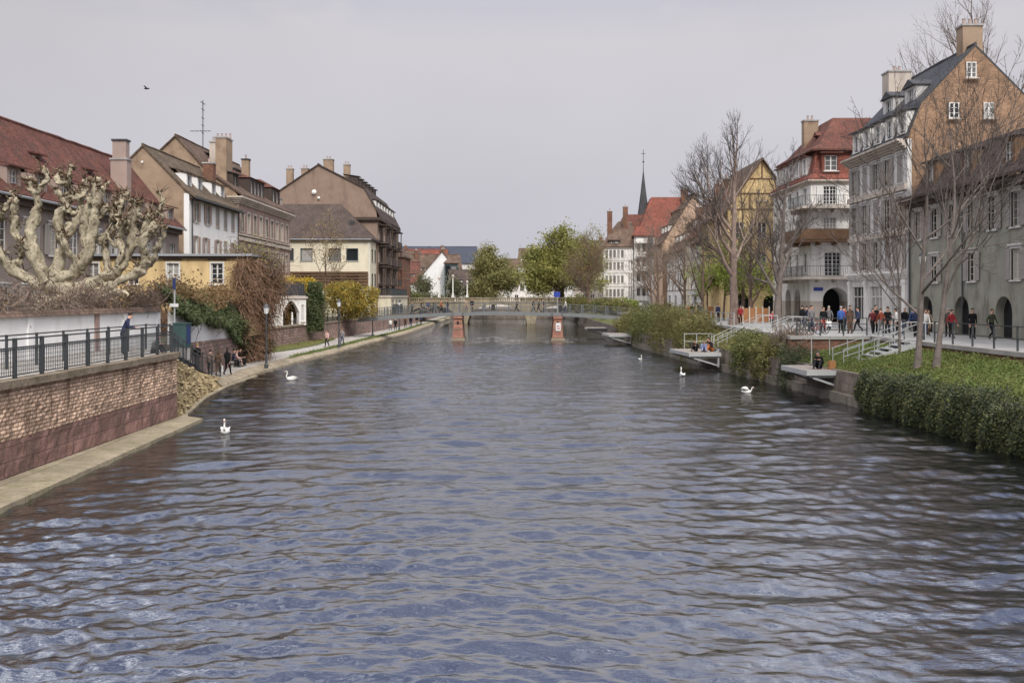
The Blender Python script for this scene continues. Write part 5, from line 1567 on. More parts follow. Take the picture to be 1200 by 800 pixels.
# ------------------------------------------------------------------ pollarded plane tree
def plane_tree():
    rng = random.Random(21)
    X, Y, Z = -22.6, 47.5, 2.45
    t = thing('plane_tree', 'pollarded plane tree with thick pale mottled limbs ending in dark knobs', 'tree', (X, Y, Z))
    a = MB()
    a.tube([(0, 0, 0), (.05, 0, .8), (-.02, .05, 1.9), (.1, 0, 2.9)], [.85, .66, .6, .72], 12, jit=.06, rng=rng)
    a.build('trunk', 'plane_bark', t, smooth=True)
    def P(px, py, y=Y):
        q = at(px, py, y); return Vector((q.x - X, q.y - Y, q.z - Z))
    limbs = [
        ([(58, 335), (85, 338), (118, 327), (140, 314), (152, 290), (157, 262), (164, 236)], [.44, .40, .36, .33, .28, .25, .22], 0.),
        ([(62, 330), (88, 318), (106, 300), (112, 270), (118, 240), (116, 215)], [.42, .38, .34, .3, .3, .28], -.6),
        ([(88, 318), (100, 296), (96, 268), (101, 246), (105, 228)], [.34, .33, .3, .27, .25], .5),
        ([(112, 285), (128, 268), (134, 250), (131, 232)], [.24, .22, .2, .19], .9),
        ([(70, 338), (110, 343), (140, 330), (165, 320), (176, 312), (174, 290), (184, 272), (194, 262)], [.3, .28, .25, .25, .28, .25, .2, .17], -1.2),
        ([(176, 305), (170, 286), (173, 268), (180, 253)], [.26, .22, .2, .17], -1.0),
        ([(176, 310), (186, 296), (193, 284), (200, 270)], [.22, .18, .16, .14], -1.5),
        ([(150, 290), (162, 282), (172, 262), (176, 248)], [.2, .17, .15, .14], .3),
        ([(52, 330), (44, 300), (36, 270), (40, 240), (34, 214)], [.42, .4, .34, .3, .26], .3),
        ([(50, 335), (24, 320), (4, 300), (-6, 272), (-2, 244)], [.4, .36, .32, .3, .26], -.4),
        ([(60, 326), (70, 290), (66, 258), (74, 226), (70, 205)], [.4, .34, .3, .28, .25], .9),
        ([(72, 282), (86, 262), (88, 240), (84, 222)], [.27, .24, .22, .2], 1.2),
        ([(42, 296), (22, 280), (18, 256), (22, 236)], [.28, .25, .22, .2], -.6),
        ([(128, 318), (120, 290), (130, 268), (127, 246)], [.25, .24, .21, .18], .7),
        ([(98, 318), (84, 296), (80, 276)], [.22, .2, .18], -1.1),
        ([(134, 316), (146, 300), (143, 280), (148, 262)], [.22, .19, .17, .15], -.8),
        ([(86, 340), (120, 350), (150, 342), (166, 346)], [.26, .2, .16, .12], -1.6),
        ([(64, 345), (92, 352), (112, 346)], [.24, .2, .15], -1.9),
    ]
    from mathutils import noise as mn
    for i in range(26):
        pts, rs, dy = limbs[rng.randrange(18)]
        k = rng.randrange(1, len(pts) - 1)
        x, y = lerp(pts[k][0], pts[k + 1][0], .5), lerp(pts[k][1], pts[k + 1][1], .5)
        s = rng.choice((-1, 1)); L = rng.uniform(14, 34)
        r = rs[k] * rng.uniform(.55, .75)
        limbs.append(([(x, y), (x + s * L * .35, y - L * .2), (x + s * L * .55, y - L * .6), (x + s * L * rng.uniform(.3, .8), y - L)], [r, r * .9, r * .8, r * .7], dy * k / len(pts) + rng.uniform(-.5, .5)))
    for pts, rs, dy in limbs:
        base = [P(px, py) + Vector((rng.uniform(-.06, .06), dy * (i / len(pts)) + rng.uniform(-.18, .18), rng.uniform(-.06, .06))) for i, (px, py) in enumerate(pts)]
        fine, fr = [], []
        for i in range(len(base) - 1):
            for k in range(7):
                tt = k / 7
                p0, p1, p2, p3 = base[max(0, i - 1)], base[i], base[i + 1], base[min(len(base) - 1, i + 2)]
                q = .5 * ((2 * p1) + (p2 - p0) * tt + (2 * p0 - 5 * p1 + 4 * p2 - p3) * tt ** 2 + (3 * p1 - p0 - 3 * p2 + p3) * tt ** 3)
                fine.append(q + Vector((rng.gauss(0, .018), rng.gauss(0, .018), 0))); fr.append(lerp(rs[i], rs[i + 1], tt) * rng.uniform(.62, .86))
        fine.append(base[-1]); fr.append(rs[-1])
        b = MB(); b.tube(fine, fr, 14)
        for k in range(int(len(fine) * .8)):       # burrs along the limb
            i = rng.randrange(3, len(fine)); r = fr[i] * rng.uniform(.25, .6)
            d = Vector((rng.gauss(0, 1), rng.gauss(0, 1), rng.gauss(0, 1))).normalized()
            b.ball(tuple(fine[i] + d * fr[i] * .72), (r, r * rng.uniform(.7, 1.1), r * rng.uniform(.8, 1.5)), 9, 7)
        b.v = [tuple(Vector(p) + mn.noise_vector(Vector(p) * 2.4) * .15 + mn.noise_vector(Vector(p) * 6.5) * .085 + mn.noise_vector(Vector(p) * 15) * .03) for p in b.v]
        o = b.build('limb', 'plane_bark', t, smooth=True)
        kb = MB()
        stubs = [(fine[-1], fr[-1], 14)] + [(fine[j] + Vector((rng.gauss(0, 1), rng.gauss(0, 1), .4)).normalized() * fr[j], fr[j] * .55, 4) for j in range(7, len(fine) - 3, 4)]
        for e, r0, cnt in stubs:
            for k in range(cnt):
                d = Vector((rng.gauss(0, 1), rng.gauss(0, 1), rng.gauss(.3, .8))).normalized()
                c = e + d * r0 * rng.uniform(.5, 1.35); r = r0 * rng.uniform(.25, .5)
                kb.ball(tuple(c), (r, r, r * rng.uniform(.7, 1.2)), 7, 5)
            for k in range(cnt // 2 + 1):
                d = Vector((rng.gauss(0, .8), rng.gauss(0, .8), rng.uniform(.2, 1.4))).normalized()
                kb.tube([e + d * r0 * .8, e + d * (r0 + rng.uniform(.15, .6))], [.03, .012], 4)
        kb.v = [tuple(Vector(p) + mn.noise_vector(Vector(p) * 9) * .04) for p in kb.v]
        kb.build('knob', 'plane_knob', o, smooth=True)
plane_tree()

# ------------------------------------------------------------------ left bank: vines, ivy, shrubs, trees
def vine(name, label, origin, n, sampler, L, m, seed, cat='vine', r=.013, droop=.5, leaves=None, wob=.35):
    rng = random.Random(seed)
    t = thing(name, label, cat, origin)
    O = Vector(origin)
    b = MB()
    strands(b, rng, n, lambda q: ((lambda p, d: (Vector(p) - O, d))(*sampler(q))), L, r, droop, wob=wob)
    b.build('stem', m, t, uv=False)
    for lm, k, sz, sp in (leaves or []):
        g = np.random.default_rng(seed)
        c = np.array([tuple(Vector(sampler(rng)[0]) - O) for i in range(k)]) + g.normal(size=(k, 3)) * sp
        link('foliage', leafmesh('foliage', c, sz, lm, g), t)
    return t
vine('bare_vine_hedge', 'tangle of bare brown vines running along the top of the white garden wall', (-18.9, 40, 4.6), 2600,
     lambda q: ((-18.98 + q.gauss(0, .26), q.uniform(20, 53.5), 4.72 + abs(q.gauss(0, .45))), (q.gauss(-.1, .45), q.gauss(0, 1), q.gauss(.25, .55))), .95, 'grey_vine', 31, droop=.12,
     leaves=[('leaf_brownish', 1500, .05, .2)])
vine('tawny_vine', 'rust coloured bare climber spreading over the lower front of the yellow garden house', (-24, 69.7, 2.5), 2600,
     lambda q: ((lambda u: (-30.8 + u, 69.95 - abs(q.gauss(0, .25)), 2.6 + q.random() ** 1.2 * (2.2 + .6 * math.sin(u * 1.7) + (2.6 if u > 11.2 else 0))))(q.uniform(0, 12.3)), (q.gauss(0, .8), -abs(q.gauss(0, .5)), q.gauss(.3, .8))), 1.2, 'dry_vine', 32, r=.016,
     leaves=[('leaf_brownish', 2200, .07, .2), ('leaf_orange', 300, .06, .2)])
vine('hanging_vine', 'big curtain of bare reddish brown vine hanging down beside the lamp post', (-19.2, 72, .6), 5600,
     lambda q: ((lambda s, z: (lerp(-20.4, -19.3, min(1, max(0, (z - 3.2) / 2.6))) + s * 1.3 + q.gauss(0, .3), 69.5 + s * 5.5 + q.gauss(0, .4), z))(q.random(), .9 + 7.2 * (q.random() ** .85)), (q.gauss(.1, .35), q.gauss(-.1, .4), -1)), 1.7, 'dry_vine', 33, r=.016, droop=.5, wob=.42,
     leaves=[('leaf_brownish', 5200, .075, .3), ('leaf_ivy', 1500, .08, .35), ('leaf_tan', 1800, .07, .35)])
vine('vine_top', 'grey green mop of old vine crowning the right corner of the yellow garden house', (-19.6, 73, 7), 1200,
     lambda q: ((-19.4 + q.gauss(0, .85), 73 + q.gauss(0, .8), 8.0 + q.gauss(0, .5)), (q.gauss(0, 1), q.gauss(0, 1), q.gauss(-.2, .6))), 1.3, 'grey_vine', 34, r=.016,
     leaves=[('leaf_olive', 1600, .08, .35)])
def ivy_hang(name, label, O, n, fn, m, sz, seed, nrm=(.6, -.6, .35)):
    g = np.random.default_rng(seed)
    t = thing(name, label, 'ivy', O)
    c = fn(g, n) - np.array(O)
    link('foliage', leafmesh('foliage', c, sz, m, g, .7, np.array(nrm), .55), t)
    b = MB(); rng = random.Random(seed)
    for k in range(40):
        p = Vector(c[rng.randrange(n)]); b.tube([p, p + Vector((rng.gauss(0, .2), rng.gauss(0, .2), -.5)), p + Vector((rng.gauss(0, .3), rng.gauss(0, .3), -1.1))], [.02, .017, .012], 3, cap=False)
    b.build('stem', 'dark_wood', t, uv=False)
    return t
def ivy_pts(g, n):
    u = g.uniform(0, 1, n); y = 52.6 + u * 19.5
    top = 5.6 - .5 * u + .25 * np.sin(u * 13) + .2 * np.sin(u * 29)
    bot = np.where(u < .5, 4.1 - u * 1.2, np.where(u < .8, 3.5 - (u - .5) * 4.2, 2.3 - (u - .8) * 8)) + .25 * np.sin(u * 21 + 1)
    z = bot + (top - bot) * g.uniform(0, 1, n) ** .9
    x = np.interp(y, [p[1] for p in GW] + [73], [p[0] for p in GW] + [-19.6]) + .12 + np.abs(g.normal(size=n)) * .22 + .3 * np.sin(z * 2.2 + y) * .5 - np.clip(z - 4.5 + 1.2 * u, 0, 2) * .7
    return np.stack([x, y, z], 1)
ivy_hang('ivy', 'dark green ivy mound draped over the white wall beside the ramp', (-18.4, 58, 2.6), 20000, ivy_pts, 'leaf_ivy', .09, 41)
def ivy_brown(g, n):
    u = g.uniform(0, 1, n); y = 53 + u * 16
    z = 4.9 + .35 * np.sin(u * 9) + np.abs(g.normal(size=n)) * .5 - .3 * u
    x = -19.1 - u * .9 + g.normal(size=n) * .5
    return np.stack([x, y, z], 1)
ivy_hang('brown_ivy', 'reddish brown autumn creeper topping the dark ivy on the white wall', (-19, 58, 4), 8000, ivy_brown, 'leaf_brownish', .08, 42)
def col_pts(g, n):
    a = g.uniform(0, 6.28, n); z = g.uniform(0, 1, n)
    r = .62 + .15 * np.sin(z * 11 + a * 2) + .12 * g.normal(size=n)
    return np.stack([-20.75 + r * np.cos(a), 103.2 + r * np.sin(a) * 1.2, 1.6 + z * 5.2], 1)
ivy_hang('ivy_column', 'narrow column of dark ivy right of the arched pavilion', (-20.8, 103, 1.6), 5200, col_pts, 'leaf_ivy', .1, 43, (0, -1, .3))

shrub('yellow_shrub', 'bright yellow flowering shrub on the terrace of the arched pavilion', -23.6, 103.5, 5.3, [(0, 0, 1.2, 1.7, 1.2, 1.0), (1.6, .8, 1.2, 1.3, 1.1, .9), (-1, .2, 1.0, 1., 1., .8)], 'leaf_yellow', 3200, .1, 51)
shrub('orange_shrub', 'orange and green shrub glowing inside the pointed arch of the pavilion', -23.4, 101.9, 2.35, [(0, 0, 1.1, .7, .5, 1.1), (.5, .5, 1.6, .6, .5, .8)], 'leaf_orange', 1300, .09, 52, extra=('leaf_green', 1500, .1))
b4 = [(0, 0, 2.4, 2.3, 2.2, 2.1), (1.9, 1.2, 2.0, 1.9, 1.8, 1.7), (-1.2, .6, 3.2, 1.6, 1.5, 1.5), (2.6, 2.2, 3.1, 1.3, 1.3, 1.2), (.5, .4, 3.9, 1.5, 1.3, 1.0)]
shrub('mustard_bush', 'large mustard yellow bush leaning over the red retaining wall', -18.7 - 1.3, 117, 2.3, b4, 'leaf_mustard', 9500, .12, 53, extra=('leaf_olive', 2500, .12))
shrub('green_bush', 'dull green bush left of the mustard yellow bush behind the retaining wall', -21.8, 109, 2.3, [(0, 0, 1.5, 1.5, 1.5, 1.5), (-.8, 2, 2.0, 1.4, 1.4, 1.3), (.6, -1.6, 1.2, 1.1, 1.2, 1.1)], 'leaf_dull', 4800, .11, 54)
shrub('brown_bush', 'brownish twiggy bush between the dark ivy column and the green bush', -22.2, 106.6, 2.3, [(0, 0, 1.8, 1.2, 1.2, 1.4), (-1.4, 2.5, 2.6, 1.4, 1.4, 1.2)], 'leaf_tan', 2400, .09, 55)
shrub('dark_bush', 'dark low bush behind the black wire fence under the hanging vine', -20.4, 76, .5, [(0, 0, .9, 1.1, 1.3, .9), (.4, 2.4, .8, 1., 1.2, .8), (-1.5, 5, .8, 1., 1.3, .8)], 'leaf_ivy', 4000, .08, 56)
leafy_tree('pale_tree', 'small sparse tree with pale tan spring leaves in front of the cream building', -24.6, 128, 2.3, 7.5, .13, 57, 'leaf_pale', n=1500, sz=.1, sp=.25, levels=4, ang=(30, 35, 40, 45), trop=.12)
shrub('conifer_bush', 'dark green bushy tree at the far end of the left path', -20.5, 192, 2.3, [(0, 0, 2.6, 2.0, 2.2, 2.5), (1.6, 2, 1.9, 1.7, 1.8, 1.8), (-1, 0, 4.1, 1.2, 1.3, 1.4)], 'leaf_bush_dark', 5000, .2, 58, cat='tree')
shrub('grey_bush', 'grey green bush right of the dark bushy tree before the stone arch bridge', -16.6, 196, 2.3, [(0, 0, 2., 2.4, 2., 2.0), (2.4, 2, 1.8, 1.8, 1.8, 1.7)], 'leaf_dull', 3000, .18, 59)
for i, (x, y, s, sd) in enumerate(((-12.8, 215, 1.1, 61), (-9.5, 222, .9, 62), (-19.5, 219, 1.2, 63), (-5.2, 228, .9, 64))):
    leafy_tree('quay_tree', ['hazy green young tree with a pale lamp post beside it beyond the stone bridge', 'small grey green tree second from the white gable beyond the stone bridge', 'wider grey green tree behind the stone bridge near the left bank', 'low round tree just left of the big round crowned tree'][i],
               x, y, 2.3, 3.6 * s, .14, sd, 'leaf_dull', n=2200, sz=.2, sp=.5, levels=4, ang=(45, 45, 45, 45), group='small trees beyond the stone bridge')

# big leafed trees beyond the bridges
leafy_tree('round_tree', 'round crowned green tree left of the river bend with thin grey top', -4.1, 214, 2.2, 7.3, .42, 71, 'leaf_green', n=24000, sz=.2, sp=.6, levels=5, ang=(52, 48, 45, 45, 45), nch=(7, 5, 4, 3, 2), trop=.05, ratio=(.66, .62, .6, .58), trunk=.16, squash=(1.12, 1.1, 1))
leafy_tree('tall_leafed_tree', 'tallest leafed tree with wide olive green crown behind the right half of the footbridge', 9.8, 196, 2.4, 8.6, .5, 72, 'leaf_olive', n=34000, sz=.2, sp=.62, levels=5, ang=(56, 48, 45, 45, 45), nch=(8, 5, 4, 3, 2), trop=.04, ratio=(.68, .64, .6, .58), trunk=.2, squash=(1.35, 1.3, 1))
bare_tree('russet_tree', 'russet brown twiggy tree right of the tallest leafed tree', 13.6, 176, 2.4, 8.2, .28, 73, 'bark_brown', 'twig_tan', ang=(46, 44, 44, 45, 45), nch=(8, 5, 4, 3, 2), leaf=('leaf_olive', 5000, .15, .5))
bare_tree('russet_tree', 'thin brown twiggy tree in front of the white quayside block', 13.0, 166, 2.6, 7.2, .22, 74, 'bark_brown', 'twig_tan', ang=(42, 42, 44, 45, 45), nch=(7, 5, 4, 3, 2), leaf=('leaf_brownish', 2400, .12, .45))
for i, (x, y, lm, s) in enumerate(((11.2, 170, 'leaf_olive', 1.3), (14.6, 158, 'leaf_bush_dark', 1.1), (17., 150, 'leaf_lime', 1.1), (15.6, 146, 'leaf_bush', 1.0))):
    shrub('bank_shrub', ['olive shrub under the tallest leafed tree at the bridge end', 'dark green shrub beside the right end of the footbridge', 'yellow green shrub below the white quayside block', 'green shrub next to the footbridge railing end on the right bank'][i],
          x, y, 2.4, [(0, 0, 1.3 * s, 1.8 * s, 1.5, 1.2 * s), (1.5, 1, 1.1 * s, 1.3, 1.3, 1.1 * s), (-1.3, .5, 1. * s, 1.2, 1.2, .9 * s)], lm, 2600, .14, 80 + i)

# ------------------------------------------------------------------ right bank: bare trees of the promenade
BT = 'bare trees of the right promenade'
bare_tree('bare_tree', 'tallest bare tree with stout pinkish trunk and broad fan of fine twigs', 18.6, 82, 2.85, 9.3, .40, 101, 'bark_pink', 'twig_dark', group=BT, trunk=.38, ang=(42, 36, 38, 40, 42), nch=(6, 5, 4, 3, 3), trop=.10, ratio=(.72, .64, .62, .6, .55), split=3)
bare_tree('bare_tree', 'pruned bare tree with straight dark trunk right of the tallest bare tree', 20.0, 74, 2.85, 7.4, .30, 102, 'bark_grey', 'twig_dark', group=BT, trunk=.3, ang=(48, 40, 40, 42, 42), nch=(8, 4, 3, 3, 2), trop=.07, ratio=(.6, .6, .58, .55), split=3)
bare_tree('bare_tree', 'bare forked young tree with pale trunk growing from the ivy slope', 18.6, 45.0, 2.0, 6.6, .15, 103, 'bark_grey', 'twig_dark', group=BT, trunk=.3, ang=(52, 38, 38, 40, 42), nch=(5, 4, 3, 2, 2), trop=.07, lean=(.05, 0), ratio=(.85, .7, .62, .58), split=3, first=2.6)
bare_tree('bare_tree', 'bare young tree leaning left, rightmost pale trunk on the ivy slope', 19.1, 44.2, 2.05, 7.2, .14, 104, 'bark_grey', 'twig_dark', group=BT, trunk=.34, ang=(32, 36, 38, 40, 42), nch=(5, 4, 3, 2, 2), trop=.1, lean=(.1, 0), ratio=(.8, .7, .62, .58), split=3)
bare_tree('bare_tree', 'thin bare sapling tied to a stake beside the metal stairs', 20.2, 51.2, 2.3, 5.2, .07, 105, 'bark_grey', 'twig_brown', group=BT, trunk=.4, ang=(32, 36, 38, 40), nch=(5, 4, 4, 3), levels=4)
bare_tree('bare_tree', 'bare tree whose twigs rise behind the ridge of the grey mansard house', 44, 92, 2.9, 17, .4, 107, 'bark_grey', 'twig_brown', group=BT, trunk=.4, ang=(40, 36, 38, 40, 42), nch=(8, 5, 4, 3, 3))
for i, (x, y, H, sd, lb) in enumerate(((20.2, 104, 7.4, 108, 'round headed bare tree with reddish twigs behind the leafy bank bushes'), (20.8, 118, 7.2, 109, 'smaller bare reddish tree before the half timbered houses'),
                                    (19.6, 132, 7.6, 110, 'bare brown tree before the peach gabled house'), (22.6, 96, 8.2, 111, 'bare tree with low spreading limbs in front of the yellow gabled house'), (21.2, 148, 6.6, 112, 'farthest bare brown tree of the row near the parked car'), (21.4, 88, 6.2, 113, 'slim bare tree squeezed beside the tallest bare tree'))):
    bare_tree('bare_tree', lb, x, y, PZ, H, .2, sd, 'bark_brown', 'twig_tan' if i in (0, 1, 2, 4) else 'twig_brown', group=BT, trunk=.22, ang=(50, 46, 44, 44, 44), nch=(7, 4, 3, 3, 2), trop=.06, ratio=(.66, .64, .6, .56), split=2)
for i, (x, y, H) in enumerate(((22.6, 92, 4.6), (20.9, 97, 4.4), (22.3, 112, 4.6))):
    leafy_tree('linden_tree', ['small lime green tree with trimmed round crown right of the big pinkish trunk', 'small lime green tree left of the big pinkish trunk', 'lime green tree farther up the street over the cafe terrace'][i], x, y, PZ, H, .13, 120 + i, 'leaf_lime',
               n=3600, sz=.11, sp=.34, levels=4, ang=(60, 50, 48, 46), nch=(7, 4, 4, 3), trop=.03, trunk=.42, ratio=(.5, .55, .55), group='lime green street trees')

# bushes along the right bank
BG = 'bushes along the right bank'
def bank_bush(label, y, dx, w, l, hgt, lm, n, seed, zb=1.2, extra=None, sz=.14):
    x = pl(RB, y) + dx; w *= 1.12; hgt *= 1.12
    bl = []
    rng = random.Random(seed)
    for k in range(5):
        bl.append((rng.uniform(-.3, .3) * w, rng.uniform(-.5, .5) * l, hgt * rng.uniform(.3, .6), w * rng.uniform(.45, .65), l * rng.uniform(.3, .42), hgt * rng.uniform(.35, .5)))
    for q in (-.3, 0, .3): bl.append((-dx - .12 + rng.uniform(-.12, .1), q * l, -.15, .42, l * .2, 1.0))
    bl.append((-dx * .6, l * .1, .7, w * .42, l * .42, .85))
    t = shrub('bank_bush', label, x, y, zb, bl, lm, n, sz, seed, group=BG, extra=extra, asp=.26, zmin=-zb + .02)
    return t
bank_bush('tall grey green bush beside the second platform, largest of the right bank', 91, 1.7, 3.0, 10, 3.4, 'leaf_bush', 9000, 131, extra=('leaf_tan', 1500, .1))
bank_bush('wild green bush with a rusty patch near the water left of the second platform', 81.5, 1.2, 2.2, 6.5, 2.3, 'leaf_bush', 6500, 132, extra=('leaf_brownish', 900, .1))
bank_bush('dark bank bush halfway to the footbridge', 103.5, 1.5, 2.8, 10, 2.9, 'leaf_bush_dark', 7000, 133)
bank_bush('low ragged bank bush closest to the footbridge', 113.5, 1.2, 2.4, 8, 2.4, 'leaf_bush', 4500, 134, extra=('leaf_tan', 900, .1))
bank_bush('rounded bright green bush just right of the second platform', 65.6, 1.2, 2.0, 4.4, 2.1, 'leaf_bush_dark', 8000, 135, zb=.9, sz=.12)
bank_bush('grassy arching bush above the bare stretch of stone wall', 61.6, 1.1, 1.6, 3.2, 1.6, 'leaf_bush', 6000, 136, zb=1.1, extra=('leaf_tan', 1200, .1), sz=.13)
bank_bush('dark ivy cushion hanging over the wall left of the near platform', 57.0, .45, 1.3, 2.6, 1.5, 'leaf_hedge', 6500, 137, zb=.75, sz=.075)
rng = random.Random(5)
vine('twiggy_bush', 'leafless tan twiggy bush at the promenade corner beside the bicycles', (17.4, 61, 2), 900, lambda q: ((17.2 + q.gauss(0, .4), 60.5 + q.gauss(0, .9), 1.9 + abs(q.gauss(0, .35))), (q.gauss(0, .6), q.gauss(0, .6), 1)), 1.1, 'twig_tan', 138, cat='bush', droop=.1, leaves=[('leaf_tan', 1200, .06, .3)])

# ivy hedge hanging over the near right wall, ground cover on the slope
def hedge_pts(g, n):
    y = g.uniform(18, 46.0, n)
    k = g.uniform(0, 1, n)
    z = 1.74 + .13 * np.sin(y * 1.1) + .10 * np.sin(y * 2.9 + 1) - 1.95 * k ** 1.1 + .12 * g.normal(size=n)
    x0 = np.interp(y, [p[1] for p in RB], [p[0] for p in RB])
    bulge = .24 + .16 * np.sin(y * 1.9) + .12 * np.sin(y * 4.1 + z * 2) + .34 * np.sin(np.clip(k, 0, 1) * 3.1)
    x = x0 - bulge + .16 * (1 - k) + np.abs(g.normal(size=n)) * .13
    top = k < .12
    x = np.where(top, x0 + g.uniform(-.3, .9, n), x)
    return np.stack([x, y, z], 1)
g = np.random.default_rng(141)
t = thing('ivy_hedge', 'dense dark ivy hedge hanging over the near right quay wall to the water', 'hedge', (16.8, 38.8, -.3))
c = hedge_pts(g, 90000) - np.array((16.8, 38.8, -.3))
link('foliage', leafmesh('foliage', c, .052, 'leaf_hedge', g, .6, np.array((-.7, -.35, .3)), .6), t)
c = hedge_pts(g, 7000) - np.array((16.83, 38.8, -.3)); c[:, 0] -= .06 * np.abs(g.normal(size=len(c)))
link('foliage', leafmesh('foliage', c, .055, 'leaf_bush_dark', g, .45, np.array((-.7, -.35, .3)), .9), t)
c = hedge_pts(g, 2500) - np.array((16.85, 38.8, -.3)); link('foliage', leafmesh('foliage', c, .05, 'leaf_tan', g, .4, np.array((-.7, -.35, .3)), .9), t)
b = MB()
for k in range(60):
    y = random.Random(k).uniform(19, 45.5); x = pl(RB, y)
    b.tube([(x + .3 - 16.8, y - 38.8, 2.0), (x - .2 - 16.8, y - 38.8, 1.2), (x - .25 - 16.8, y - 38.8, .2)], [.02, .018, .012], 3, cap=False)
b.build('stem', 'dark_wood', t, uv=False)
g = np.random.default_rng(142)
n = 62000
y = g.uniform(16, 58.4, n); u = g.uniform(0, 1, n)
x0 = np.interp(y, [p[1] for p in RB], [p[0] for p in RB]) + .45; x1 = np.interp(y, [8, 52, 58.7], [21.9, 21.35, 21.35])
z = 1.55 + .95 * u ** .85 + np.abs(g.normal(size=n)) * .07
o = link('ground_cover', leafmesh('ground_cover', np.stack([x0 + (x1 - x0) * u, y, z], 1), .048, 'leaf_cover', g, .6, np.array((0, -.2, .9)), .8)); o['kind'] = 'stuff'
g = np.random.default_rng(145)
for nm, lm, n, sz in (('fallen_leaves', 'leaf_tan', 3500, .05), ('weed_tufts', 'leaf_cover', 2000, .09)):
    y = g.uniform(16, 58, n); u = g.uniform(0, 1, n)
    if nm == 'weed_tufts':
        y = np.repeat(g.uniform(16, 58, 100), 20) + g.normal(size=n) * .22; u = np.clip(np.repeat(g.uniform(0, 1, 100), 20) + g.normal(size=n) * .04, 0, 1)
    x0 = np.interp(y, [p[1] for p in RB], [p[0] for p in RB]) + .45; x1 = np.interp(y, [8, 52, 58.7], [21.9, 21.35, 21.35])
    o = link(nm, leafmesh(nm, np.stack([x0 + (x1 - x0) * u, y, 1.62 + .95 * u ** .85 + np.abs(g.normal(size=n)) * (.14 if lm != 'leaf_tan' else .06)], 1), sz, lm, g, .35, np.array((0, -.2, .7)), .9)); o['kind'] = 'stuff'
g = np.random.default_rng(143)
n = 9000
y = g.uniform(59, 125, n); u = g.uniform(0, 1, n) ** 1.2
x0 = np.interp(y, [p[1] for p in RB], [p[0] for p in RB]) + .1; x1 = np.interp(y, [p[1] for p in PE], [p[0] for p in PE]) - .1
o = link('undergrowth', leafmesh('undergrowth', np.stack([x0 + (x1 - x0) * u, y, 1.5 + .95 * u + np.abs(g.normal(size=n)) * .2], 1), .11, 'leaf_bush', g, .5, np.array((0, -.2, .6)), .9)); o['kind'] = 'stuff'
g = np.random.default_rng(144)
n = 7000
y = g.uniform(79, 168, n); u = g.uniform(0, 1, n)
xx = np.interp(y, [p[1] for p in LW], [p[0] for p in LW]) - .65 - .55 * u
o = link('verge_tufts', leafmesh('verge_tufts', np.stack([xx, y, .45 + np.abs(g.normal(size=n)) * .07], 1), .07, 'leaf_cover', g, .3, np.array((0, -.4, .5)), .9)); o['kind'] = 'stuff'
n = 2600
y = g.uniform(82, 110, n); u = g.uniform(0, 1, n)
xa = np.interp(y, [82, 86, 100, 111], [-21.7, -22.2, -21.5, -20.5]); xb = np.interp(y, [82, 90, 98, 111], [-20.9, -19.6, -19.3, -19.9])
o = link('strip_tufts', leafmesh('strip_tufts', np.stack([lerp(xa, xb, u), y, .58 + np.abs(g.normal(size=n)) * .05], 1), .07, 'leaf_green', g, .3, np.array((0, -.4, .5)), .9)); o['kind'] = 'stuff'
# ------------------------------------------------------------------ footbridge on two sandstone piers
BY = 120.
def bz(x): return 3.38 - .66 * ((x + 1.2) / 15.5) ** 2
t = thing('footbridge', 'slender grey steel footbridge with mesh railings crossing the river on two sandstone piers', 'bridge', (-.5, BY, 0))
xs = np.linspace(-18.6, 14.8, 34)
d = MB()
for y in (-1.45, 1.25):
    b = MB()
    for a, c in zip(xs, xs[1:]):
        b.hexa([(a + .5, y, bz(a) - .38), (c + .5, y, bz(c) - .38), (c + .5, y + .2, bz(c) - .38), (a + .5, y + .2, bz(a) - .38), (a + .5, y, bz(a) + .02), (c + .5, y, bz(c) + .02), (c + .5, y + .2, bz(c) + .02), (a + .5, y + .2, bz(a) + .02)])
    b.build('girder', 'deck_metal', t)
for a, c in zip(xs, xs[1:]):
    d.hexa([(a + .5, -1.24, bz(a) - .16), (c + .5, -1.24, bz(c) - .16), (c + .5, 1.24, bz(c) - .16), (a + .5, 1.24, bz(a) - .16), (a + .5, -1.24, bz(a) - .03), (c + .5, -1.24, bz(c) - .03), (c + .5, 1.24, bz(c) - .03), (a + .5, 1.24, bz(a) - .03)])
d.build('deck', 'plank_wood', t)
for y in (-1.38, 1.38):
    b = MB(); q = MB()
    xr = np.arange(-18.4, 14.8, 1.5)
    for k in (.12, .07):
        q = MB(); q.bar((0, 0, .02), (0, 0, 1.16), k); qm = q.mesh('rail_post', 'mid_metal')
        for a in xr[0 if k == .12 else 1::2]: link('rail_post', qm, t, (a + .5, y, bz(a)))
    for a, c in zip(xr, xr[1:]):
        b.bar((a + .5, y, bz(a) + 1.12), (c + .5, y, bz(c) + 1.12), .07)
        for k in range(1, 6): b.bar((a + .5, y, bz(a) + .16 * k), (c + .5, y, bz(c) + .16 * k), .022)
    b.build('railing', 'mid_metal', t)
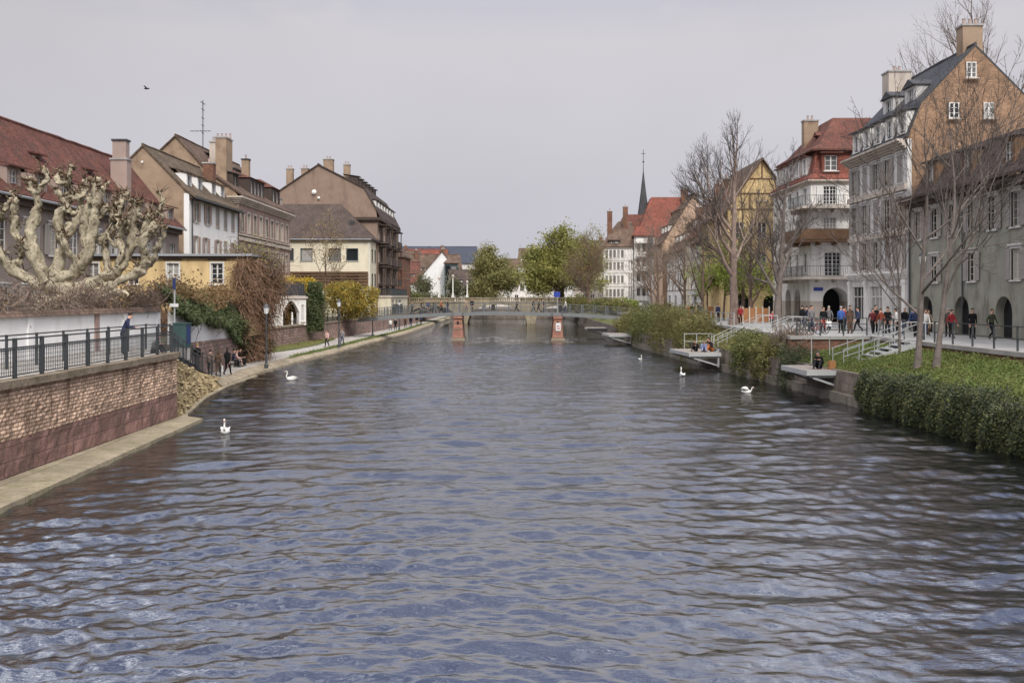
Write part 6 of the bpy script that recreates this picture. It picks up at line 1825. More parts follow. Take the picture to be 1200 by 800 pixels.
def pier(x, label, sign):
    t = thing('bridge_pier', label, 'pier', (x, 118.4, -.7), 0, 'sandstone piers of the footbridge')
    zt = bz(x) - .42 + .7
    b = MB(); b.frus(0, 1.6, 1.02, zt - .25, .66, 2.3, .46, 2.1); b.frus(0, 1.6, zt - .25, zt, .54, 2.25, .54, 2.25); b.build('shaft', 'pier_stone', t)
    for k in (.42, .72):
        w_ = lerp(.66, .46, k) + .02; l_ = lerp(2.3, 2.1, k) + .02; z_ = lerp(1.02, zt - .25, k); b = MB(); b.frus(0, 1.6, z_, z_ + .12, w_, l_, w_, l_); b.build('stone_band', 'coping', t)
    b = MB(); b.frus(0, 1.6, .7, 1.0, .84, 2.5, .72, 2.4); b.build('plinth', 'coping', t)
    b = MB(); b.box(-.92, .92, -1., 4.2, 0, .69); b.build('footing', 'bank_stone', t)
    b = MB(); b.frus(0, -.5, zt - .9, zt - .6, .12, .06, .12, .06); b.v = [(x_, y_ - .08, z_) for x_, y_, z_ in b.v]; b.build('drain_hole', 'near_black', t)
    for dx in (-.62, .62):
        b = MB(); b.bar((dx, -.2, zt), (dx, -.2, zt + 1.35), .07)
        for k in (.3, .9): b.bar((dx, -.2, zt + k), (dx, .2, zt + k), .05)
        b.build('mooring_post', 'mid_metal', t)
    if sign:
        s = thing('pier_sign', 'white navigation board with a small red mark on the right bridge pier', 'sign', (x + .05, 117.75, 1.15))
        b = MB(); b.box(-.3, .3, -.04, 0, 0, .95); b.build('board', 'sign_white', s)
        b = MB(); b.box(-.16, .16, -.052, -.043, .55, .62); b.box(-.16, -.09, -.052, -.043, .42, .549); b.box(-.09, .16, -.052, -.043, .36, .42); b.box(.09, .16, -.052, -.043, .18, .359); b.box(-.16, .089, -.052, -.043, .18, .25); b.build('mark', 'sign_red', s)
pier(-6.5, 'red sandstone bridge pier left of mid river, without a sign', 0)
pier(5.5, 'red sandstone bridge pier carrying a white board', 1)
t = thing('blue_sign', 'square blue sign on a pole standing on the footbridge above the right pier', 'sign', (5.6, 121.2, 3.2))
b = MB(); b.bar((0, 0, 0), (0, 0, 2.7), .07); b.build('pole', 'light_metal', t)
b = MB(); b.box(-.45, .35, -.06, -.03, 2.0, 2.65); b.build('panel', 'sign_blue', t)

# ------------------------------------------------------------------ old stone arch bridge behind
t = thing('stone_bridge', 'old pale stone bridge with shallow arches and parapet behind the footbridge', 'bridge', (0, 186, 0))
b = MB(); pts = []
spans = [(-20, -10.2), (-8.4, 2.8), (4.4, 13.4)]
def under(x):
    for a, c in spans:
        if a < x < c:
            u = (x - (a + c) / 2) / ((c - a) / 2)
            return .5 + (3.25 if c - a > 11 else 3.0) * math.sqrt(max(0, 1 - u * u)) ** .9
    return -.8
xs = sorted(set(list(np.arange(-26, 22.01, .4)) + [s for p in spans for s in p]))
for a, c in zip(xs, xs[1:]):
    m = (a + c) / 2; mid = under(m) > 0
    za, zc = (under(a) if under(a) > 0 else .4, under(c) if under(c) > 0 else .4) if mid else (-.8, -.8)
    b.hexa([(a, 0, za), (c, 0, zc), (c, 8, zc), (a, 8, za), (a, 0, 4.1), (c, 0, 4.1), (c, 8, 4.1), (a, 8, 4.1)])
b.build('arches', 'ledge_stone', t)
b = MB()
for y in (-.12, 7.7): b.box(-26, 22, y, y + .4, 4.1, 4.3); b.box(-26, 22, y + .02, y + .38, 4.85, 5.05)
b.build('cornice', 'ledge_stone', t)
b = MB()
for y in (.0, 7.8):
    for x in np.arange(-25.8, 22, .42): b.box(x, x + .24, y + .02, y + .18, 4.302, 4.848)
b.build('balustrade', 'ledge_stone', t)
for i, (x, hh, lb) in enumerate(((-13.8, 3.4, 'pale stone lamp column on the arch bridge parapet, farthest left'), (-11.2, 3.8, 'taller pale stone lamp column in front of the glazed bay'), (-8.5, 2.7, 'short pale stone lamp column nearest the left pier'))):
    t = thing('lamp_column', lb, 'lamp post', (x, 186, 5.05), 0, 'lamp columns of the stone bridge')
    b = MB(); b.frus(0, .1, 0, .5, .26, .26, .22, .22); b.frus(0, .1, .5, hh, .12, .12, .08, .08); b.build('column', 'white_plaster', t)
    b = MB(); b.lathe([(.1, 0), (.24, .1), (.26, .35), (.1, .5)], (0, .1, hh), 8); b.build('lantern', 'pale_stone', t)

# river closes behind the bridge
g_ = MB(); g_.quad((-15, 234, 2.31), (14, 234, 2.31), (14, 345, 2.31), (-15, 345, 2.31)); g_.quad((-15, 234, -.8), (14, 234, -.8), (14, 234, 2.31), (-15, 234, 2.31))
struct('far_bank', g_, 'bank_stone')

# ------------------------------------------------------------------ railings of the left quay
def railing(name, label, pts, h, panel=True, m='dark_metal', gap=.12, step=1.5, cat='railing', group=None, thick=.07, rails=(1., .78)):
    O = Vector(pts[0])
    t = thing(name, label, cat, O, 0, group)
    top, post, bars = MB(), MB(), MB()
    post.bar((0, 0, 0), (0, 0, h * 1.03), thick); pm = post.mesh('post', m)
    for a, a_c in zip(pts, pts[1:]):
        a, c = Vector(a) - O, Vector(a_c) - O
        L = (c - a).length; n = max(1, round(L / step)); up = Vector((0, 0, h))
        for i in range(n + 1):
            if i < n or a_c == pts[-1]: link('post', pm, t, a.lerp(c, i / n))
        for r in rails: top.bar(a + up * r, c + up * r, .045)
        if panel:
            top.bar(a + up * .08, c + up * .08, .035)
            k = max(2, int(L / gap))
            for i in range(k + 1):
                p = a.lerp(c, i / k); bars.bar(p + up * .085, p + up * rails[-1] * .99, .016)
            for z in np.arange(.18, rails[-1], .12): bars.bar(a + up * z, c + up * z, .012)
    o = top.build('rail', m, t)
    if bars.f: bars.build('mesh_infill', m, t)
    return t
railing('quay_railing', 'dark steel railing with wire mesh along the top of the brick quay wall', [(-14.3, 12, 2.94), (-14.3, 41.2, 2.94)], 1.12, step=1.62, thick=.10)
railing('rear_railing', 'plain two bar railing set back behind the man in the navy jacket', [(-16.6, 22, PZ), (-16.6, 44.5, PZ), (-16.9, 48.5, 2.8)], 1.1, panel=False, step=2.1, rails=(1., .55))
railing('ramp_railing', 'mesh railing stepping down beside the ramp above the stone revetment', [(p[0] - .05, p[1], p[2] + .04) for p in TL], 1.1, step=2.2, gap=.35, thick=.05)
railing('wire_fence', 'low black wire fence in front of the dark bush behind the bench', [(-19.15, 70.5, .45), (-20.9, 79, .45), (-20.6, 83.5, .5)], 1.5, m='near_black', step=2.0, gap=.2)
railing('garden_fence', 'dark iron fence on the retaining wall below the green bush', [(-21.45, 104.5, 2.42), (-20.4, 115, 2.42), (-19.1, 131, 2.42)], 1.2, m='near_black', step=2.2, gap=.16)
railing('far_quay_railing', 'dark railing on the retaining wall below the cream terrace building', [(-18.9, 133, 2.42), (-18.3, 150, 2.42), (-17.8, 170, 2.42)], 1.1, step=2., gap=.3)

# electrical cabinet, sign post, lamp posts
t = thing('cabinet', 'dark teal electrical cabinet with a blue poster standing against the white wall', 'cabinet', (-16.35, 48.6, 2.65), R(-12))
b = MB(); b.box(-.36, .36, -.22, .22, .12, 1.28); b.build('body', 'green_metal', t)
b = MB(); b.box(-.4, .4, -.26, .26, 1.282, 1.34); b.build('lid', 'green_metal', t)
b = MB(); b.box(-.34, .34, -.2, .2, -.5, .118); b.build('plinth', 'concrete', t)
b = MB(); b.box(.363, .372, -.18, .18, .3, 1.2); b.build('poster', 'navy_paint', t)
b = MB(); b.box(-.3, -.01, -.232, -.222, .2, 1.2); b.box(.01, .3, -.232, -.222, .2, 1.2); b.build('door', 'green_metal', t)
t = thing('sign_post', 'thin grey sign post with a blue and a white plate before the white wall', 'sign post', (-17.4, 50.6, 2.6))
b = MB(); b.tube([(0, 0, 0), (0, 0, 3.6)], [.045, .045], 8); b.build('pole', 'light_metal', t)
b = MB(); b.box(-.08, .08, -.09, -.055, 3.05, 3.62); b.build('blue_plate', 'navy_paint', t)
b = MB(); b.box(-.22, .22, -.09, -.055, 2.15, 2.32); b.build('white_plate', 'sign_white', t)
def lamp(label, x, y, z, h=4.0, group='black lamp posts of the left path', m='dark_metal'):
    t = thing('street_lamp', label, 'street lamp', (x, y, z), 0, group)
    b = MB(); b.lathe([(.14, 0), (.14, .25), (.09, .35), (.075, .9), (.06, 1.0), (.055, h - .55), (.1, h - .5), (.05, h - .42)], n=8); b.build('pole', m, t, smooth=False)
    b = MB(); b.lathe([(.12, h - .42), (.2, h - .05), (.17, h)], n=8); b.build('lantern', 'sign_white', t)
    b = MB(); b.lathe([(.24, h + .002), (.16, h + .14), (.05, h + .24), (.02, h + .34)], n=8); b.build('lantern_cap', m, t)
lamp('black lamp post nearest the camera beside the hanging vine', -16.6, 66.3, .44, 4.1)
t = thing('bin_notice', 'small white notice plate fixed to the wire fence beside the lamp post', 'sign', (-19.62, 72.8, 1.2)); b = MB(); b.box(-.14, .14, -.06, -.03, .0, .55); b.build('plate', 'sign_white', t)
lamp('black lamp post beside the strolling couple and the green bush', -16.4, 93, .44, 4.3)
lamp('black lamp post farther along the path below the mustard bush', -16.9, 119, .44, 4.0)
lamp('distant lamp post near the walkers at the end of the left path', -16.2, 141, .44, 4.0)
lamp('dark lamp post standing on the right promenade behind the near bare trees', 22.6, 54.0, PZ, 4.6, 'lamp posts of the right promenade')

# bench and people on the left
t = thing('bench', 'low stone bench under the red plinth carrying the three resting people', 'bench', (-19.15, 67.6, .45))
b = MB(); b.box(-.24, .24, -1.1, 1.1, .34, .43); b.build('seat', 'concrete', t)
for y in (-.8, .8):
    b = MB(); b.box(-.18, .18, y - .1, y + .1, 0, .338); b.build('leg', 'concrete', t)
NAVY, BLACK, GREY, BROWN, RED, BLUE, PINK, TAN, WHITE, DENIM, OLIVE = (.025, .03, .065), (.012, .012, .014), (.13, .13, .135), (.10, .06, .04), (.33, .04, .045), (.05, .11, .33), (.50, .32, .29), (.33, .25, .17), (.6, .59, .57), (.045, .06, .11), (.07, .075, .05)
LP = 'walkers on the left quay and path'
person('man in navy jacket bending over the railing on the brick quay', -15.95, 40.2, PZ, R(-62), 'lean', NAVY, (.03, .035, .045), 'dark', 1.84)
person('person in grey jacket sitting behind the quay railing near the teal cabinet', -15.1, 41.2, PZ - .05, R(-100), 'sitfloor', GREY, BLACK, 'dark', 1.7)
person('pale haired person in black jacket on the ramp, farthest left of the four', -18.1, 56.4, .95, R(-15), 'stand', BLACK, (.03, .03, .035), 'blond', 1.68)
person('person in brown jacket with white scarf second from the left on the ramp', -17.95, 58.4, .5, R(20), 'walk', (.16, .12, .1), BLACK, 'dark', 1.66)
person('person in long brown coat third from the left on the ramp', -17.75, 59.3, .47, R(10), 'walk', BROWN, BROWN, 'brown', 1.6, coat=.04, long=True)
person('dark haired person in black jacket closest to the end of the ramp railing', -17.4, 60.0, .46, R(-10), 'walk', BLACK, BLACK, 'dark', 1.72, long=True)
person('person in navy coat on the bench, nearest the camera of the three seated', -19.05, 66.9, .45, R(-75), 'sit', NAVY, BLACK, 'dark', 1.7)
person('person in pale pink jacket seated in the middle of the bench', -19.05, 67.65, .45, R(-80), 'sit', PINK, (.30, .22, .2), 'dark', 1.66)
person('person in black seated at the far end of the bench', -19.05, 68.35, .45, R(-80), 'sit', BLACK, BLACK, 'dark', 1.68)
person('person in pink top and dark trousers strolling left of the second lamp post', -17.6, 93.4, .44, R(170), 'walk', PINK, BLACK, 'dark', 1.66, group=LP)
person('person in grey jacket strolling right of the second lamp post', -16.3 - .2, 95.4, .44, R(175), 'walk', (.2, .19, .2), DENIM, 'brown', 1.76, group=LP)
for i, (x, y, tp, bt, f, lb) in enumerate(((-17.1, 138, WHITE, GREY, 0, 'person in white jacket walking on the far part of the left path'), (-16.5, 139, BLACK, BLACK, 180, 'person in black walking just right of the white jacket on the left path'),
        (-16.4, 151, BROWN, BLACK, 180, 'person in brown standing on the left path short of the footbridge'), (-15.9, 154, BLACK, DENIM, 0, 'person in black and jeans under the footbridge end'),
        (-16.3, 158, NAVY, BLACK, 180, 'person in navy in the crowd under the footbridge'), (-15.6, 161, BLACK, GREY, 180, 'person in black with grey trousers under the footbridge'),
        (-15.3, 165, DENIM, BLACK, 0, 'farthest person in denim jacket on the left path'))):
    person(lb, x, y, .44, R(f), 'walk' if i < 4 else 'stand', tp, bt, 'dark', 1.74, group=LP)
BP = 'people on the footbridge'
for i, (x, y, tp, bt, f, ps, lb) in enumerate(((-11.1, 120.2, BLACK, BLACK, 90, 'stand', 'person in black standing at the left end of the footbridge'), (-10.3, 120.5, DENIM, GREY, 200, 'stand', 'person in denim jacket second from the left on the footbridge'),
        (-9.5, 119.8, OLIVE, BLACK, 160, 'walk', 'person in olive jacket third from the left on the footbridge'), (-8.7, 120.3, (.4, .12, .05), BLACK, -90, 'walk', 'person in orange jacket walking on the footbridge left of the left pier'),
        (-5.6, 119.9, TAN, GREY, 190, 'stand', 'person in tan coat on the footbridge right of the left pier'), (-4.9, 120.2, BLACK, BLACK, 170, 'stand', 'person in black beside the tan coat on the footbridge'),
        (2.6, 120.2, BLACK, BLACK, -90, 'walk', 'person in black walking at the middle of the footbridge'), (3.3, 120, OLIVE, BLACK, 90, 'walk', 'person in dark olive walking towards the right pier on the footbridge'), (.6, 120.4, GREY, BLACK, 90, 'walk', 'person in grey near mid footbridge'), (-12.2, 120.1, GREY, BLACK, 80, 'walk', 'person in grey walking onto the left end of the footbridge'), (-7.9, 120.6, BLACK, DENIM, 100, 'walk', 'person in black jacket and jeans just left of the left pier on the footbridge'), (3.9, 120.7, NAVY, NAVY, 90, 'stand', 'person in navy standing close to the dark olive walker'), (6.6, 120.5, WHITE, DENIM, 90, 'walk', 'person in white top and jeans right of the blue sign on the footbridge'))):
    person(lb, x, y, bz(x) - .03, R(f), ps, tp, bt, 'dark', 1.74, group=BP)

# ------------------------------------------------------------------ right bank: platforms, stairs, railings
def platform(label, c, w, d, z, rot, group='wooden platforms over the water'):
    t = thing('river_platform', label, 'platform', (c[0], c[1], z), rot, group)
    b = MB()
    n = int(w / .16)
    for i in range(n): b.box(-w / 2 + w * i / n + .006, -w / 2 + w * (i + 1) / n - .006, -d / 2, d / 2, -.07, 0)
    b.build('deck', 'plank_wood', t)
    b = MB()
    for x0, x1, y0, y1 in ((-w / 2 - .06, w / 2 + .06, -d / 2 - .06, -d / 2 - .003), (-w / 2 - .06, w / 2 + .06, d / 2 + .003, d / 2 + .06), (-w / 2 - .06, -w / 2 - .003, -d / 2, d / 2), (w / 2 + .003, w / 2 + .06, -d / 2, d / 2)): b.box(x0, x1, y0, y1, -.24, .015)
    b.build('edge_beam', 'light_metal', t)
    for y in (-d / 2 + .12, d / 2 - .12):
        b = MB(); b.bar((w / 2 - .2, y, -.3), (-w / 2 + .15, y, -.3), .1, .12); b.bar((w / 2 - .1, y, -.25), (w / 2 - .1, y, -1.0), .12); b.bar((-w / 2 + .3, y, -.36), (w / 2 - .1, y, -.9), .1)
        b.build('bracket', 'light_metal', t)
    return t
def stairs(label, x0, x1, z0, z1, y0, y1, group='metal stairs of the right bank'):
    t = thing('bank_stairs', label, 'stairs', (x0, y0, z0), 0, group)
    n = max(3, int((z1 - z0) / .17)); L = x1 - x0; W = y1 - y0
    b = MB(); b.box(0, L / n - .02, .07, W - .07, -.06, 0); tm = b.mesh('tread', 'light_metal')
    for i in range(n): link('tread', tm, t, (L * i / n, 0, (z1 - z0) * (i + 1) / n))
    for y in (0., W):
        b = MB(); b.bar((-.1, y, -.06), (L, y, z1 - z0 - .06), .1, .26); b.build('stringer', 'light_metal', t)
    for y in (-.02, W + .02):
        b = MB()
        for k in (1.0, .62): b.bar((-.05, y, k), (L, y, z1 - z0 + k), .035)
        for i in range(6):
            q = i / 5; b.bar((L * q, y, (z1 - z0) * q), (L * q, y, (z1 - z0) * q + 1.0), .035)
        b.bar((L, y, z1 - z0 + 1.), (L + 1., y, z1 - z0 + 1.), .05); b.bar((L + 1., y, z1 - z0), (L + 1., y, z1 - z0 + 1.), .045)
        b.build('handrail', 'light_metal', t)
    return t
platform('near wooden river platform where a man in black sits', (15.95, 52.0), 2.0, 3.9, 1.5, R(3))
stairs('near metal stairs climbing from the platform with the man in black', 17.3, 21.3, 1.5, 2.9, 51.2, 52.9)
railing('platform_railing', 'thin pale railing along the landing at the foot of the near stairs', [(16.6, 54.4, 1.5), (18.6, 54.4, 1.5), (21.2, 54.4, 1.75)], 1.5, panel=False, m='light_metal', step=.8, rails=(1.,), thick=.045)
platform('second wooden river platform where three people sit', (13.35, 71.8), 2.2, 5.4, 1.3, R(5))
stairs('second metal stairs right of the three seated people', 14.9, 18.2, 1.3, 2.9, 71.0, 72.6)
stairs('third metal stairs between the rounded bush and the pinkish tree trunk', 16.2, 19.0, 1.8, 2.9, 66.4, 67.8)
railing('platform_railing', 'pale railing behind the three people seated on the second platform', [(13.1, 74.6, 1.3), (15.0, 74.8, 1.3), (15.0, 72.8, 1.3)], 1.15, panel=False, m='light_metal', step=.9, rails=(1., .5), thick=.045)
platform('third small platform far up the right bank before the footbridge', (11.4, 107), 2.4, 4.5, 1.2, R(4))
platform('farthest small platform under the right end of the footbridge', (10.6, 124), 2.4, 4.5, 1.3, R(0))
railing('promenade_railing', 'dark post and cable railing along the concrete promenade edge', [(17.1, 58.9, 2.93), (21.3, 58.9, 2.93)], 1.05, panel=False, step=1.25, rails=(1., .66, .33))
railing('promenade_railing', 'dark railing along the promenade behind the ivy slope', [(21.75, 57.5, 2.93), (21.75, 54.4, 2.93)], 1.05, panel=False, step=1.3, rails=(1., .66, .33))
railing('promenade_railing', 'long pale railing behind the bank bushes up to the footbridge', [(17.2, 76, 2.93), (16.7, 100, 2.93), (15.9, 121, 2.93)], 1.05, panel=False, m='light_metal', step=2., rails=(1., .5))
railing('promenade_railing', 'dark railing behind the ivy slope towards the camera', [(21.75, 50.5, 2.93), (22.05, 20, 2.93)], 1.05, panel=False, step=2.0, rails=(1., .5))

person('man in black hooded coat sitting on the near platform edge', 16.15, 51.6, 1.5, R(150), 'sitfloor', BLACK, (.02, .02, .024), 'cap', 1.86, coat=.04)
b = MB(); b.box(-.17, .17, -.12, .12, 0, .42); b.box(-.13, .13, -.09, .09, .421, .44)
tag(b.build('paper_bag', 'orange_wood', None, (16.62, 51.0, 1.5), R(12)), 'brown paper carton standing beside the man in black on the near platform', 'bag')
person('dark haired person in black leftmost on the second platform', 13.35, 71.2, 1.3, R(150), 'sitfloor', BLACK, BLACK, 'dark', 1.7)
person('person in pale blue jacket seated in the middle of the second platform', 13.85, 70.8, 1.3, R(170), 'sitfloor', (.25, .30, .5), (.2, .24, .4), 'brown', 1.68)
person('person in black with orange trousers kneeling on the second platform', 14.45, 70.9, 1.3, R(120), 'sitfloor', (.03, .025, .025), (.45, .15, .05), 'dark', 2.1, long=True)
PP = 'people on the right promenade'
for x, y, f, ps, tp, bt, hr, H, lg, lb in (
    (21.6, 73, 30, 'stand', BLACK, DENIM, 'dark', 1.74, 0, 'person in black jacket and jeans before the left small arch of the white corner house'),
    (20.2, 66.5, 170, 'phone', NAVY, BLACK, 'brown', 1.78, 0, 'person in navy jacket raising a hand left of the man with the white bag'),
    (19.95, 65.4, 190, 'stand', (.17, .16, .17), DENIM, 'dark', 1.82, 0, 'person in grey jacket and jeans directly beside the navy jacket'),
    (20.55, 64.8, 185, 'stand', BLACK, BLACK, 'dark', 1.74, 0, 'person in black carrying the white shopping bag'),
    (21.2, 63.2, 0, 'stand', BLUE, BLACK, 'grey', 1.78, 0, 'person in bright blue jacket seen from behind before the big arch'),
    (21.5, 62.4, 10, 'stand', BROWN, BROWN, 'brown', 1.64, 1, 'person in long brown coat beside the bright blue jacket'),
    (22.6, 67.0, -60, 'phone', RED, BLACK, 'dark', 1.72, 0, 'person in red jacket behind the long brown coat'),
    (22.6, 61.5, 180, 'walk', (.10, .02, .025), BLACK, 'dark', 1.66, 1, 'person in dark red jacket left of the tall hooded figure'),
    (23.1, 62.4, 200, 'stand', BLACK, BLACK, 'cap', 1.88, 0, 'tall figure in black hood before the grey shopfront'),
    (23.5, 61.4, 160, 'stand', BLACK, (.03, .03, .04), 'dark', 1.74, 0, 'person in black right beside the tall hooded figure'),
    (23.7, 60.4, 60, 'phone', WHITE, BLACK, 'dark', 1.7, 1, 'long haired person in white and black at the top of the stairs'),
    (24.6, 60.0, 180, 'walk', BLUE, BLACK, 'brown', 1.74, 0, 'person in blue coat right of the stair railing'),
    (25.1, 59.2, 190, 'walk', TAN, BROWN, 'brown', 1.62, 1, 'person in tan jacket right of the blue coat'),
    (24.9, 55.6, 200, 'walk', RED, BLACK, 'dark', 1.68, 0, 'person in red jacket between the two pale young tree trunks'),
    (25.8, 55.0, 170, 'stand', BLACK, BLACK, 'dark', 1.76, 0, 'person in black behind the rightmost pale tree trunk'),
    (26.2, 53.6, 200, 'walk', OLIVE, BLACK, 'brown', 1.74, 0, 'person in olive coat nearest the camera on the right promenade'),
    (22.3, 69.0, 20, 'walk', GREY, BLACK, 'grey', 1.74, 0, 'person in grey coat walking towards the small arches of the corner house'),
    (23.9, 70.5, 180, 'walk', TAN, DENIM, 'brown', 1.72, 0, 'person in tan jacket and jeans coming out of the big arch'),
    (21.9, 63.6, 190, 'stand', (.05, .05, .055), BLACK, 'dark', 1.84, 0, 'person in charcoal coat half hidden behind the bright blue jacket'),
    (23.0, 65.2, 100, 'walk', DENIM, BLACK, 'dark', 1.7, 0, 'person in blue denim jacket passing behind the red jacket'),
    (22.9, 60.9, 30, 'walk', (.2, .05, .03), GREY, 'brown', 1.68, 0, 'person in rusty jacket and grey trousers near the top of the stairs'),
    (24.1, 63.0, 200, 'stand', GREY, BLACK, 'dark', 1.76, 0, 'person in grey jacket by the grey shopfront pilaster'),
    (24.9, 62.2, 150, 'walk', BLACK, DENIM, 'blond', 1.7, 0, 'blond person in black jacket by the right shop window'),
    (23.5, 57.2, 170, 'walk', NAVY, BLACK, 'dark', 1.76, 0, 'person in navy beside the thin sapling'),
    (24.0, 57.0, 175, 'walk', WHITE, DENIM, 'brown', 1.68, 1, 'person in white top and jeans beside the thin sapling'),
    (25.6, 57.6, 0, 'stand', (.09, .08, .07), BLACK, 'grey', 1.72, 0, 'grey haired person in dark taupe coat behind the tan jacket'),
    (20.9, 69.5, 60, 'walk', BLACK, GREY, 'cap', 1.74, 0, 'person in black cap walking behind the parked bicycles'),
    (18.9, 90.0, 20, 'stand', NAVY, BLACK, 'dark', 1.74, 0, 'person in navy between the two linden trees'),
    (20.4, 108, 180, 'walk', BLACK, BLACK, 'dark', 1.74, 0, 'person in black on the promenade left of the yellow gabled house'),
    (19.0, 81.6, 180, 'stand', RED, BLACK, 'dark', 1.7, 0, 'person in red between the wooden screens near the pinkish trunk'),
    (21.2, 80.0, 180, 'sit', (.42, .03, .06), BLACK, 'dark', 1.7, 0, 'person in bright crimson jacket sitting by the cafe screen'),
    (18.4, 96, 180, 'walk', DENIM, GREY, 'dark', 1.76, 0, 'person in blue denim beside the left wooden cafe screen'),
    (17.9, 97.4, 0, 'stand', BLACK, GREY, 'dark', 1.7, 0, 'person in black behind the blue denim walker'),
    (20.2, 126, 0, 'walk', BLACK, DENIM, 'dark', 1.74, 0, 'distant person in black on the promenade past the linden trees'),
    (19.6, 150, 180, 'walk', WHITE, BLACK, 'dark', 1.74, 0, 'distant person in white near the parked car')):
    person(lb, x, y, PZ + .004, R(f), ps, tp, bt, hr, H, coat=.04 if 'coat' in lb and bt == BROWN else 0, group=PP, long=bool(lg))
finish_people()
def bag(label, x, y, z, m='sign_white', s=1.):
    b = MB(); b.frus(0, 0, 0, .34 * s, .15 * s, .07 * s, .17 * s, .05 * s); b.bar((-.08 * s, 0, .34 * s), (-.05 * s, 0, .5 * s), .02); b.bar((.08 * s, 0, .34 * s), (.05 * s, 0, .5 * s), .02)
    tag(b.build('shopping_bag', m, None, (x, y, z)), label, 'bag')
bag('white shopping bag held by the person in black on the promenade', 20.82, 64.5, 3.32)
bag('white bag carried by the person closest to the ramp railing end', -17.75, 59.75, .72)
bag('white bag hanging from the hand of the pale haired person on the ramp', -18.42, 56.2, 1.15)

# cafe screens, bicycles, car
CG = 'wooden cafe screens'
for x, y, w, lb in ((21.2, 86.5, 2.9, 'wide orange brown wooden cafe screen under the lime green tree'), (18.6, 100.5, 1.6, 'narrow orange wooden cafe screen left of the pinkish trunk'), (20.0, 99, .8, 'slim orange wooden cafe screen between the small trees')):
    t = thing('cafe_screen', lb, 'screen', (x, y, PZ), 0, CG)
    b = MB(); b.box(-w / 2, w / 2, -.03, .03, .1, 1.35); b.build('panel', 'orange_wood', t)
    for i in range(int(w / .5) + 1):
        b = MB(); k = -w / 2 + i * w / max(1, int(w / .5)); b.box(k - .05, k + .05, -.1, -.033, 0, 1.5); b.build('post', 'cream_wood', t)
def bicycle(label, x, y, rz, m):
    t = thing('bicycle', label, 'bicycle', (x, y, PZ + .004), rz, 'bicycles parked at the promenade corner')
    for c in (-.52, .52):
        w = MB(); n = 16
        w.tube([(c + .33 * math.cos(2 * math.pi * i / n), 0, .35 + .33 * math.sin(2 * math.pi * i / n)) for i in range(n + 1)], [.022] * (n + 1), 5, cap=False)
        for i in range(8): w.bar((c, 0, .35), (c + .32 * math.cos(i * .785), 0, .35 + .32 * math.sin(i * .785)), .008)
        w.build('wheel', 'rubber', t)
    f = MB()
    for a, c in (((-.52, .35), (-.1, .32)), ((-.1, .32), (-.2, .85)), ((-.2, .8), (.36, .85)), ((-.1, .32), (.4, .72)), ((-.52, .35), (-.18, .72)), ((.52, .35), (.34, 1.0))): f.bar((a[0], 0, a[1]), (c[0], 0, c[1]), .035)
    f.build('frame', m, t)
    b = MB(); b.frus(-.2, 0, .88, .95, .13, .05, .14, .08); b.build('saddle', 'rubber', t)
    b = MB(); b.bar((.3, -.28, 1.04), (.3, .28, 1.04), .03); b.bar((.3, 0, 1.04), (.34, 0, .95), .03); b.build('handlebar', 'mid_metal', t)
bicycle('dark bicycle parked nearest the corner railing of the promenade', 17.9, 60.4, R(20), 'dark_metal')
bicycle('grey bicycle parked second behind the corner railing', 18.7, 61.3, R(10), 'mid_metal')
bicycle('dark red bicycle parked farthest from the twiggy bush', 19.4, 62.0, R(25), 'sign_red')
t = thing('parked_car', 'small white car parked on the promenade below the white quayside block', 'car', (22.2, 176, PZ), R(96))
b = MB()
pr = [(-1.95, .35), (-1.95, .8), (-1.75, .95), (-1.35, 1.0), (.75, .98), (1.6, .86), (1.95, .7), (1.95, .32)]
n = len(pr); b.add([(x, -.8, z) for x, z in pr] + [(x, .8, z) for x, z in pr], [tuple(range(n)), tuple(range(2 * n - 1, n - 1, -1))] + [(i, (i + 1) % n, n + (i + 1) % n, n + i) for i in range(n)])
b.build('body', 'car_white', t)
b = MB(); pr = [(-1.7, .97), (-1.35, 1.38), (-.2, 1.45), (.75, 1.0)]
b.add([(x, -.72 + (z - .97) * .25, z) for x, z in pr] + [(x, .72 - (z - .97) * .25, z) for x, z in pr], [(0, 1, 2, 3), (7, 6, 5, 4), (0, 4, 5, 1), (1, 5, 6, 2), (2, 6, 7, 3)]); o = b.build('cabin', 'pane', t)
b = MB(); b.box(-1.3, -.25, -.6, .6, 1.452, 1.475); b.build('roof', 'car_white', o)
for x in (-1.2, 1.2):
    for y in (-.76, .76):
        b = MB(); b.lathe([(.31, -.1), (.33, -.06), (.33, .06), (.31, .1)], (0, 0, 0), 14); o = b.build('wheel', 'rubber', t, (x, y, .33)); o.rotation_euler = (R(90), 0, 0)
        b = MB(); b.lathe([(.19, -.11), (.19, .11)], (0, 0, 0), 10); b.build('rim', 'light_metal', o)
for y in (-.55, .55):
    b = MB(); b.ball((-1.95, y, .72), (.05, .14, .09), 8, 5); b.build('taillight', 'sign_red', t)
    b = MB(); b.ball((1.9, y, .68), (.07, .16, .09), 8, 5); b.build('headlight', 'sign_white', t)

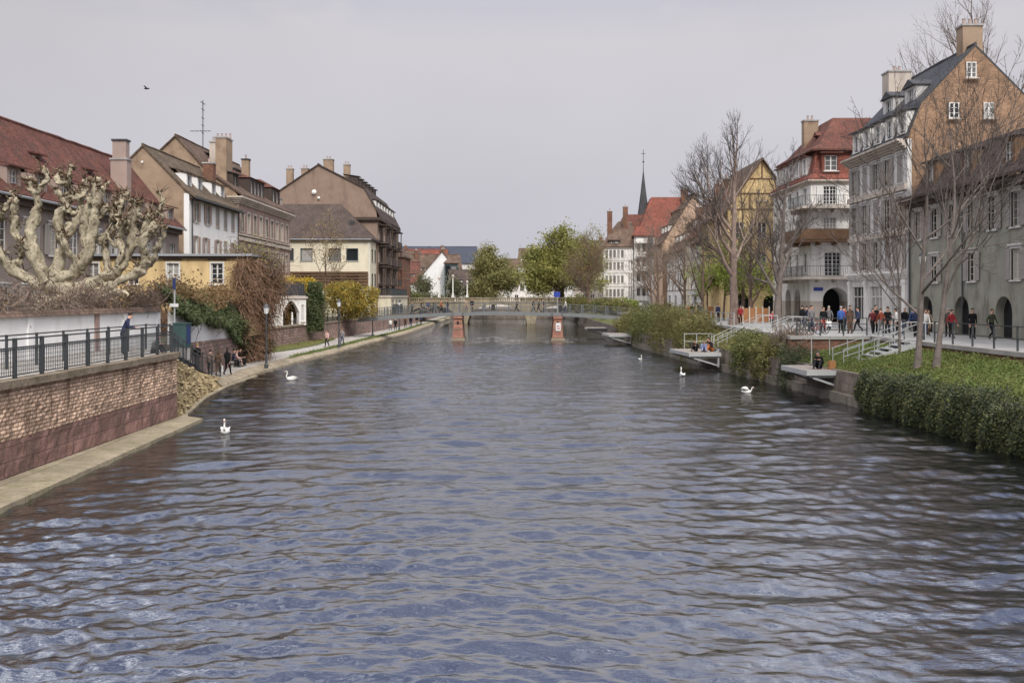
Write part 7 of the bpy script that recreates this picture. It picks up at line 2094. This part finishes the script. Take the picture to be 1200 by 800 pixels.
# ------------------------------------------------------------------ swans
def swan(label, px, py, face, s=1., raised=False):
    y = EYE * F / (py - HOR); x = (px - 600) / F * y
    t = thing('swan', label, 'swan', (x, y, 0.), face, 'white swans on the river')
    v = MB()
    st = [(-.52, .16, .03, .03), (-.44, .17, .11, .07), (-.28, .15, .21, .16), (-.05, .13, .25, .2), (.18, .12, .22, .19), (.34, .14, .14, .15), (.43, .18, .07, .09)]
    n = 12
    vs = [(cx * s, ry * math.cos(2 * math.pi * j / n) * s, (cz + rz_ * math.sin(2 * math.pi * j / n)) * s) for cx, cz, ry, rz_ in st for j in range(n)]
    fs = [(i * n + j, i * n + (j + 1) % n, (i + 1) * n + (j + 1) % n, (i + 1) * n + j) for i in range(len(st) - 1) for j in range(n)] + [tuple(range(n)), tuple((len(st) - 1) * n + j for j in range(n))]
    v.add(vs, fs)
    nk = [(.36, 0, .2), (.45, 0, .34), (.43, 0, .5), (.36, 0, .63), (.37, 0, .75), (.45, 0, .8), (.53, 0, .77)] if not raised else [(.36, 0, .2), (.46, 0, .3), (.5, 0, .42), (.52, 0, .55), (.58, 0, .6), (.66, 0, .56)]
    v.tube([(a * s, b_ * s, c * s) for a, b_, c in nk], [r * s for r in (.08, .06, .05, .046, .048, .055, .035)][:len(nk)], 8)
    v.build('body', 'swan_white', t, smooth=True)
    for sg in (-1, 1):
        w = MB(); ang = .5 if raised else 0.
        pts = [(.2, .17, .22), (.05, .25, .34), (-.2, .24, .36), (-.45, .15, .3), (-.6, .06, .24), (-.4, .12, .16), (-.1, .22, .14)]
        if raised: pts = [(.2, .15, .25), (.1, .3, .5), (-.1, .42, .62), (-.4, .48, .6), (-.55, .4, .45), (-.4, .25, .26), (-.1, .2, .18)]
        c = tuple(sum(p[i] for p in pts) / len(pts) for i in range(3))
        vv = [(a * s, sg * b_ * s, z * s) for a, b_, z in pts] + [(c[0] * s, sg * (c[1] + .06) * s, (c[2] + .02) * s), (c[0] * s, sg * (c[1] - .05) * s, c[2] * s)]
        k = len(pts); w.add(vv, [(i, (i + 1) % k, k) for i in range(k)] + [((i + 1) % k, i, k + 1) for i in range(k)])
        w.build('wing', 'swan_white', t, smooth=True)
    e = nk[-1]; bk = MB(); bk.tube([((e[0] - .02) * s, 0, e[2] * s), ((e[0] + .06) * s, 0, (e[2] - .035) * s), ((e[0] + .13) * s, 0, (e[2] - .055) * s)], [.032 * s, .026 * s, .012 * s], 6); bk.build('beak', 'beak_orange', t)
    for sg in (-1, 1):
        ey = MB(); ey.ball(((e[0] - .05) * s, sg * .042 * s, (e[2] + .02) * s), .011 * s, 6, 4); ey.build('eye', 'near_black', t)
swan('largest swan, seen from the front close to the left stone ledge', 264, 508, R(-80), .72)
swan('white swan with curved neck near the left path kerb', 341.5, 445.5, R(-150), .72)
swan('white swan seen from behind below the second platform', 799.5, 441, R(95), .7)
swan('white swan with half raised wings near the right bank wall', 875, 460.5, R(-20), .56, True)
swan('farthest swan in midstream left of the second platform', 750.5, 422, R(60), .5)
t = thing('bird', 'tiny dark bird flying high in the sky over the left houses', 'bird', at(172, 104, 90))
b = MB(); b.ball((0, 0, 0), (.28, .08, .08), 8, 5); b.add([(.1, .04, .02), (-.1, .04, .02), (-.12, .5, .16), (0, .52, .17), (.1, -.04, .02), (-.1, -.04, .02), (-.12, -.5, .16), (0, -.52, .17)], [(0, 1, 2, 3), (4, 5, 6, 7)]); b.build('body', 'dark_fabric', t)
